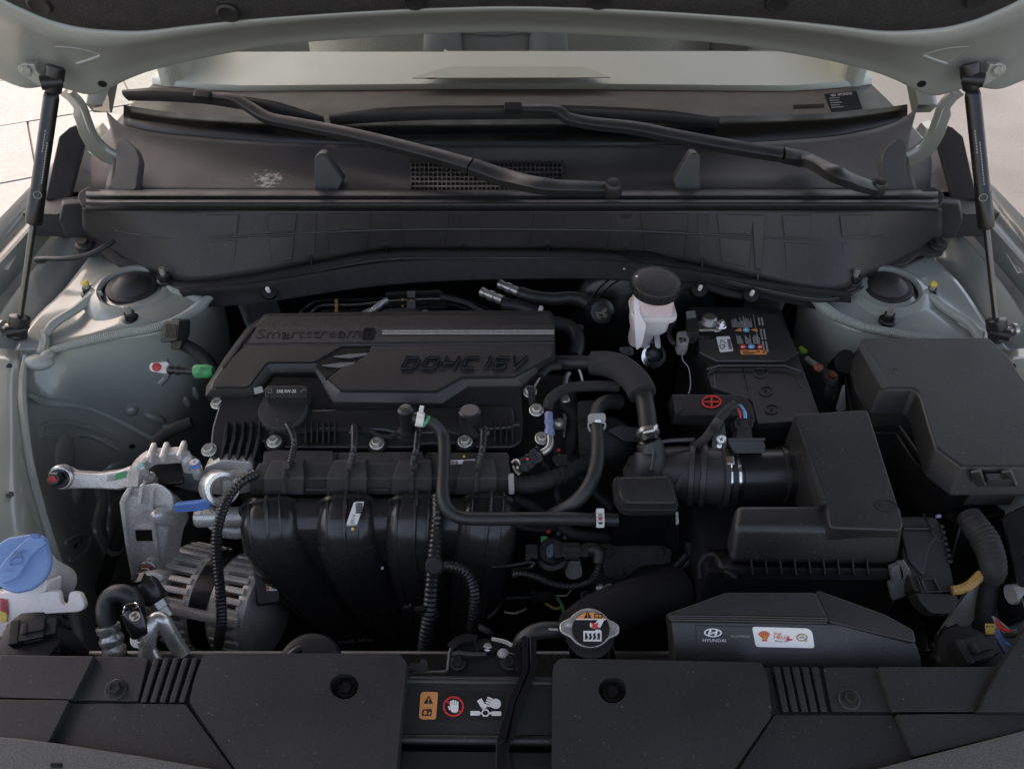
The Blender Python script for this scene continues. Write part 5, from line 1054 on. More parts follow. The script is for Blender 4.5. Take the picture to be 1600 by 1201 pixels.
# ================= INTAKE DUCT, CLAMP, RESONATOR =================
dk = thing('intake_duct', 'ribbed black rubber intake bellows with a bright steel clamp', 'intake duct', U(1070,740,.92))
P = UU([(985,742,.915),(1012,740,.920),(1045,738,.925),(1080,740,.928),(1115,743,.930),(1145,744,.930)])
B().tube(P, [.022,.027,.031,.0335,.0335,.0325], 30, 6).mk('bellows', DUCT, dk)
for f, r_ in ((.30,.0295),(.46,.0320),(.62,.0350),(.72,.0352),(.90,.0345)):
    L_ = cr(P, 8); i = int(f*(len(L_)-2)); B().lathe(L_[i], (L_[i+1]-L_[i]) + V((0,0,-.002 if f < .5 else 0)), [(r_-.002,-.0036),(r_+.0032,-.0028),(r_+.0032,.0028),(r_-.002,.0036)], 32).mk('bellows_rib', DUCT, dk)
B().tube([p + TOCAM(p)*.004 + V((0,.020,.024)) for p in UU([(1005,742,.925),(1022,735,.935),(1045,730,.938),(1085,728,.94)])], .0024, 7, 5).mk('bellows_rib', DUCT, dk)
c0 = U(1129,743,.930); dd = V((1,.01,.002)).normalized()
cl = B().lathe(c0, dd, [(.0330,-.0006),(.0348,-.0004),(.0350,.0028),(.0342,.0034),(.0342,.0096),(.0350,.0102),(.0348,.0130),(.0330,.0132)], 44).mk('band_clamp', CHROME, dk, sharp=25)
B().lathe(c0 + dd*.0034, dd, [(.0344,0),(.0345,.0062)], 44, caps=False).mk('clamp_groove', PLD, cl)
B().prism(UU([(1134,712,.975),(1146,712,.975),(1148,725,.970),(1136,725,.970)]), UU([(1134,712,.965),(1146,712,.965),(1148,725,.960),(1136,725,.960)])).mk('clamp_bridge', CHROME, cl, bev=.001)
B().tube(UU([(1006,744,.925),(1014,722,.945),(1018,706,.955),(1013,690,.965)]), [.026,.021,.0165,.0145], 20, 6).mk('duct_branch', DUCT, dk)
B().tube([p + TOCAM(p)*.016 for p in UU([(1018,735,.945),(1021,718,.950),(1022,700,.958)])], .0022, 7, 4).mk('bellows_rib', DUCT, dk)
rs = thing('resonator_box', 'small black plastic box with sloping lid edges in front of the rubber bellows', 'resonator', U(1008,775,.955))
rp_ = PX(743,.968,792,.958)
B().slab(rp([(958,744),(1048,742),(1061,788),(1058,797),(975,797),(962,780)], 7, 2), rp_.off(-.004), .014, grow=.02).mk('rim', PLD, rs, bev=.002)
B().slab(rp([(969,745),(1045,744),(1057,782),(1052,786),(976,785),(968,772)], 4, 2), rp_.off(.008), .014, grow=.06).mk('lid', PLG, rs, bev=.0035, seg=3)
B().slab([(965,750),(974,747),(983,783),(974,783)], rp_.off(.0085), .002).mk('lid_bevel', PLG, rs, bev=.001)
B().slab(rp([(964,752),(1050,750),(1058,795),(970,796)], 4, 2), rp_.off(-.016), .10).mk('body', BLK, rs, bev=.003)
B().slab([(1056,799),(1060,799),(1061,817),(1057,818)], rp_.off(-.01), .004).mk('tab', GREYP, rs, bev=.0005)
# ================= HOSES BEHIND =================
h = thing('coolant_hose', 'thick black hose with foam sleeve bending down to the intake bellows', 'hose', U(960,570,.97))
B().tube(UU([(868,566,.965),(905,566,.97),(940,567,.975)]), .0095, 16, 5).mk('hose_end', RUB, h)
B().tube(UU([(924,567,.976),(950,569,.980),(972,577,.982),(990,592,.982),(1000,606,.980),(1004,616,.978)]), [.0155,.017,.0178,.0178,.0178,.0175], 22, 6).mk('foam_sleeve', FOAM, h)
B().tube(UU([(1001,602,.980),(1007,625,.976),(1011,650,.972),(1014,680,.965),(1016,690,.962)]), .0112, 18, 6).mk('hose_end', RUB, h)
L_ = UU([(1012,672,.967),(1014,683,.964)]); d = (L_[1]-L_[0]).normalized(); k = B().lathe(L_[0], d, [(.0115,0),(.0132,.0005),(.0132,.0055),(.0115,.006)], 24).mk('spring_clamp', STEEL, h)
q = L_[0] + d*.003 + TOCAM(L_[0])*.0135; B().bar(q + V((-.006,0,0)), q + V((.007,0,.004)), .003, .006, TOCAM(q)).mk('clamp_tail', STEEL, k, bev=.0006); B().bar(q + V((.006,0,.003)), q + V((.010,.003,.010)), .003, .005, TOCAM(q)).mk('clamp_tail', STEEL, k, bev=.0006)
B().lathe(U(1016,690,.962), (0,-.4,-.9), [(.0125,-.002),(.0145,0),(.0145,.012),(.0125,.014)], 24).mk('hose_collar', PLS, h)
h = B().tube(UU([(855,641,.965),(858,628,.968),(870,615,.970),(890,606,.970),(920,603,.970),(950,603,.968),(966,605,.966)]), .0068, 14, 6).mk('vacuum_hose', FOAM); tag(h, 'thin black foam covered hose arching above the blue fuel connector', 'hose')
h = thing('heater_hose', 'black hose with a grey clip bracket sweeping down behind the resonator box', 'hose', U(930,700,.95))
B().tube(UU([(968,628,.955),(948,628,.962),(935,636,.966),(931,652,.968),(933,675,.966),(934,705,.962),(930,735,.956),(918,763,.945),(896,787,.93),(862,806,.91),(840,815,.89)]), [.010,.0092,.0078,.0078,.0082,.0084,.0086,.0088,.009], 16, 6).mk('hose', RUB, h)
q = U(931,654,.977); pl = PL(q, TOCAM(q)); b = B(); b.slab(rp([(919,646),(946,645),(947,659),(918,660)],3,1), pl, .012); b.ring(pl.off(-.001).on(rp([(918,659),(929,659),(929,674),(921,675),(918,669)],2,2)), pl.off(-.001).on(rp([(920.5,662),(926,661),(922,668),(922.5,670),(920.5,667)],1,2)), -pl.n*.006); b.ring(pl.off(-.001).on(rp([(936,659),(947,659),(947,668),(942,675),(937,672)],2,2)), pl.off(-.001).on(rp([(939,662),(944,661),(944,667),(941,669),(939,668)],1,2)), -pl.n*.006); b.mk('clip_bracket', GREYP, h, bev=.0008, seg=1)
B().slab(rect(929.5,655,9.5,5), pl.off(.001), .003).mk('clip_tab', WHITE, h, bev=.0006)
fc = thing('fuel_line', 'blue grey fuel line coupling with a bent steel pipe and black plug', 'fuel line', U(858,668,.96))
L_ = UU([(857,645,.968),(859,680,.958)]); d = (L_[1]-L_[0]).normalized(); n_ = (L_[1]-L_[0]).length
B().lathe(L_[0], d, [(.0046,0),(.0052,.001),(.0052,n_*.36),(.0060,n_*.38),(.0060,n_*.46),(.0050,n_*.48),(.0050,n_*.72),(.0061,n_*.74),(.0061,n_*.98),(.0045,n_)], 20).mk('coupling', FUEL, fc)
B().tube(UU([(859,678,.958),(860,692,.955),(855,702,.952),(843,709,.948),(832,715,.944)]), .0044, 12, 6).mk('steel_pipe', STEEL, fc)
b = B(); a, c = U(842,708,.949), U(806,736,.938); conn(b, (a+c)/2, c-a, TOCAM(a), (c-a).length, .015, .014); cnn = b.mk('plug', PLD, fc, bev=.0008)
L_ = UU([(843,705,.952),(812,730,.944)])
for k in range(5): p = L_[0].lerp(L_[1], k/4); B().lathe(p, L_[1]-L_[0], [(.0078,0),(.0086,.0004),(.0086,.0012),(.0078,.0016)], 16).mk('plug_ridge', PLS, cnn)
q = U(824,717,.962); B().ball(q, .0018, .0018, .0018).mk('red_dot', RED, cnn)
B().tube(UU([(800,722,.945),(806,718,.949),(812,723,.949),(808,732,.945)]), .0016, 7, 5).mk('wire_spring', STEEL, cnn); B().tube(UU([(802,728,.944),(806,736,.944),(812,741,.942)]), .0017, 7, 4).mk('wire_spring', STEEL, cnn)
tp = B().tube(UU([(795,752,.925),(820,756,.925),(848,752,.925),(878,742,.925),(908,728,.922)]), [.010,.0108,.011,.010,.0095], 14, 6).mk('taped_loom', TAPE); tag(tp, 'cloth taped wire loom running from the fuel rail shield towards the throttle body', 'wire loom')
b_ = B()
for k in range(11): p = cr(UU([(795,752,.925),(820,756,.925),(848,752,.925),(878,742,.925),(908,728,.922)]), 6)[2*k]; b_.lathe(p, V((1,.3*(k>6),.05)), [(.0105,-.001),(.0116,0),(.0105,.0045)], 14, caps=False)
b_.mk('tape_edge', TAPE, tp)
tb = thing('throttle_body', 'dark throttle body and brackets half hidden behind the grey clipped hose', 'throttle body', U(910,690,.9))
b = B(); pl = PX(630,.945,740,.90)
B().slab(rp([(902,626),(930,624),(930,735),(906,738)],3,1), pl, .05).mk('flange', DEEP, tb, bev=.002)
B().lathe(U(950,690,.89), TOCAM(U(950,690,.89)), [(.03,-.03),(.032,0),(.025,.006),(.012,.008),(.0001,.009)], 28).mk('motor_cover', PLD, tb)
for y0 in (655, 700): B().slab(rp([(905,y0),(918,y0-1),(919,y0+10),(906,y0+11)],2,1), pl.off(.004), .008).mk('clip', PLD, tb, bev=.001)
B().slab(rp([(948,672),(968,664),(1000,668),(1008,690),(975,690)],3,1), PX(660,.93,695,.91), .01).mk('bracket', PLD, tb, bev=.002)
dpt = thing('steel_tube', 'upright slim bronze steel tube behind the blue fuel coupling', 'tube', U(884,640,.93))
B().tube(UU([(890,582,.95),(884,592,.945),(883,620,.935),(883,690,.905),(882,720,.89)]), .0036, 10, 5).mk('pipe', STEEL, dpt); B().lathe(U(883,626,.935), (0,-.3,.95), [(.0055,-.002),(.0062,0),(.0062,.004),(.004,.006)], 16).mk('collar', STEEL, dpt); B().ball(U(873,662,.93), .008, .008, .008).mk('boss', STEEL, dpt)
cc = thing('small_connector', 'small black wire connector with thin coloured wires by the engine cover edge', 'connector', U(832,630,.96))
b = B(); a, c = U(829,604,.972), U(834,642,.955); conn(b, (a+c)/2, c-a, TOCAM(a), (c-a).length, .008, .008); b.mk('housing', PLD, cc, bev=.0006)
B().tube(UU([(876,572,.975),(858,574,.976),(846,586,.974)]), .0052, 10, 5).mk('taped_end', TAPE, cc)
for dx, m_ in ((0,GREYP),(1.2,ORANGE),(2.4,FUEL)): B().tube(UU([(842+dx,590,.974),(838+dx,597,.973),(833+dx,606,.972)]), .0006, 5, 4).mk('wire', m_, cc)
sp_ = B().tube(UU([(903,573,.962),(907,582,.962),(911,598,.960)]), .0022, 8, 4, rib=.002, dep=.4).mk('cable_spring', STEEL); tag(sp_, 'tiny coiled steel spring hanging under the big foam sleeved hose', 'spring')

# ================= SOLENOID VALVE AND LOWER LOOM =================
so = thing('purge_valve', 'black solenoid valve with blue grey nose and cable plug below the breather hose', 'valve', U(870,862,.87))
q = U(862,866,.872); pl = PL(q, TOCAM(q) + V((0,.1,.5)))
B().lathe(pl.off(-.02).hit(862,866), pl.n, [(.020,-.03),(.0205,.004),(.0155,.006),(.0155,.016),(.014,.018),(.0001,.018)], 30).mk('body', PLD, so)
B().slab(rp([(821,850),(840,850),(840,874),(836,871),(828,871),(828,876),(821,876)],2,1), pl, .016).mk('pipe_bracket', PLG, so, bev=.001)
b = B(); a, c = pl.off(.006).hit(858,861), pl.off(.006).hit(912,862); conn(b, (a+c)/2 + V((.004,0,0)), c-a, pl.n, (c-a).length, .017, .016); b.mk('plug', PLD, so, bev=.001)
B().slab(rp([(853,855),(862,848),(866,850),(865,869),(855,871)],3,2), pl.off(.012), .01).mk('nose', pm('slate_plastic', (.075,.085,.12), .45), so, bev=.0015); decals('nose_hole', [ell(857.5,860.5,1.8,1.8,12)], pl.off(.012), INK, so, h=.0005)
B().tube([pl.off(.002).hit(912,859), pl.off(.002).hit(928,858), pl.off(.001).hit(935,865), pl.off(-.001).hit(935,880)], [.0085,.0085,.008,.0065], 14, 5).mk('elbow_boot', PLD, so)
B().tube([pl.off(-.001).hit(935,880), U(934,888,.865), U(927,903,.855), U(912,912,.85), U(890,916,.85), U(865,912,.855), U(838,901,.865), U(815,896,.87), U(800,898,.87)], .0042, 10, 6, rib=.0032, dep=.2).mk('conduit', PLD, so)
for w_, m_, p0 in ((10,RED,(857,829)),):
    B().slab(rect(854,827,6,5), pl.off(-.01), .003).mk('red_mark', RED, so)
B().slab(rect(845,837,10.5,9.5), pl.off(-.008), .006).mk('green_mark', GREEN, so, bev=.0008)
B().tube(UU([(870,836,.86),(878,828,.862),(888,832,.86),(880,842,.858)]), .003, 9, 5).mk('metal_clip', STEEL, so)
B().slab(rp([(885,880),(905,872),(912,900),(895,908),(882,900)],4,1), PX(872,.83,908,.80), .02).mk('cast_boss', ALU, eb, bev=.003)
rd = B().tube(UU([(768,886,.865),(800,883,.865),(828,878,.868),(834,882,.866),(826,888,.862),(800,890,.86)]), .0028, 9, 5).mk('bracket_rod', BLK); tag(rd, 'bent gloss black rod bracket below the purge valve', 'bracket')
lw = thing('lower_loom', 'tangle of thin dark cables low down between the manifold and radiator cap', 'cables', U(830,950,.78))
for pts, r_, m_ in (([(775,930,.80),(782,940,.79),(776,955,.78),(764,965,.77)],.0035,PLS),([(790,934,.79),(830,933,.79),(870,932,.79)],.0022,DEEP),([(788,956,.78),(805,958,.78),(822,951,.78)],.0016,STEEL),([(868,930,.80),(878,945,.79),(884,966,.78)],.0022,GREEN),([(870,930,.80),(884,930,.80),(892,922,.80)],.0012,STEEL),([(740,975,.76),(760,984,.76),(768,990,.75)],.004,GREYD),([(850,940,.77),(866,950,.77),(880,948,.77)],.002,TAN)):
    B().tube(UU(pts), r_, 8, 5).mk('cable', m_, lw)
b = B(); a, c = U(828,932,.80), U(866,932,.80); conn(b, (a+c)/2, c-a, UP, (c-a).length, .010, .010); b.mk('plug', PLD, lw, bev=.0008)
for px, py, r_ in ((938,918,.005),(952,920,.007),(915,930,.006)): q = U(px,py,.80); B().lathe(q, TOCAM(q), [(r_,-.006),(r_,.002),(r_*.6,.003),(r_*.5,.0005),(.0001,.0005)], 16).mk('fastener', STEEL if py < 925 else DEEP, lw)
# conduits right of the runners
cv = thing('main_conduit', 'thick ribbed black conduit dropping past the manifold runners with a side branch', 'conduit', U(680,900,.85))
B().tube(UU([(684,776,.935),(684,800,.932),(681,840,.915),(677,880,.895),(674,920,.875),(670,960,.85),(664,1000,.82),(660,1050,.78)]), [.0072,.0078,.0082,.0085,.0085,.0085], 14, 6, rib=.0052, dep=.15).mk('trunk', PLS, cv)
B().tube(UU([(680,884,.895),(700,884,.892),(722,890,.885),(736,906,.872),(742,930,.855),(741,960,.83),(738,980,.81)]), [.0066,.007,.0072,.0072], 13, 6, rib=.0045, dep=.15).mk('branch', PLS, cv)
B().lathe(U(679,884,.897), TOCAM(U(679,884,.897)), [(.010,-.01),(.0105,.004),(.008,.008),(.0001,.008)], 14).mk('taped_joint', TAPE, cv)
B().lathe(U(671,955,.852), V((-.05,-.05,-1)), [(.0092,-.004),(.0096,0),(.0096,.008),(.0092,.012)], 18).mk('tape_wrap', TAPE, cv)
b = B(); q = U(656,952,.862); b.box(q, .012, .006, .006); b.box(q + V((-.010,0,0)), .003, .004, .018); b.box(q + V((-.013,0,.004)), .010, .004, .003); b.mk('fixing_clip', PLS, cv, bev=.0006)

# ================= CONNECTORS BY THE LEFT TOWER =================
cb = thing('sensor_connector', 'black rectangular sensor connector standing up beside the strut tower', 'connector', U(272,523,.96))
q = U(267,524,.985); pl = PL(q, V((-.5,-.75,.45)))
b = B(); b.slab(rp([(256,502),(280,499),(276,532),(250,536)],2,1), pl, .016); b.slab(rp([(266,498),(288,499),(288,520),(280,547),(266,546)],2,1), pl.off(-.012), .010); b.mk('housing', PLS, cb, bev=.0012)
b = B()
for k in range(9): b.slab(rot2(rect(258 + k*2, 506, 1, 22), 265, 518, 6), pl.off(.0015), .002)
b.mk('ridge', PLS, cb, flat=True)
B().tube(UU([(280,535,.965),(300,545,.955),(320,560,.95),(335,580,.94)]), .009, 12, 5).mk('cable', TAPE, cb)
gc = thing('tagged_connector', 'white connector with red centre on a stem wrapped in green tape marked 502', 'connector', U(285,577,.96))
q = U(262,575,.972); pl = PL(q, TOCAM(q)); B().slab(rp([(235,567),(262,565),(267,572),(266,583),(260,584),(236,580),(233,574)],3,2), pl, .009).mk('housing', TANK, gc, bev=.0015)
B().lathe(pl.hit(245,573.5), pl.n, [(.0055,-.001),(.0056,.001),(.0045,.0015),(.0001,.0012)], 20).mk('red_ring', REDB, gc); B().lathe(pl.hit(245.5,574), pl.n, [(.003,0),(.003,.003),(.0001,.0035)], 14).mk('red_centre', RED, gc)
L_ = UU([(264,577,.970),(306,580,.972)]); d = (L_[1]-L_[0]).normalized(); n_ = (L_[1]-L_[0]).length
B().lathe(L_[0], d, [(.006,0),(.0065,.002),(.0055,n_*.2),(.0045,n_*.25),(.0065,n_*.3),(.0065,n_*.4),(.005,n_*.45),(.005,n_)], 16).mk('stem', PLS, gc)
q = U(317,581,.975); B().lathe(U(305,580,.973), V((1,-.05,.05)), [(.0085,0),(.0092,.002),(.0088,.010),(.0095,.016),(.006,.024)], 14).mk('green_tape', GREEN, gc)
text('tape_print', '502', 314, 580, 13, 7, PL(q + TOCAM(q)*.008, TOCAM(q)), INK, gc, ang=-62, h=.002)
gw = thing('drain_hose', 'thin black hose curving from the fender rail up to the cowl baffle', 'hose', U(110,400,1.0))
B().tube(UU([(58,406,.995),(70,404,1.0),(100,404,1.008),(132,400,1.012),(158,389,1.018),(178,376,1.022),(187,369,1.024)]), .0036, 10, 6).mk('tube', RUB, gw)
B().lathe(U(60,406,.995), (1,0,.1), [(.0045,-.004),(.0055,0),(.0055,.008),(.004,.012)], 12).mk('rail_clip', PLD, gw)
q = U(184,372,1.024); b = B(); b.lathe(q, V((.5,.6,.3)), [(.004,0),(.007,.003),(.004,.006),(.007,.009),(.003,.012)], 12); b.bar(q, q + V((.012,-.004,-.002)), .003, .003); b.bar(q, q + V((.002,-.004,.012)), .003, .003); b.mk('end_clip', PLS, gw)

# ================= BACK OF THE BAY: PIPES =================
bp_ = thing('brake_pipes', 'bundle of thin dark metal brake pipes with yellow clips along the firewall', 'pipes', U(560,460,.94))
for k, (y0, y1) in enumerate(((450,456),(458,464),(466,472))):
    B().tube([p + V((0,-.02,0)) for p in UU([(472+k*14,482,.93),(480+k*13,470+k*4,.94),(502+k*6,458+k*8,.945),(560,457+k*8,.945),(620,452+k*7,.948),(700,450+k*7,.948),(740,462+k*6,.945),(770,474+k*5,.94)])], .0023, 8, 6).mk('pipe', BLK, bp_)
    q = U(530,457+k*8,.949) + V((0,-.024,0)); B().box(q, .004, .004, .006).mk('yellow_clip', TAN, bp_)
for y in (446, 460, 467): B().box(U(645,y,.953) + V((0,-.024,0)), .012, .006, .008).mk('grey_clip', GREYD, bp_); 
for x, y in ((632,453),(632,463),(645,455),(645,463)): B().box(U(x,y,.953) + V((0,-.026,0)), .003, .003, .003).mk('yellow_clip', TAN, bp_)
fx = B().tube(UU([(568,490,.945),(585,483,.95),(597,474,.95),(604,470,.95)]), .0055, 12, 5, rib=.003, dep=.2).mk('braided_hose', STEEL); tag(fx, 'short braided metal hose at the back of the engine cover', 'hose')
for (x0, y0, x1, y1), w_ in (((752,444,786,458),'nearer the engine cover'),((780,432,812,446),'nearer the firewall')):
    a, c = U(x0,y0,.955) + V((0,-.02,0)), U(x1,y1,.952) + V((0,-.02,0)); d = (c-a).normalized(); n_ = (c-a).length
    t = B().lathe(a, d, [(.005,0),(.0075,.001),(.0075,n_*.2),(.0062,n_*.22),(.0062,n_*.36),(.0082,n_*.38),(.0082,n_*.6),(.0062,n_*.62),(.0062,n_*.7),(.0075,n_*.72),(.0075,n_)], 16).mk('pipe_coupling', STEEL); tag(t, 'ribbed bronze pipe coupling at the back of the bay, %s' % w_, 'pipe coupling', 'metal pipe couplings')
hh = thing('heater_pipe', 'black rubber heater hoses with metal couplings curving along the firewall', 'hose', U(880,460,.95))
B().tube([p + V((0,-.02,0)) for p in UU([(812,446,.952),(830,452,.952),(860,456,.95),(890,454,.95),(915,460,.95),(930,476,.945)])], .0105, 14, 6).mk('hose', RUB, hh)
B().tube([p + V((0,-.03,0)) for p in UU([(786,458,.952),(812,462,.952),(836,470,.952),(850,480,.95)])], .0105, 14, 6).mk('hose', RUB, hh)
q = U(838,468,.955) + V((0,-.035,0)); B().lathe(q, V((1,-.2,-.3)), [(.0115,0),(.0125,.001),(.0125,.005),(.0115,.006)], 20).mk('white_band', WHITE, hh)
B().lathe(U(937,468,.955) + V((0,-.03,0)), V((.3,-.8,.5)), [(.018,-.02),(.018,.004),(.012,.006),(.0001,.006)], 20).mk('pump_end', PLS, hh)
q = U(932,478,.965) + V((0,-.03,0)); B().bar(q, q + V((.010,0,.016)), .003, .004).mk('spring_clip', STEEL, hh); B().bar(q + V((-.004,0,.008)), q + V((.012,0,.004)), .003, .004).mk('spring_clip', STEEL, hh)
cl2 = B().slab(rp([(898,528),(908,530),(908,545),(904,556),(900,556),(894,544)],2,1), PL(U(900,540,.965), TOCAM(U(900,540,.965))), .006).mk('hose_clip', STEEL); tag(cl2, 'small bright metal hose clip behind the engine cover corner', 'clip')
h2 = B().tube(UU([(868,505,.97),(888,510,.97),(900,522,.968),(902,540,.962),(898,556,.955)]), .010, 14, 6).mk('small_hose', RUB); tag(h2, 'short black hose turning down behind the engine cover corner', 'hose')
h3 = B().tube(UU([(1058,452,.975),(1078,446,.978),(1105,448,.978),(1130,456,.975),(1160,462,.972)]), .006, 10, 6).mk('cable_loom', TAPE); tag(h3, 'taped black cable running from the brake reservoir along the firewall', 'cable')
# ================= RADIATOR CAP =================
q = U(921,982,.945); ax = (TOCAM(q)*.9 + V((0,.05,.5))).normalized(); RP = PL(q, ax)
rk = thing('coolant_filler_cap', 'steel radiator cap with two ears and an orange and black warning label', 'radiator cap', q)
rim = []
for k in range(72):
    a = R(k*5); c_, s_ = math.cos(a), math.sin(a); t_ = max(0, 1 - (abs(s_)/.52)**2) if abs(c_) > .5 else 0; r_ = 1 + .38*t_*t_*(3-2*t_)
    rim.append((921 + 34*c_*r_, 981 + 31.5*s_*(1 + .1*t_) + c_*1.5))
B().slab(rim, RP, .006).mk('rim', STEEL, rk, bev=.0016, seg=3)
B().lathe(RP.off(-.002).hit(921,981), ax, [(.0175,-.014),(.0175,.001)], 30).mk('skirt', STEEL, rk)
DP = RP.off(.0002)
decal('label_disc', ell(923,982.5,29.5,27,40), DP, INK, rk, h=.0006)
decal('label_band', [p for p in ell(923,982.5,29,26.5,40,0,180+35.5,360-35.5)], DP, ORANGE, rk, h=.0011); decals('white_line', [rect(899,966.5,48,1.3)], DP, WHITE, rk, h=.0012)
decals('warning_triangle', [[(918,954),(924,965),(912.5,965)]], DP, INK, rk, h=.0016); decals('triangle_mark', [rect(917.4,957.5,1.3,4), rect(917.4,962.3,1.3,1.3)], DP, ORANGE, rk, h=.002)
b = B().ring(DP.off(.0016).on(rp([(928.5,958),(941.5,958),(941.5,965),(928.5,965)],1.2,2)), DP.off(.0016).on(rp([(930,959.3),(940,959.3),(940,963.8),(930,963.8)],.8,2)), -ax*.0003); b.slab(rect(934.6,958.5,.9,6), DP.off(.0016), .0003); b.mk('book_symbol', INK, rk, flat=True)
b = B().ring(DP.off(.0014).on(rect(911.5,985,28.5,16.5)), DP.off(.0014).on(rect(914,988.5,23.5,10)), -ax*.0003); b.slab(rect(930,983,8,2.4), DP.off(.0014), .0003); b.mk('radiator_symbol', WHITE, rk, flat=True)
b = B(); [b.slab([(918+k*6.5,988.5),(921.5+k*6.5,988.5),(919.5+k*6.5,991),(921.5+k*6.5,994),(919+k*6.5,998.5),(917+k*6.5,998.5),(919+k*6.5,994.5),(917+k*6.5,991)], DP.off(.0014), .0003) for k in range(3)]; b.mk('steam_symbol', WHITE, rk, flat=True)
b = B().slab([(934,968),(944,968),(938,980),(932,980),(926,982),(921.5,978),(922,972),(926,974),(930,973)], DP.off(.0014), .0003); b.mk('hand_symbol', WHITE, rk, flat=True)
b = B(); b.slab(rot2(rect(923.5,975.4,12,3.4),929.5,977,38), DP.off(.002), .0003); b.slab(rot2(rect(923.5,975.4,12,3.4),929.5,977,-38), DP.off(.0021), .0003); b.mk('cross_symbol', RED, rk, flat=True)
text('stamped_text', '000', 887.5, 976, 11, 6.5, RP, WHITE, rk, ang=2, h=.0006); text('stamped_text', '1.1', 961.5, 980.5, 7, 5, RP, WHITE, rk, ang=2, h=.0006)
fn = thing('filler_neck', 'black radiator filler neck with a side hose below the steel cap', 'filler neck', U(922,1010,.92))
B().lathe(RP.off(-.012).hit(922,990), ax, [(.021,-.05),(.021,-.002),(.024,0),(.024,.003),(.018,.004)], 30).mk('neck', BLK, fn)
for sx in (897, 952): B().tube(UU([(sx,1005,.925),(sx+(4 if sx>920 else -3),1014,.92),(sx+(6 if sx>920 else -2),1030,.905)]), .0028, 8, 4).mk('neck_web', GLOSSK, fn)
B().tube(UU([(886,985,.925),(866,984,.928),(846,985,.928),(830,990,.925),(816,1000,.918),(806,1016,.905)]), [.008,.0085,.0085,.008,.0065], 14, 6).mk('side_hose', RUB, fn)
q = U(864,982,.9385); decal('hose_print', [(857,980.5),(872,981.5),(872,985),(857,984)], PL(q, TOCAM(q)), GREY, fn, h=.0006)
hz = B().tube(UU([(900,985,.86),(930,965,.85),(975,945,.84),(1020,930,.83),(1060,918,.82)]), [.024,.026,.026,.026], 22, 6).mk('radiator_hose', FOAM); tag(hz, 'fat dark radiator hose lying behind the steel radiator cap', 'hose')

# ================= AIR INTAKE SNORKEL =================
sn = thing('intake_snorkel', 'flat black intake snorkel box carrying a black and white oil sticker', 'air intake', U(1240,985,.93))
SF = PX(962, .962, 1040, .928); ST = PX(925, .972, 962, .963)
B().slab(rp([(1048,968),(1290,973),(1325,974),(1380,990),(1432,1005),(1440,1030),(1440,1075),(1056,1075),(1052,1000)], 5, 2), SF, .03).mk('front_face', PLG, sn, bev=.004, seg=3)
B().slab(rp([(1043,958),(1135,925),(1275,925),(1295,968),(1292,973),(1046,970)], 4, 2), ST.off(.004), .014).mk('top_lid', PLD, sn, bev=.003, seg=3)
B().slab(rp([(1275,925),(1280,922),(1385,960),(1428,984),(1432,1004),(1380,992),(1296,972)], 4, 2), ST.off(-.002), .02).mk('shoulder', PLG, sn, bev=.004, seg=3)
B().slab(rp([(1096,1018),(1278,1018),(1292,1042),(1086,1042)], 3, 2), SF.off(-.0006), .002).mk('lower_recess', BLK, sn, flat=True)
B().slab(rp([(1092,1024),(1282,1024),(1294,1050),(1084,1050)], 3, 2), SF.off(.001), .004).mk('lower_step', PLD, sn, bev=.001)
b = B()
for k in range(3): b.tube(ST.off(.004).on([(1044+k*1.5,961+k*3.2),(1160,962+k*3.6),(1292,965+k*3.6)]), .0009, 6, 1)
b.mk('lid_ridge', PLS, sn)
SS = SF.off(.0006)
stx = B().slab(rp([(1087,977),(1175,979),(1181,1010),(1090,1007)],1,1), SS.off(.0004), .0003).mk('black_sticker', INK, sn, flat=True)
sty = B().slab(rp([(1175,978.5),(1262,981),(1269,986),(1273,1012),(1181,1010)],4,2), SS.off(.0004), .0003).mk('white_sticker', WHITE, sn, flat=True)
b = B().ring(SS.off(.0009).on(ell(1114,988,14,6.8,32,1)), SS.off(.0009).on(ell(1114,988,11.6,5.2,32,1)), -SF.n*.0002); b.slab([(1108.5,983.5),(1112,983.5),(1108.8,992.5),(1105.5,992.5)], SS.off(.0009), .0002); b.slab([(1119,983.5),(1122.5,983.5),(1119.5,992.5),(1116,992.5)], SS.off(.0009), .0002); b.slab([(1110,989.5),(1113,987.2),(1119,986),(1118,988.5),(1114,989.2),(1111,990.8)], SS.off(.0010), .0002); b.mk('oval_emblem', WHITE, stx, flat=True)
text('sticker_text', 'HYUNDAI', 1116, 1000, 36, 4.8, SS, WHITE, stx, ang=1); text('sticker_text', 'RECOMMENDS', 1157, 993.5, 30, 3.4, SS, GREY, stx, ang=1)
sh = [(1194,1000)] + [(1194 + (9.5 + .5*(k%2))*math.cos(R(200+k*14)), 993.5 + (7.6+.5*(k%2))*math.sin(R(200+k*14))) for k in range(11)] + [(1197,1000)]
b = B().slab(sh, SS.off(.0009), .0002); b.slab([(1190,999),(1199,999.3),(1198,1001.5),(1191,1001.2)], SS.off(.0009), .0002); b.mk('shell_emblem', RED, sty, flat=True)
b = B(); [b.slab([(1194.4,999.5),(1194.8,999.5),(1194.5 + 8.6*math.cos(R(a))+.3, 993.5+6.8*math.sin(R(a))),(1194.5 + 8.6*math.cos(R(a))-.3, 993.5+6.8*math.sin(R(a)))], SS.off(.0013), .0002) for a in (215,242,270,298,325)]; b.mk('emblem_line', YEL, sty, flat=True)
text('sticker_text', 'Shell', 1215, 989.5, 11, 4, SS, RED, sty, ang=1); text('sticker_text', 'HELIX', 1222, 995.3, 25, 5.6, SS, RED, sty, ang=1, shear=.1); text('sticker_text', 'Motor oils', 1221, 1001.3, 19, 3, SS, INK, sty, ang=1)
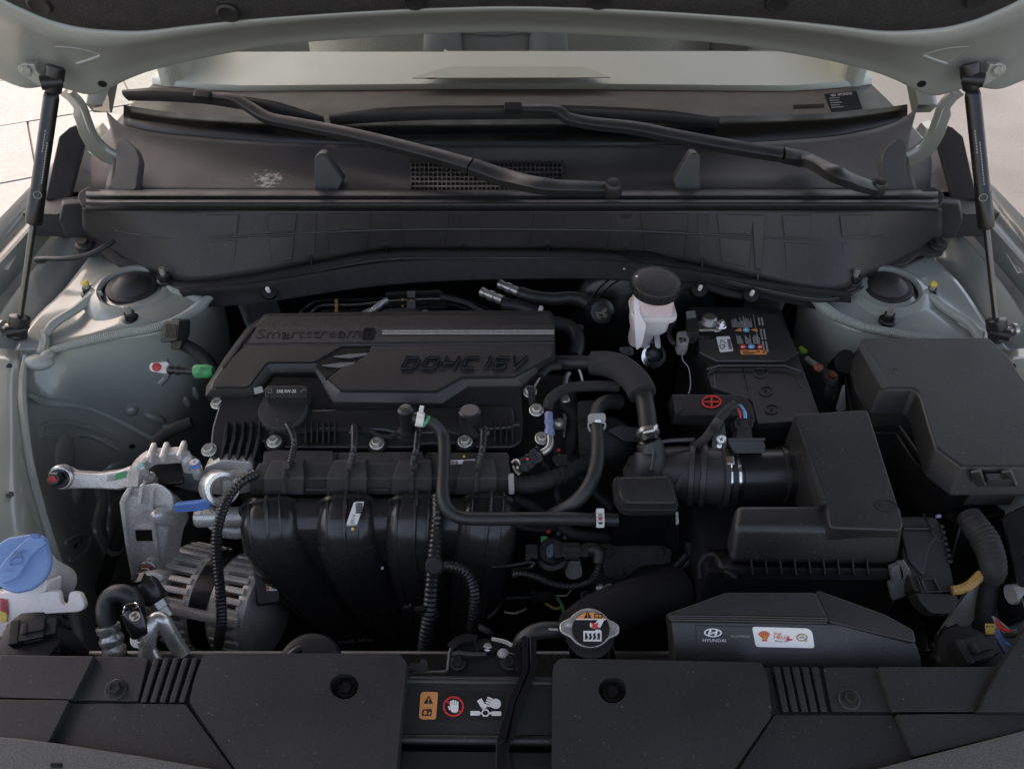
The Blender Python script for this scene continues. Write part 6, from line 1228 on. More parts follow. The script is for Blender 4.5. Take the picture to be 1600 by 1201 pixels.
b = B().tube(SS.off(.0009).on([(1238,998.5),(1230,1000),(1233,996)]), .0006, 5, 3); b.mk('swoosh', RED, sty)
b = B().ring(SS.off(.0009).on(ell(1253,995.5,9,6,28)), SS.off(.0009).on(ell(1253.5,995.8,6.6,4.2,28)), -SF.n*.0002); b.slab([(1256,998.5),(1259,997.5),(1262,1002),(1259,1002.4)], SS.off(.0009), .0002); b.mk('gold_emblem', pm('gold_print', (.36,.26,.10), .4), sty, flat=True)
decals('emblem_centre', [rect(1250,994.5,3,2.6), rect(1254,994.3,3,2.6)], SS, GREY, sty, h=.0013)

# ================= RADIATOR SUPPORT COVERS =================
SC = PX(1030, .950, 1200, .929)
lc = thing('radiator_cover', 'black radiator support cover with louvres and bolt nearest the washer filler', 'radiator cover', SC.hit(300,1110), 'radiator support covers')
def sl(px, off, d, name, par, mat=None, r_=3, bv=.0022, gr=0): return B().slab(rp(px, r_, 2), SC.off(off), d, grow=gr).mk(name, mat or SLAM, par, bev=bv, seg=2)
HOLE = (538, 1071)
def holed(px, hx, hy, a_, b2, off, d, name, par):     # panel with a real round opening through it
    P = SC.off(off); o = rp(px, 6, 3); n = 40; base = ell(hx, hy, a_, b2, n); pts = []
    import math as m
    # match the outline to the hole by angle: sample the outline along rays from the hole centre
    L = []
    for i in range(len(o)):
        p, q_ = o[i], o[(i+1) % len(o)]
        for k in range(6): L.append((p[0]+(q_[0]-p[0])*k/6, p[1]+(q_[1]-p[1])*k/6))
    i0 = min(range(len(L)), key=lambda i: abs(m.atan2(L[i][1]-hy, L[i][0]-hx)))
    L = L[i0:] + L[:i0]
    ccw = sum(L[i][0]*L[(i+1)%len(L)][1]-L[(i+1)%len(L)][0]*L[i][1] for i in range(len(L)))
    if ccw < 0: L = [L[0]] + L[:0:-1]
    N_ = len(L); inn = [(hx + a_*m.cos(2*m.pi*i/N_), hy + b2*m.sin(2*m.pi*i/N_)) for i in range(N_)]
    # remap inner angles to follow the outer points
    inn = []
    for p in L: t = m.atan2((p[1]-hy)/b2, (p[0]-hx)/a_); inn.append((hx + a_*m.cos(t), hy + b2*m.sin(t)))
    b = B().ring(P.on(L), P.on(inn), -P.n*d); return b.mk(name, SLAM, par, bev=.0022, seg=2)
base_l = [(-120,1024),(145,1026),(305,1029),(320,1024),(628,1024),(634,1034),(612,1240),(-120,1240)]
sl([(-120,1030),(305,1031),(620,1031),(600,1260),(-120,1260)], -.006, .02, 'base_panel', lc)
holed([(322,1020),(622,1020),(636,1034),(628,1110),(616,1240),(395,1240),(296,1096),(303,1062),(316,1026)], 538, 1071, 22.5, 20.5, .008, .02, 'raised_panel', lc)
B().lathe(SC.off(-.0056).hit(539,1073), SC.n, [(.0165,-.002),(.0160,.0004),(.012,.0006)], 24).mk('well_floor', BLK, lc); bolt(SC.off(-.005).hit(541,1076), SC.n, .0062, lc, BLK)
sl([(150,1024),(232,1026),(216,1095),(112,1093)], -.001, .006, 'bolt_panel', lc)
for k in range(5):
    x = 248 + k*15.0; B().slab([(x-7,1027),(x+1.5,1027),(x-20,1096),(x-29,1096)], SC.off(-.0004), .008).mk('louvre', SLAM, lc, bev=.0008)
    B().slab([(x+2,1030),(x+5,1030),(x-18,1095),(x-21,1095)], SC.off(-.004), .004).mk('louvre_gap', BLK, lc, flat=True)
sl([(-120,1021),(147,1024),(113,1092),(-120,1086)], .006, .014, 'upper_panel', lc)
sl([(-120,1090),(109,1093),(76,1159),(40,1156),(-120,1138)], .0065, .014, 'lower_panel', lc)
sl([(111,1098),(290,1099),(392,1240),(60,1240),(84,1160)], -.0015, .006, 'middle_panel', lc)
bo = bolt(SC.off(.0002).hit(181,1077), SC.n + V((.1,0,0)), .0056, lc, PLD, washer=1.7, h=.007)
rcv = thing('radiator_cover', 'black radiator support cover with five louvres under the intake snorkel', 'radiator cover', SC.hit(1250,1110), 'radiator support covers')
sl([(872,1036),(1200,1042),(1720,1050),(1720,1260),(880,1260)], -.006, .02, 'base_panel', rcv)
holed([(864,1040),(874,1028),(1190,1034),(1200,1060),(1206,1118),(1120,1240),(862,1240)], 957, 1077, 22, 21, .008, .02, 'raised_panel', rcv)
B().lathe(SC.off(-.0056).hit(957,1079), SC.n, [(.0165,-.002),(.0160,.0004),(.012,.0006)], 24).mk('well_floor', BLK, rcv); bolt(SC.off(-.005).hit(956,1083), SC.n, .0062, rcv, BLK)
for k in range(5):
    x = 1208 + k*15.0; B().slab([(x,1041),(x+10,1041),(x+25,1111),(x+15,1111)], SC.off(-.0004), .008).mk('louvre', SLAM, rcv, bev=.0008)
    B().slab([(x-3.5,1043),(x-.5,1043),(x+14.5,1110),(x+11.5,1110)], SC.off(-.004), .004).mk('louvre_gap', BLK, rcv, flat=True)
sl([(1286,1041),(1370,1042),(1391,1111),(1300,1111)], -.001, .006, 'bolt_panel', rcv)
sl([(1372,1041),(1720,1041),(1720,1112),(1394,1111)], .004, .012, 'upper_panel', rcv)
sl([(1561,1046),(1608,972),(1720,972),(1720,1112),(1527,1111)], .010, .014, 'corner_panel', rcv)
sl([(1210,1116),(1395,1116),(1424,1184),(1430,1240),(1128,1240)], -.0015, .006, 'middle_panel', rcv)
sl([(1400,1115),(1720,1113),(1720,1112+20),(1604,1140),(1428,1182)], .0045, .012, 'lower_panel', rcv)
bolt(SC.off(.0002).hit(1327,1092), SC.n + V((-.1,0,0)), .0056, rcv, PLD, washer=1.7, h=.007)
# painted nose edge showing at both bottom corners
fb_ = B(); bpnt = pm('bumper_skin', (.085,.082,.075), .55, grain=.35, gs=500)
bm_l = B().slab(rp([(-140,1136),(40,1153),(90,1160),(220,1180),(350,1203),(380,1260),(-140,1260)], 8, 2), SC.off(.010), .03).mk('bumper_edge', bpnt, body, bev=.006, seg=3)
B().slab(rp([(1310,1215),(1370,1200),(1430,1184),(1604,1139),(1740,1110),(1740,1260),(1310,1260)], 8, 2), SC.off(.010), .03).mk('bumper_edge', bpnt, body, bev=.006, seg=3)
B().slab(rect(78,1191,18,8), SC.off(.0112), .003).mk('bumper_clip', BLK, bm_l, bev=.0006)

# ================= CROSSMEMBER, FAN STICKER, BRACE, LATCH =================
cm = thing('crossmember', 'dark radiator crossmember with fan warning sticker between the two covers', 'crossmember', SC.off(-.02).hit(750,1110))
CP_ = PX(1058,.936,1160,.920)
B().slab(rp([(600,1056),(900,1060),(900,1162),(600,1158)], 2, 1), CP_, .03).mk('beam', PLD, cm, bev=.002)
B().tube(CP_.off(.0002).on([(600,1062),(900,1066)]), .0034, 10, 1).mk('ridge', PLG, cm); B().tube(CP_.off(.0002).on([(600,1153),(900,1156)]), .0038, 10, 1).mk('ridge', PLG, cm)
B().slab([(600,1052),(900,1056),(900,1060),(600,1057)], CP_.off(.001), .03).mk('rear_edge', BLK, cm, bev=.001)
B().slab(rp([(600,1172),(900,1175),(900,1260),(600,1260)],2,1), PX(1172,.912,1250,.905), .02).mk('lower_beam', PLD, cm, bev=.002)
st = B().slab(rp([(655,1080),(790,1080),(784,1124),(654,1124)],2,1), CP_.off(.0006), .0004).mk('warning_sticker', INK, cm, flat=True); Q_ = CP_.off(.0004)
decal('orange_panel', rp([(660,1080),(684.5,1080.5),(681,1123),(658,1123),(654.5,1120),(657,1084)],2,1), Q_, ORANGE, st); decals('warning_triangle', [[(670,1086),(676.5,1098.5),(662,1098.5)]], Q_, INK, st, h=.0013); decals('triangle_mark', [rect(668.8,1090,1.7,4.4), rect(668.7,1095.6,1.7,1.6)], Q_, ORANGE, st, h=.0017)
b = B().ring(Q_.off(.0014).on(rp([(660.5,1108),(675,1107),(674,1117.5),(659,1117.5)],1.5,2)), Q_.off(.0014).on(rp([(662.5,1109.5),(673.3,1108.8),(672.3,1116),(661,1116)],1,2)), -CP_.n*.0003); b.slab(rect(667,1108,1.3,9), Q_.off(.0014), .0003); b.tube(Q_.off(.0015).on([(668.5,1113),(670,1111),(672.5,1110.5)]), .0005, 5, 2); b.mk('book_symbol', INK, st, flat=True)
b = B().ring(Q_.off(.0012).on(ell(708.5,1103,16.5,16,40)), Q_.off(.0012).on(ell(708.5,1103,13.6,13.2,40)), -CP_.n*.0003); b.slab(rot2(rect(694,1101.6,29,2.8),708.5,1103,38), Q_.off(.0011), .0003); b.mk('prohibition_ring', RED, st, flat=True)
b = B().slab(rp([(703,1101),(717,1101),(715.5,1110),(713,1113),(705.5,1112)],2,2), Q_.off(.0016), .0003)
for x, y, l_ in ((703.2,1094,9),(706.6,1092.5,10),(710.2,1093,10),(713.6,1095,8)): b.slab(rp(rect(x, y, 2.8, l_),1.2,2), Q_.off(.0017), .0003)
b.slab(rp(rot2(rect(700.5,1102,2.8,7),702,1105,-25),1,2), Q_.off(.0018), .0003); b.mk('hand_symbol', WHITE, st, flat=True)
b = B(); b.ring(Q_.off(.0012).on(ell(758.5,1113,7,6.6,6)), Q_.off(.0012).on(ell(758.5,1113,4.6,4.2,6)), -CP_.n*.0003)
for p in (rect(735,1110,14.5,7), rect(768,1110.5,15,7), rot2(rect(745,1095,17,8),753,1099,58), rect(749,1112,4,3), rect(764,1112,4,3), rot2(rect(752,1104,4,3),754,1106,60)): b.slab(p, Q_.off(.0012), .0003)
b.mk('fan_symbol', WHITE, st, flat=True)
b = B().slab(rp([(768,1093),(775,1090),(783,1095),(782,1104),(776,1107),(768,1105),(764,1100)],2,1), Q_.off(.0014), .0003)
for k in range(4): b.slab(rot2(rp(rect(759.5,1089.5+k*3.9,9,2.6),1,2), 766, 1095, 20), Q_.off(.0015+k*.0001), .0003)
b.mk('cut_hand_symbol', WHITE, st, flat=True)
bs = thing('centre_brace', 'gloss black folded steel brace running down across the crossmember', 'brace', U(810,1060,.94))
BR = PX(990,.952,1200,.938); path = [(828,992),(827,1046),(806,1092),(788,1152),(786,1240)]
for l, h_ in (([(815,993),(824,992),(826,1046),(805,1095),(790,1155),(776,1160),(778,1150),(796,1090),(817,1046)], .004), ([(828,992),(838,993),(839,1046),(818,1096),(803,1150),(794,1156),(807,1094),(829,1046)], .004), ([(822,994),(832,994),(832,1047),(812,1094),(797,1154),(786,1158),(802,1092),(822,1047)], -.004)):
    B().slab(rp(l, 2, 1), BR.off(h_), .010).mk('flange' if h_ > 0 else 'web', GLOSSK, bs, bev=.0014)
B().slab(rp([(775,1158),(795,1158),(793,1240),(775,1240)],1,1), BR.off(-.004), .012).mk('foot', GLOSSK, bs, bev=.0012); B().slab(rp([(797,1174),(803,1174),(806,1240),(800,1240)],1,1), BR.off(-.006), .010).mk('foot_flange', GLOSSK, bs, bev=.001)
B().slab([(804,1010),(814,1010),(817,1045),(812,1050),(806,1046)], BR.off(-.004), .003).mk('side_tab', GLOSSK, bs, bev=.0008)
lt_ = thing('hood_latch', 'dark metal hood latch mechanism behind the crossmember', 'hood latch', U(750,1020,.92)); LP = PX(1000,.935,1045,.925)
B().slab(rp([(702,1008),(800,1006),(800,1056),(696,1056)],3,1), LP.off(-.012), .006).mk('backplate', BLK, lt_, bev=.001)
B().sweep(LP.off(.004).on([(704,1012),(716,1002),(732,998),(745,1000)]), [(-.004,-.003),(.004,-.003),(.004,.003),(-.004,.003)], UP, 5).mk('claw', BLK, lt_); B().sweep(LP.off(.004).on([(742,1012),(757,1008),(770,1010),(776,1016)]), [(-.0055,-.003),(.0055,-.003),(.0055,.003),(-.0055,.003)], UP, 5).mk('pawl', BLK, lt_)
B().tube(LP.off(.008).on([(706,1022),(718,1020),(734,1022),(760,1022)]), .0028, 9, 5).mk('bar', BLK, lt_); B().tube(LP.off(.004).on([(768,998),(788,1002),(800,1008)]), .002, 8, 4).mk('spring', STEEL, lt_)
bolt(LP.hit(715,1034), LP.n, .006, lt_, BLK); bolt(LP.hit(796,1034), LP.n, .006, lt_, BLK); B().lathe(LP.off(.002).hit(762,1012), LP.n, [(.004,0),(.004,.006),(.0001,.007)], 12).mk('pivot', STEEL, lt_); B().ball(LP.off(.004).hit(786,1020), .006, .005, .004).mk('rivet', GREYP, lt_)
B().tube(LP.off(.002).on([(706,1008),(702,1020),(699,1046),(695,1049),(645,1050)]), .0013, 7, 1).mk('edge', GREYD, lt_)
tk2 = B().slab(rp([(640,1036),(655,1036),(658,1029),(665,1029),(668,1036),(668,1048),(640,1047)],2,2), LP.off(.004), .006).mk('wire_clip', PLG); tag(tk2, 'grey black plastic wire clip at the foot of the ribbed conduit', 'clip')
ps = thing('round_housing', 'dark rounded pulley housing peeping over the cover below the manifold', 'housing', U(480,1015,.88))
B().lathe(U(484,1040,.885), V((.1,-.35,.9)), [(.032,-.05),(.033,-.004),(.030,.006),(.024,.009),(.0001,.009)], 40).mk('drum', PLD, ps); B().tube(UU([(446,1030,.905),(460,1018,.907),(470,1013,.906)]), .004, 8, 4).mk('rim', PLD, ps)

# ================= WASHER BOTTLE =================
q = U(36,874,.962); ax = V((.10,-.42,.90)).normalized(); WPn = PL(q, ax)
wc = thing('washer_filler', 'translucent washer bottle neck with a big sky blue flip cap', 'washer bottle', q)
capo = rp([(-14,872),(-8,852),(12,838),(30,836),(44,833),(66,835),(72,840),(74,852),(79,868),(78,886),(68,904),(48,920),(22,926),(0,918),(-12,900)], 8, 3)
B().slab(capo, WPn, .009).mk('cap', BLUE, wc, bev=.003, seg=3)
B().slab(rp([(28,852),(44,838),(68,838),(72,848),(48,866),(28,900),(4,912),(-6,894),(6,874)], 6, 3), WPn.off(.004), .006).mk('cap_ridge', BLUE, wc, bev=.0025, seg=3)
B().slab(rp([(46,833),(62,833),(61,839),(47,839)],2,2), WPn.off(.006), .004).mk('cap_tab', BLUED, wc, bev=.001)
text('moulded_text', 'WASHER', 32, 862, 22, 5, WPn.off(.0042), BLUED, wc, ang=-12); text('moulded_text', 'ONLY', 14, 890, 16, 4.5, WPn.off(.0042), BLUED, wc, ang=-12)
b = B().ring(WPn.off(.0052).on(rp([(16,872),(36,868),(33,880),(14,884)],3,2)), WPn.off(.0052).on(rp([(18,873.5),(34,870),(31.5,878.8),(16,882)],2.5,2)), -ax*.0004)
for k in range(3): b.tube(WPn.off(.0054).on([(18+k*6,870-k),(20+k*6,864-k),(25+k*5,862-k)]), .0005, 5, 3)
b.mk('moulded_symbol', BLUED, wc, flat=True)
B().lathe(WPn.off(-.006).hit(28,880), ax, [(.020,-.10),(.020,-.05),(.023,-.04),(.024,-.004),(.024,0)], 36).mk('neck', TANK, wc)
NP = PX(915,.935,1000,.895); B().slab(rp([(-40,930),(20,922),(72,905),(68,985),(60,1000),(-40,1000)],5,2), NP, .03).mk('bottle', TANK, wc, bev=.006, seg=3)
B().slab(rp([(60,928),(70,924),(90,923),(93,930),(94,940),(98,945),(106,942),(107,928),(110,924),(124,926),(132,943),(130,952),(122,956),(100,957),(68,959)],4,2), NP.off(.004), .008).mk('hook', TANK, wc, bev=.002)
decal('caution_tag', [(0,934),(11,937),(13,960),(0,960)], NP, REDB, wc, h=.0015); decal('yellow_tag', [(0,954),(10,958),(10,971),(4,973),(0,968)], NP, YEL, wc, h=.0022)
text('tag_text', '2137', 7.5, 948, 15, 5, NP, INK, wc, ang=82, h=.002)
# headlamp connectors
for lab, cx, cy, z, s in (('black ringed headlamp connector under the washer bottle', 52, 992, .905, 1), ('black ringed headlamp connector beside the coloured wires', 1512, 1022, .90, -1)):
    t = thing('headlamp_connector', lab, 'connector', U(cx, cy, z), 'headlamp bulb connectors'); c = U(cx, cy+4, z); ax = V((.0,-.25,.97)).normalized(); S, Uu, A = frame(ax)
    B().lathe(c, ax, [(.026,-.03),(.026,-.012),(.031,-.010),(.032,0),(.030,.004),(.022,.005),(.0001,.006)], 36).mk('ring', PLS, t)
    for k in range(16):
        a = R(k*22.5); d = S*math.cos(a)+Uu*math.sin(a); B().box(c + d*.031 - A*.004, .004, .006, .009, (A.cross(d), d, A)).mk('lug', PLS, t, bev=.0008)
    for k in range(5):
        a = R(-125 + k*14); d = S*math.cos(a)+Uu*math.sin(a); B().ball(c + d*.0325 - A*.005, .002, .002, .002).mk('contact', STEEL if s == 1 else COPPER, t)
    b = B(); conn(b, c + A*.010 + V((.004,.004,0)), V((1,.25,0)), A, .044, .022, .014); b.mk('plug', PLD, t, bev=.0012)
    if s == 1: B().tube(UU([(85,985,.91),(105,998,.90),(122,1014,.885),(132,1026,.87)]), .0075, 12, 5).mk('cable', TAPE, t)
    else: B().tube(UU([(1478,1008,.90),(1470,1020,.89),(1472,1038,.87)]), .0075, 12, 5).mk('cable', PLS, t)
# ================= AIR CONDITIONING PIPES =================
ah = thing('air_conditioning_hose', 'bent black air conditioning hose ending in a ribbed aluminium crimp', 'hose', U(190,950,.9))
B().tube(UU([(213,948,.915),(206,934,.925),(192,926,.930),(176,928,.928),(166,940,.922),(164,960,.915),(170,982,.905)]), .0088, 16, 6).mk('hose', RUB, ah)
L_ = UU([(168,976,.907),(181,1026,.88)]); d = (L_[1]-L_[0]).normalized()
B().lathe(L_[0], d, [(.0095,0),(.0115,.001),(.0115,.006),(.0098,.009),(.0098,.011),(.0118,.014),(.0118,.018),(.0100,.021),(.0100,.023),(.0118,.026),(.0112,.033),(.007,.036),(.006,.037),(.006,.07)], 28).mk('crimp', ALUM, ah, sharp=50)
B().tube(UU([(192,962,.93),(198,945,.93),(212,943,.93),(217,952,.928)]), .0013, 8, 5).mk('wire_clip', CHROME, ah)
ap2 = thing('service_port', 'black capped service port on a short aluminium pipe', 'service port', U(215,985,.91))
L_ = UU([(211,964,.925),(228,1000,.905)]); d = -(L_[1]-L_[0]).normalized(); S, Uu, A = frame(d)
B().lathe(L_[1].lerp(L_[0],.28), d, [(.0105,0),(.0110,.001),(.0110,.026),(.0098,.028),(.0092,.028),(.0001,.0282)], 30).mk('cap', GLOSSK, ap2)
PT = PL(L_[1].lerp(L_[0],.28) + d*.0284, d); decal('cap_mark', ell(210.5,962,9,7.4,24,-15), PT, GREYP, ap2, h=.0002); decals('cap_letter', [rot2(rect(206.5,957.5,2.2,9),210.5,962,55), rot2(rect(212.5,957.5,2.2,9),210.5,962,55), rot2(rect(208,961,5,1.8),210.5,962,55)], PT, INK, ap2, h=.0008)
B().lathe(L_[1], d, [(.006,-.04),(.0062,-.006),(.0085,-.005),(.0085,.002),(.0072,.003),(.0072,.012)], 24).mk('valve_stem', ALUM, ap2)
q = U(217,998,.908); B().lathe(q, TOCAM(q) + V((-.4,0,0)), [(.009,-.003),(.009,.0),(.0085,.0008),(.0001,.001)], 24).mk('flange_disc', STEEL, ap2)
pp2 = B().tube(UU([(228,1030,.89),(232,1000,.905),(236,980,.914),(243,968,.917),(254,970,.914),(266,990,.90),(290,1030,.87)]), .0080, 16, 6).mk('aluminium_pipe', ALUM); tag(pp2, 'bent bare aluminium pipe between the service port and the alternator', 'pipe')
ptr = thing('pressure_switch', 'black pressure switch plug on a steel fitting behind the aluminium pipe', 'switch', U(235,925,.9))
L_ = UU([(228,912,.905),(250,945,.885)]); d = (L_[1]-L_[0]).normalized(); B().lathe(L_[0], d, [(.010,-.004),(.0125,.002),(.0125,.018),(.010,.022),(.0001,.022)], 20).mk('plug', PLS, ptr); B().lathe(L_[0] + d*.022, d, [(.010,0),(.010,.008),(.008,.009),(.008,.02)], 6).mk('fitting', STEEL, ptr)
b = B(); b.bar(L_[0] + V((-.012,0,.010)), L_[0] + V((.006,0,.004)), .010, .008); b.bar(L_[0] + V((-.004,0,.012)), L_[0] + V((-.002,0,-.004)), .012, .010); b.mk('plug_latch', PLS, ptr, bev=.001)
B().slab(rp([(208,898),(240,893),(258,900),(250,912),(214,910)],4,1), PX(893,.88,912,.87), .02).mk('casting', ALU, ptr, bev=.003)
B().tube(UU([(222,912,.905),(206,928,.89),(196,948,.86)]), .0038, 9, 5).mk('cable', TAPE, ptr)
wl = B().tube(UU([(300,660,.90),(268,672,.895),(246,690,.885),(226,730,.85),(200,800,.80),(178,860,.76),(160,910,.72),(140,930,.72),(110,950,.70)]), [.008,.009,.009,.0085,.0085], 12, 6).mk('wing_loom', TAPE); tag(wl, 'long taped black wire loom running down the painted inner wing behind the mount', 'wire loom')
B().lathe(U(180,858,.765), V((-.3,-.2,-.8)), [(.0095,0),(.0102,.001),(.0102,.004),(.0095,.005)], 16).mk('tape_band', GREYD, wl)
# ================= RIGHT FRONT CORNER =================
eu = thing('control_unit', 'dark ribbed engine control unit box beside the air cleaner', 'control unit', U(1440,860,.95)); EP = PX(808,.955,945,.915)
B().slab(rp([(1400,806),(1462,806),(1478,830),(1480,860),(1496,925),(1430,925),(1412,880),(1408,830)], 6, 2), EP, .04).mk('case', PLD, eu, bev=.003)
B().slab(rp([(1408,828),(1460,828),(1468,836),(1454,852),(1444,900),(1420,876)],5,2), EP.off(.004), .008).mk('cover', PLG, eu, bev=.002); B().slab(rp([(1430,925),(1494,928),(1498,935),(1490,958),(1455,958),(1438,940)],3,1), EP.off(.003), .02).mk('plug', PLG, eu, bev=.0015)
b = B(); b.tube(EP.off(.001).on([(1412,825),(1452,825),(1462,836)]), .0012, 6, 1); b.tube(EP.off(.006).on([(1443,803),(1452,822),(1461,838)]), .0012, 6, 1); b.mk('seam', BLK, eu)
for k in range(7): B().slab(rot2(rect(1470+k*2.2, 818+k*9, 7, 5), 1470+k*2, 818+k*9, 20), EP.off(.003), .006).mk('tooth', PLD, eu, bev=.0006)
B().ring(EP.off(.006).on([(1440,903),(1462,901),(1474,925),(1446,925)]), EP.off(.006).on([(1444,906),(1460,904),(1469,922),(1449,922)]), -EP.n*.006).mk('latch_frame', PLG, eu, bev=.0006, seg=1)
for k in range(3): B().slab([(1432+k*4,900),(1434+k*4,900),(1444+k*4,926),(1441+k*4,926)], EP.off(.005), .006).mk('latch_rib', PLG, eu, flat=True)
B().slab(rect(1464,803,7,5), EP.off(.006), .004).mk('blue_tab', FUEL, eu, bev=.0006)
hl = B().tube(UU([(1514,806,.955),(1524,822,.955),(1538,842,.952),(1548,866,.948),(1552,890,.94),(1548,900,.93)]), [.0125,.0142,.0148,.0142,.0135,.012], 18, 6, rib=.0046, dep=.07).mk('thick_loom', TAPE); tag(hl, 'thick wrinkled taped wire loom below the fuse box', 'wire loom')
h2_ = B().tube(UU([(1550,890,.93),(1546,920,.91),(1540,950,.895),(1536,990,.87),(1530,1030,.84)]), .0095, 12, 6).mk('lower_loom', TAPE); tag(h2_, 'thin taped wire loom continuing below the thick wrinkled one', 'wire loom')
yc = B().tube(UU([(1488,922,.925),(1502,920,.927),(1518,912,.93),(1532,898,.932)]), .0052, 12, 6, rib=.003, dep=.12).mk('yellow_conduit', TAN); tag(yc, 'short tan ribbed conduit beside the thick wrinkled loom', 'conduit')
b = B(); RI = body
B().sweep(UU([(1556,888,.915),(1542,912,.90),(1505,960,.868),(1475,1010,.832),(1455,1050,.81)]), [(-.011,-.004),(.011,-.004),(.010,.004),(-.010,.004)], V((-.3,-.6,.7)), 5).mk('lamp_rail', PAINT, body)
B().slab(rp([(1503,962),(1518,928),(1532,934),(1532,962),(1523,968)],3,1), P3((1503,962,.86),(1518,928,.875),(1532,962,.86)), .003).mk('lamp_bracket', PAINT, body, bev=.0008)
B().slab(rp([(1505,865),(1520,852),(1526,880),(1520,900),(1512,895)],4,2), P3((1505,865,.87),(1520,852,.88),(1520,900,.85)), .003).mk('lamp_bracket', PAINT, body, bev=.0008)
cg = thing('coloured_wires', 'red, grey and blue wires leaving a yellow taped sleeve', 'wires', U(1565,985,.90)); yp = PL(U(1552,982,.90), TOCAM(U(1552,982,.9)))
B().slab([(1539,973),(1568,975),(1566,984),(1556,992),(1540,991)], yp, .006).mk('yellow_tape', YEL, cg, bev=.001); decals('tape_print', [rect(1541,977,3,2), rect(1545.5,977,2,2), rect(1549,977,3,2)], yp, INK, cg, h=.0008)
for pts, m_, r_ in (([(1556,968),(1562,978),(1570,983),(1578,985)],RED,.0022),([(1552,964),(1556,974),(1555,988)],GREYP,.0012),([(1556,988),(1562,1002),(1568,1014),(1572,1020)],FUEL,.003),([(1550,962),(1564,972),(1578,984)],GREYP,.001),([(1560,984),(1568,1000),(1582,1012)],BLUEH,.0018),([(1566,983),(1590,984)],GREYD,.0014),([(1566,987),(1590,988)],GREYD,.0014),([(1570,992),(1592,992)],PLS,.003)):
    B().tube([yp.off(.003).hit(*p) for p in pts], r_, 8, 4).mk('wire', m_, cg)
wb = thing('lamp_pipe', 'pale grey plastic pipe stub at the corner by the coloured wires', 'pipe', U(1590,930,.92))
a = U(1580,928,.925); B().lathe(a, V((1,.1,.02)), [(.0085,0),(.010,-.001),(.0105,.001),(.0105,.05)], 22).mk('stub', GREYP, wb); B().lathe(a, V((1,.1,.02)), [(.0085,.0001),(.0075,.02)], 20).mk('bore', BLK, wb); B().sweep(UU([(1592,936,.915),(1600,955,.90),(1612,985,.88)]), [(-.007,-.004),(.007,-.004),(.007,.004),(-.007,.004)], UP, 4).mk('bracket', GREYP, wb)
gs2 = B().slab([(1248,543),(1252,540),(1262,547),(1261,549),(1252,548)], PZ(.93), .004).mk('green_strip', pm('lime_plastic', (.22,.42,.03), .5)); tag(gs2, 'small lime green strip wedged behind the battery', 'strip')
rd2 = thing('radiator_shroud', 'black radiator fan shroud standing below the crossmember', 'fan shroud', (0,.44,.7)); B().box((0,.435,.62), 1.0, .05, .52).mk('panel', BLK, rd2, bev=.01)

hl_ = thing('headlamp_housing', 'black headlamp housing back at the corner behind the coloured wires', 'headlamp', U(1600,930,.85))
B().slab(rp([(1500,815),(1560,800),(1660,795),(1690,1060),(1490,1060),(1476,900)],8,2), PX(800,.935,1040,.77), .06).mk('shell', BLK, hl_, bev=.006, seg=3)
b = B()
for k in range(3): b.tube(PX(800,.937,1040,.772).on([(1560+k*6,1000-k*30),(1580+k*6,960-k*30),(1640,950-k*30)]), .002, 6, 4)
b.mk('rib', PLS, hl_)

# ================= DARK CLUTTER DEEP IN THE BAY =================
gb = thing('gearbox_bracket', 'dark stamped bracket with bolts low between the breather hose and radiator hose', 'bracket', U(960,880,.80)); gp_ = PX(840,.84,920,.80)
B().slab(rp([(935,850),(1010,842),(1050,858),(1048,880),(1000,884),(975,905),(945,900)],4,2), gp_, .006).mk('plate', DEEP, gb, bev=.0012)
for px, py in ((950,862),(1030,862),(968,893)): bolt(gp_.hit(px,py), gp_.n, .0055, gb, DEEP)
B().slab(rp([(985,800),(1080,806),(1100,850),(1060,870),(990,850)],5,2), PX(800,.83,870,.78), .03).mk('casting', DEEP, gb, bev=.004)
for k in range(5): B().slab([(1000+k*18,806),(1004+k*18,806),(1012+k*17,858),(1008+k*17,858)], PX(800,.836,870,.786), .008).mk('casting_rib', DEEP, gb, bev=.001)
sc_ = thing('shift_cable', 'pair of black shift cables looping over the gearbox below the bellows', 'cables', U(1080,830,.84))
for dx in (0, 14): B().tube(UU([(1075+dx,800,.86),(1085+dx,830,.85),(1075+dx,862,.84),(1050+dx,890,.82),(1020+dx,905,.80)]), .0042, 9, 6).mk('cable', RUB, sc_)
for px, py in ((1082,822),(1078,850)): B().lathe(U(px,py,.855), V((.1,-.5,-.8)), [(.0065,-.004),(.007,0),(.007,.008),(.0065,.012)], 14).mk('cable_sleeve', PLS, sc_)
vb = thing('engine_loom', 'dark engine wire loom with taped joints between the throttle body and gearbox', 'wire loom', U(880,780,.87))
for pts, r_ in (([(800,780,.90),(830,790,.89),(870,815,.88),(900,835,.87),(960,838,.85)],.0065),([(868,700,.92),(874,730,.91),(870,770,.90),(880,800,.88)],.005),([(905,742,.90),(930,770,.885),(965,800,.87),(985,830,.85)],.0055),([(800,820,.88),(840,826,.87),(880,824,.865)],.004),([(840,690,.93),(846,720,.925),(862,738,.92)],.003)):
    B().tube(UU(pts), r_, 10, 6).mk('loom_branch', TAPE, vb)
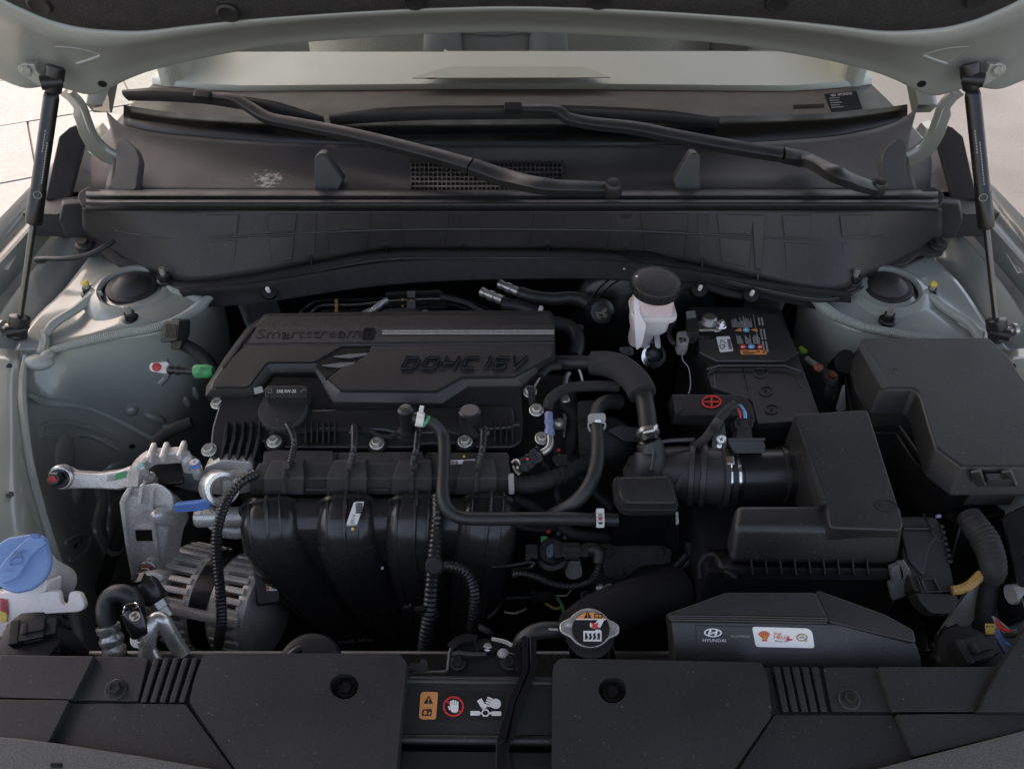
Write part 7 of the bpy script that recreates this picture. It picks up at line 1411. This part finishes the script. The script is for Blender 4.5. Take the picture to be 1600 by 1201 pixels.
b = B(); conn(b, U(878,808,.895), V((1,.3,-.2)), UP, .035, .016, .014); b.mk('loom_plug', PLD, vb, bev=.0008)
b = B(); conn(b, U(880,728,.925), V((.2,.2,-1)), V((0,-1,.3)), .03, .014, .012); b.mk('loom_plug', PLD, vb, bev=.0008)
for px, py, z, m_ in ((873,703,.935,RED),(874,712,.93,TAN)): B().ball(U(px,py,z), .0026, .0022, .002).mk('clip_mark', m_, vb)
B().slab(rp([(862,712),(884,708),(888,722),(868,726)],2,1), PX(708,.935,726,.93), .006).mk('loom_clip', DEEP, vb, bev=.001)
rb_ = thing('rear_brackets', 'dark brackets and pipes behind the engine cover below the firewall felt', 'brackets', U(700,470,.93))
for pts, r_, m_ in (([(690,452,.955),(730,462,.952),(760,480,.945)],.0035,DEEP),([(600,478,.945),(640,474,.948),(668,484,.944)],.006,DEEP),([(850,478,.95),(880,492,.948),(910,500,.945)],.004,DEEP),([(655,480,.95),(665,474,.952),(672,476,.951)],.0022,STEEL),([(420,484,.95),(450,482,.952),(472,480,.952)],.002,STEEL)):
    B().tube([p + V((0,-.02,0)) for p in UU(pts)], r_, 9, 5).mk('pipe', m_, rb_)
B().slab(rp([(600,456),(690,452),(700,480),(610,486)],4,1), PX(452,.945,486,.93), .01).mk('plate', DEEP, rb_, bev=.001)
bolt(PX(452,.945,486,.93).hit(672,468), UP, .006, rb_, DEEP)
bh = B().tube(UU([(880,632,.93),(896,650,.925),(892,690,.91),(884,725,.90)]), .009, 12, 6).mk('bypass_hose', RUB); tag(bh, 'short dark hose half hidden behind the bronze steel tube', 'hose')
mw = B().tube(UU([(470,1000,.70),(520,1004,.70),(580,1000,.69),(640,1006,.68)]), .0055, 10, 6, rib=.004, dep=.15).mk('lower_conduit', PLS); tag(mw, 'ribbed black conduit low under the manifold runners', 'conduit')

B().slab(rp([(1566,806),(1600,788),(1680,780),(1690,940),(1606,965),(1584,890)],6,2), PX(780,.968,965,.925), .05).mk('top_shroud', BLK, hl_, bev=.005, seg=3)
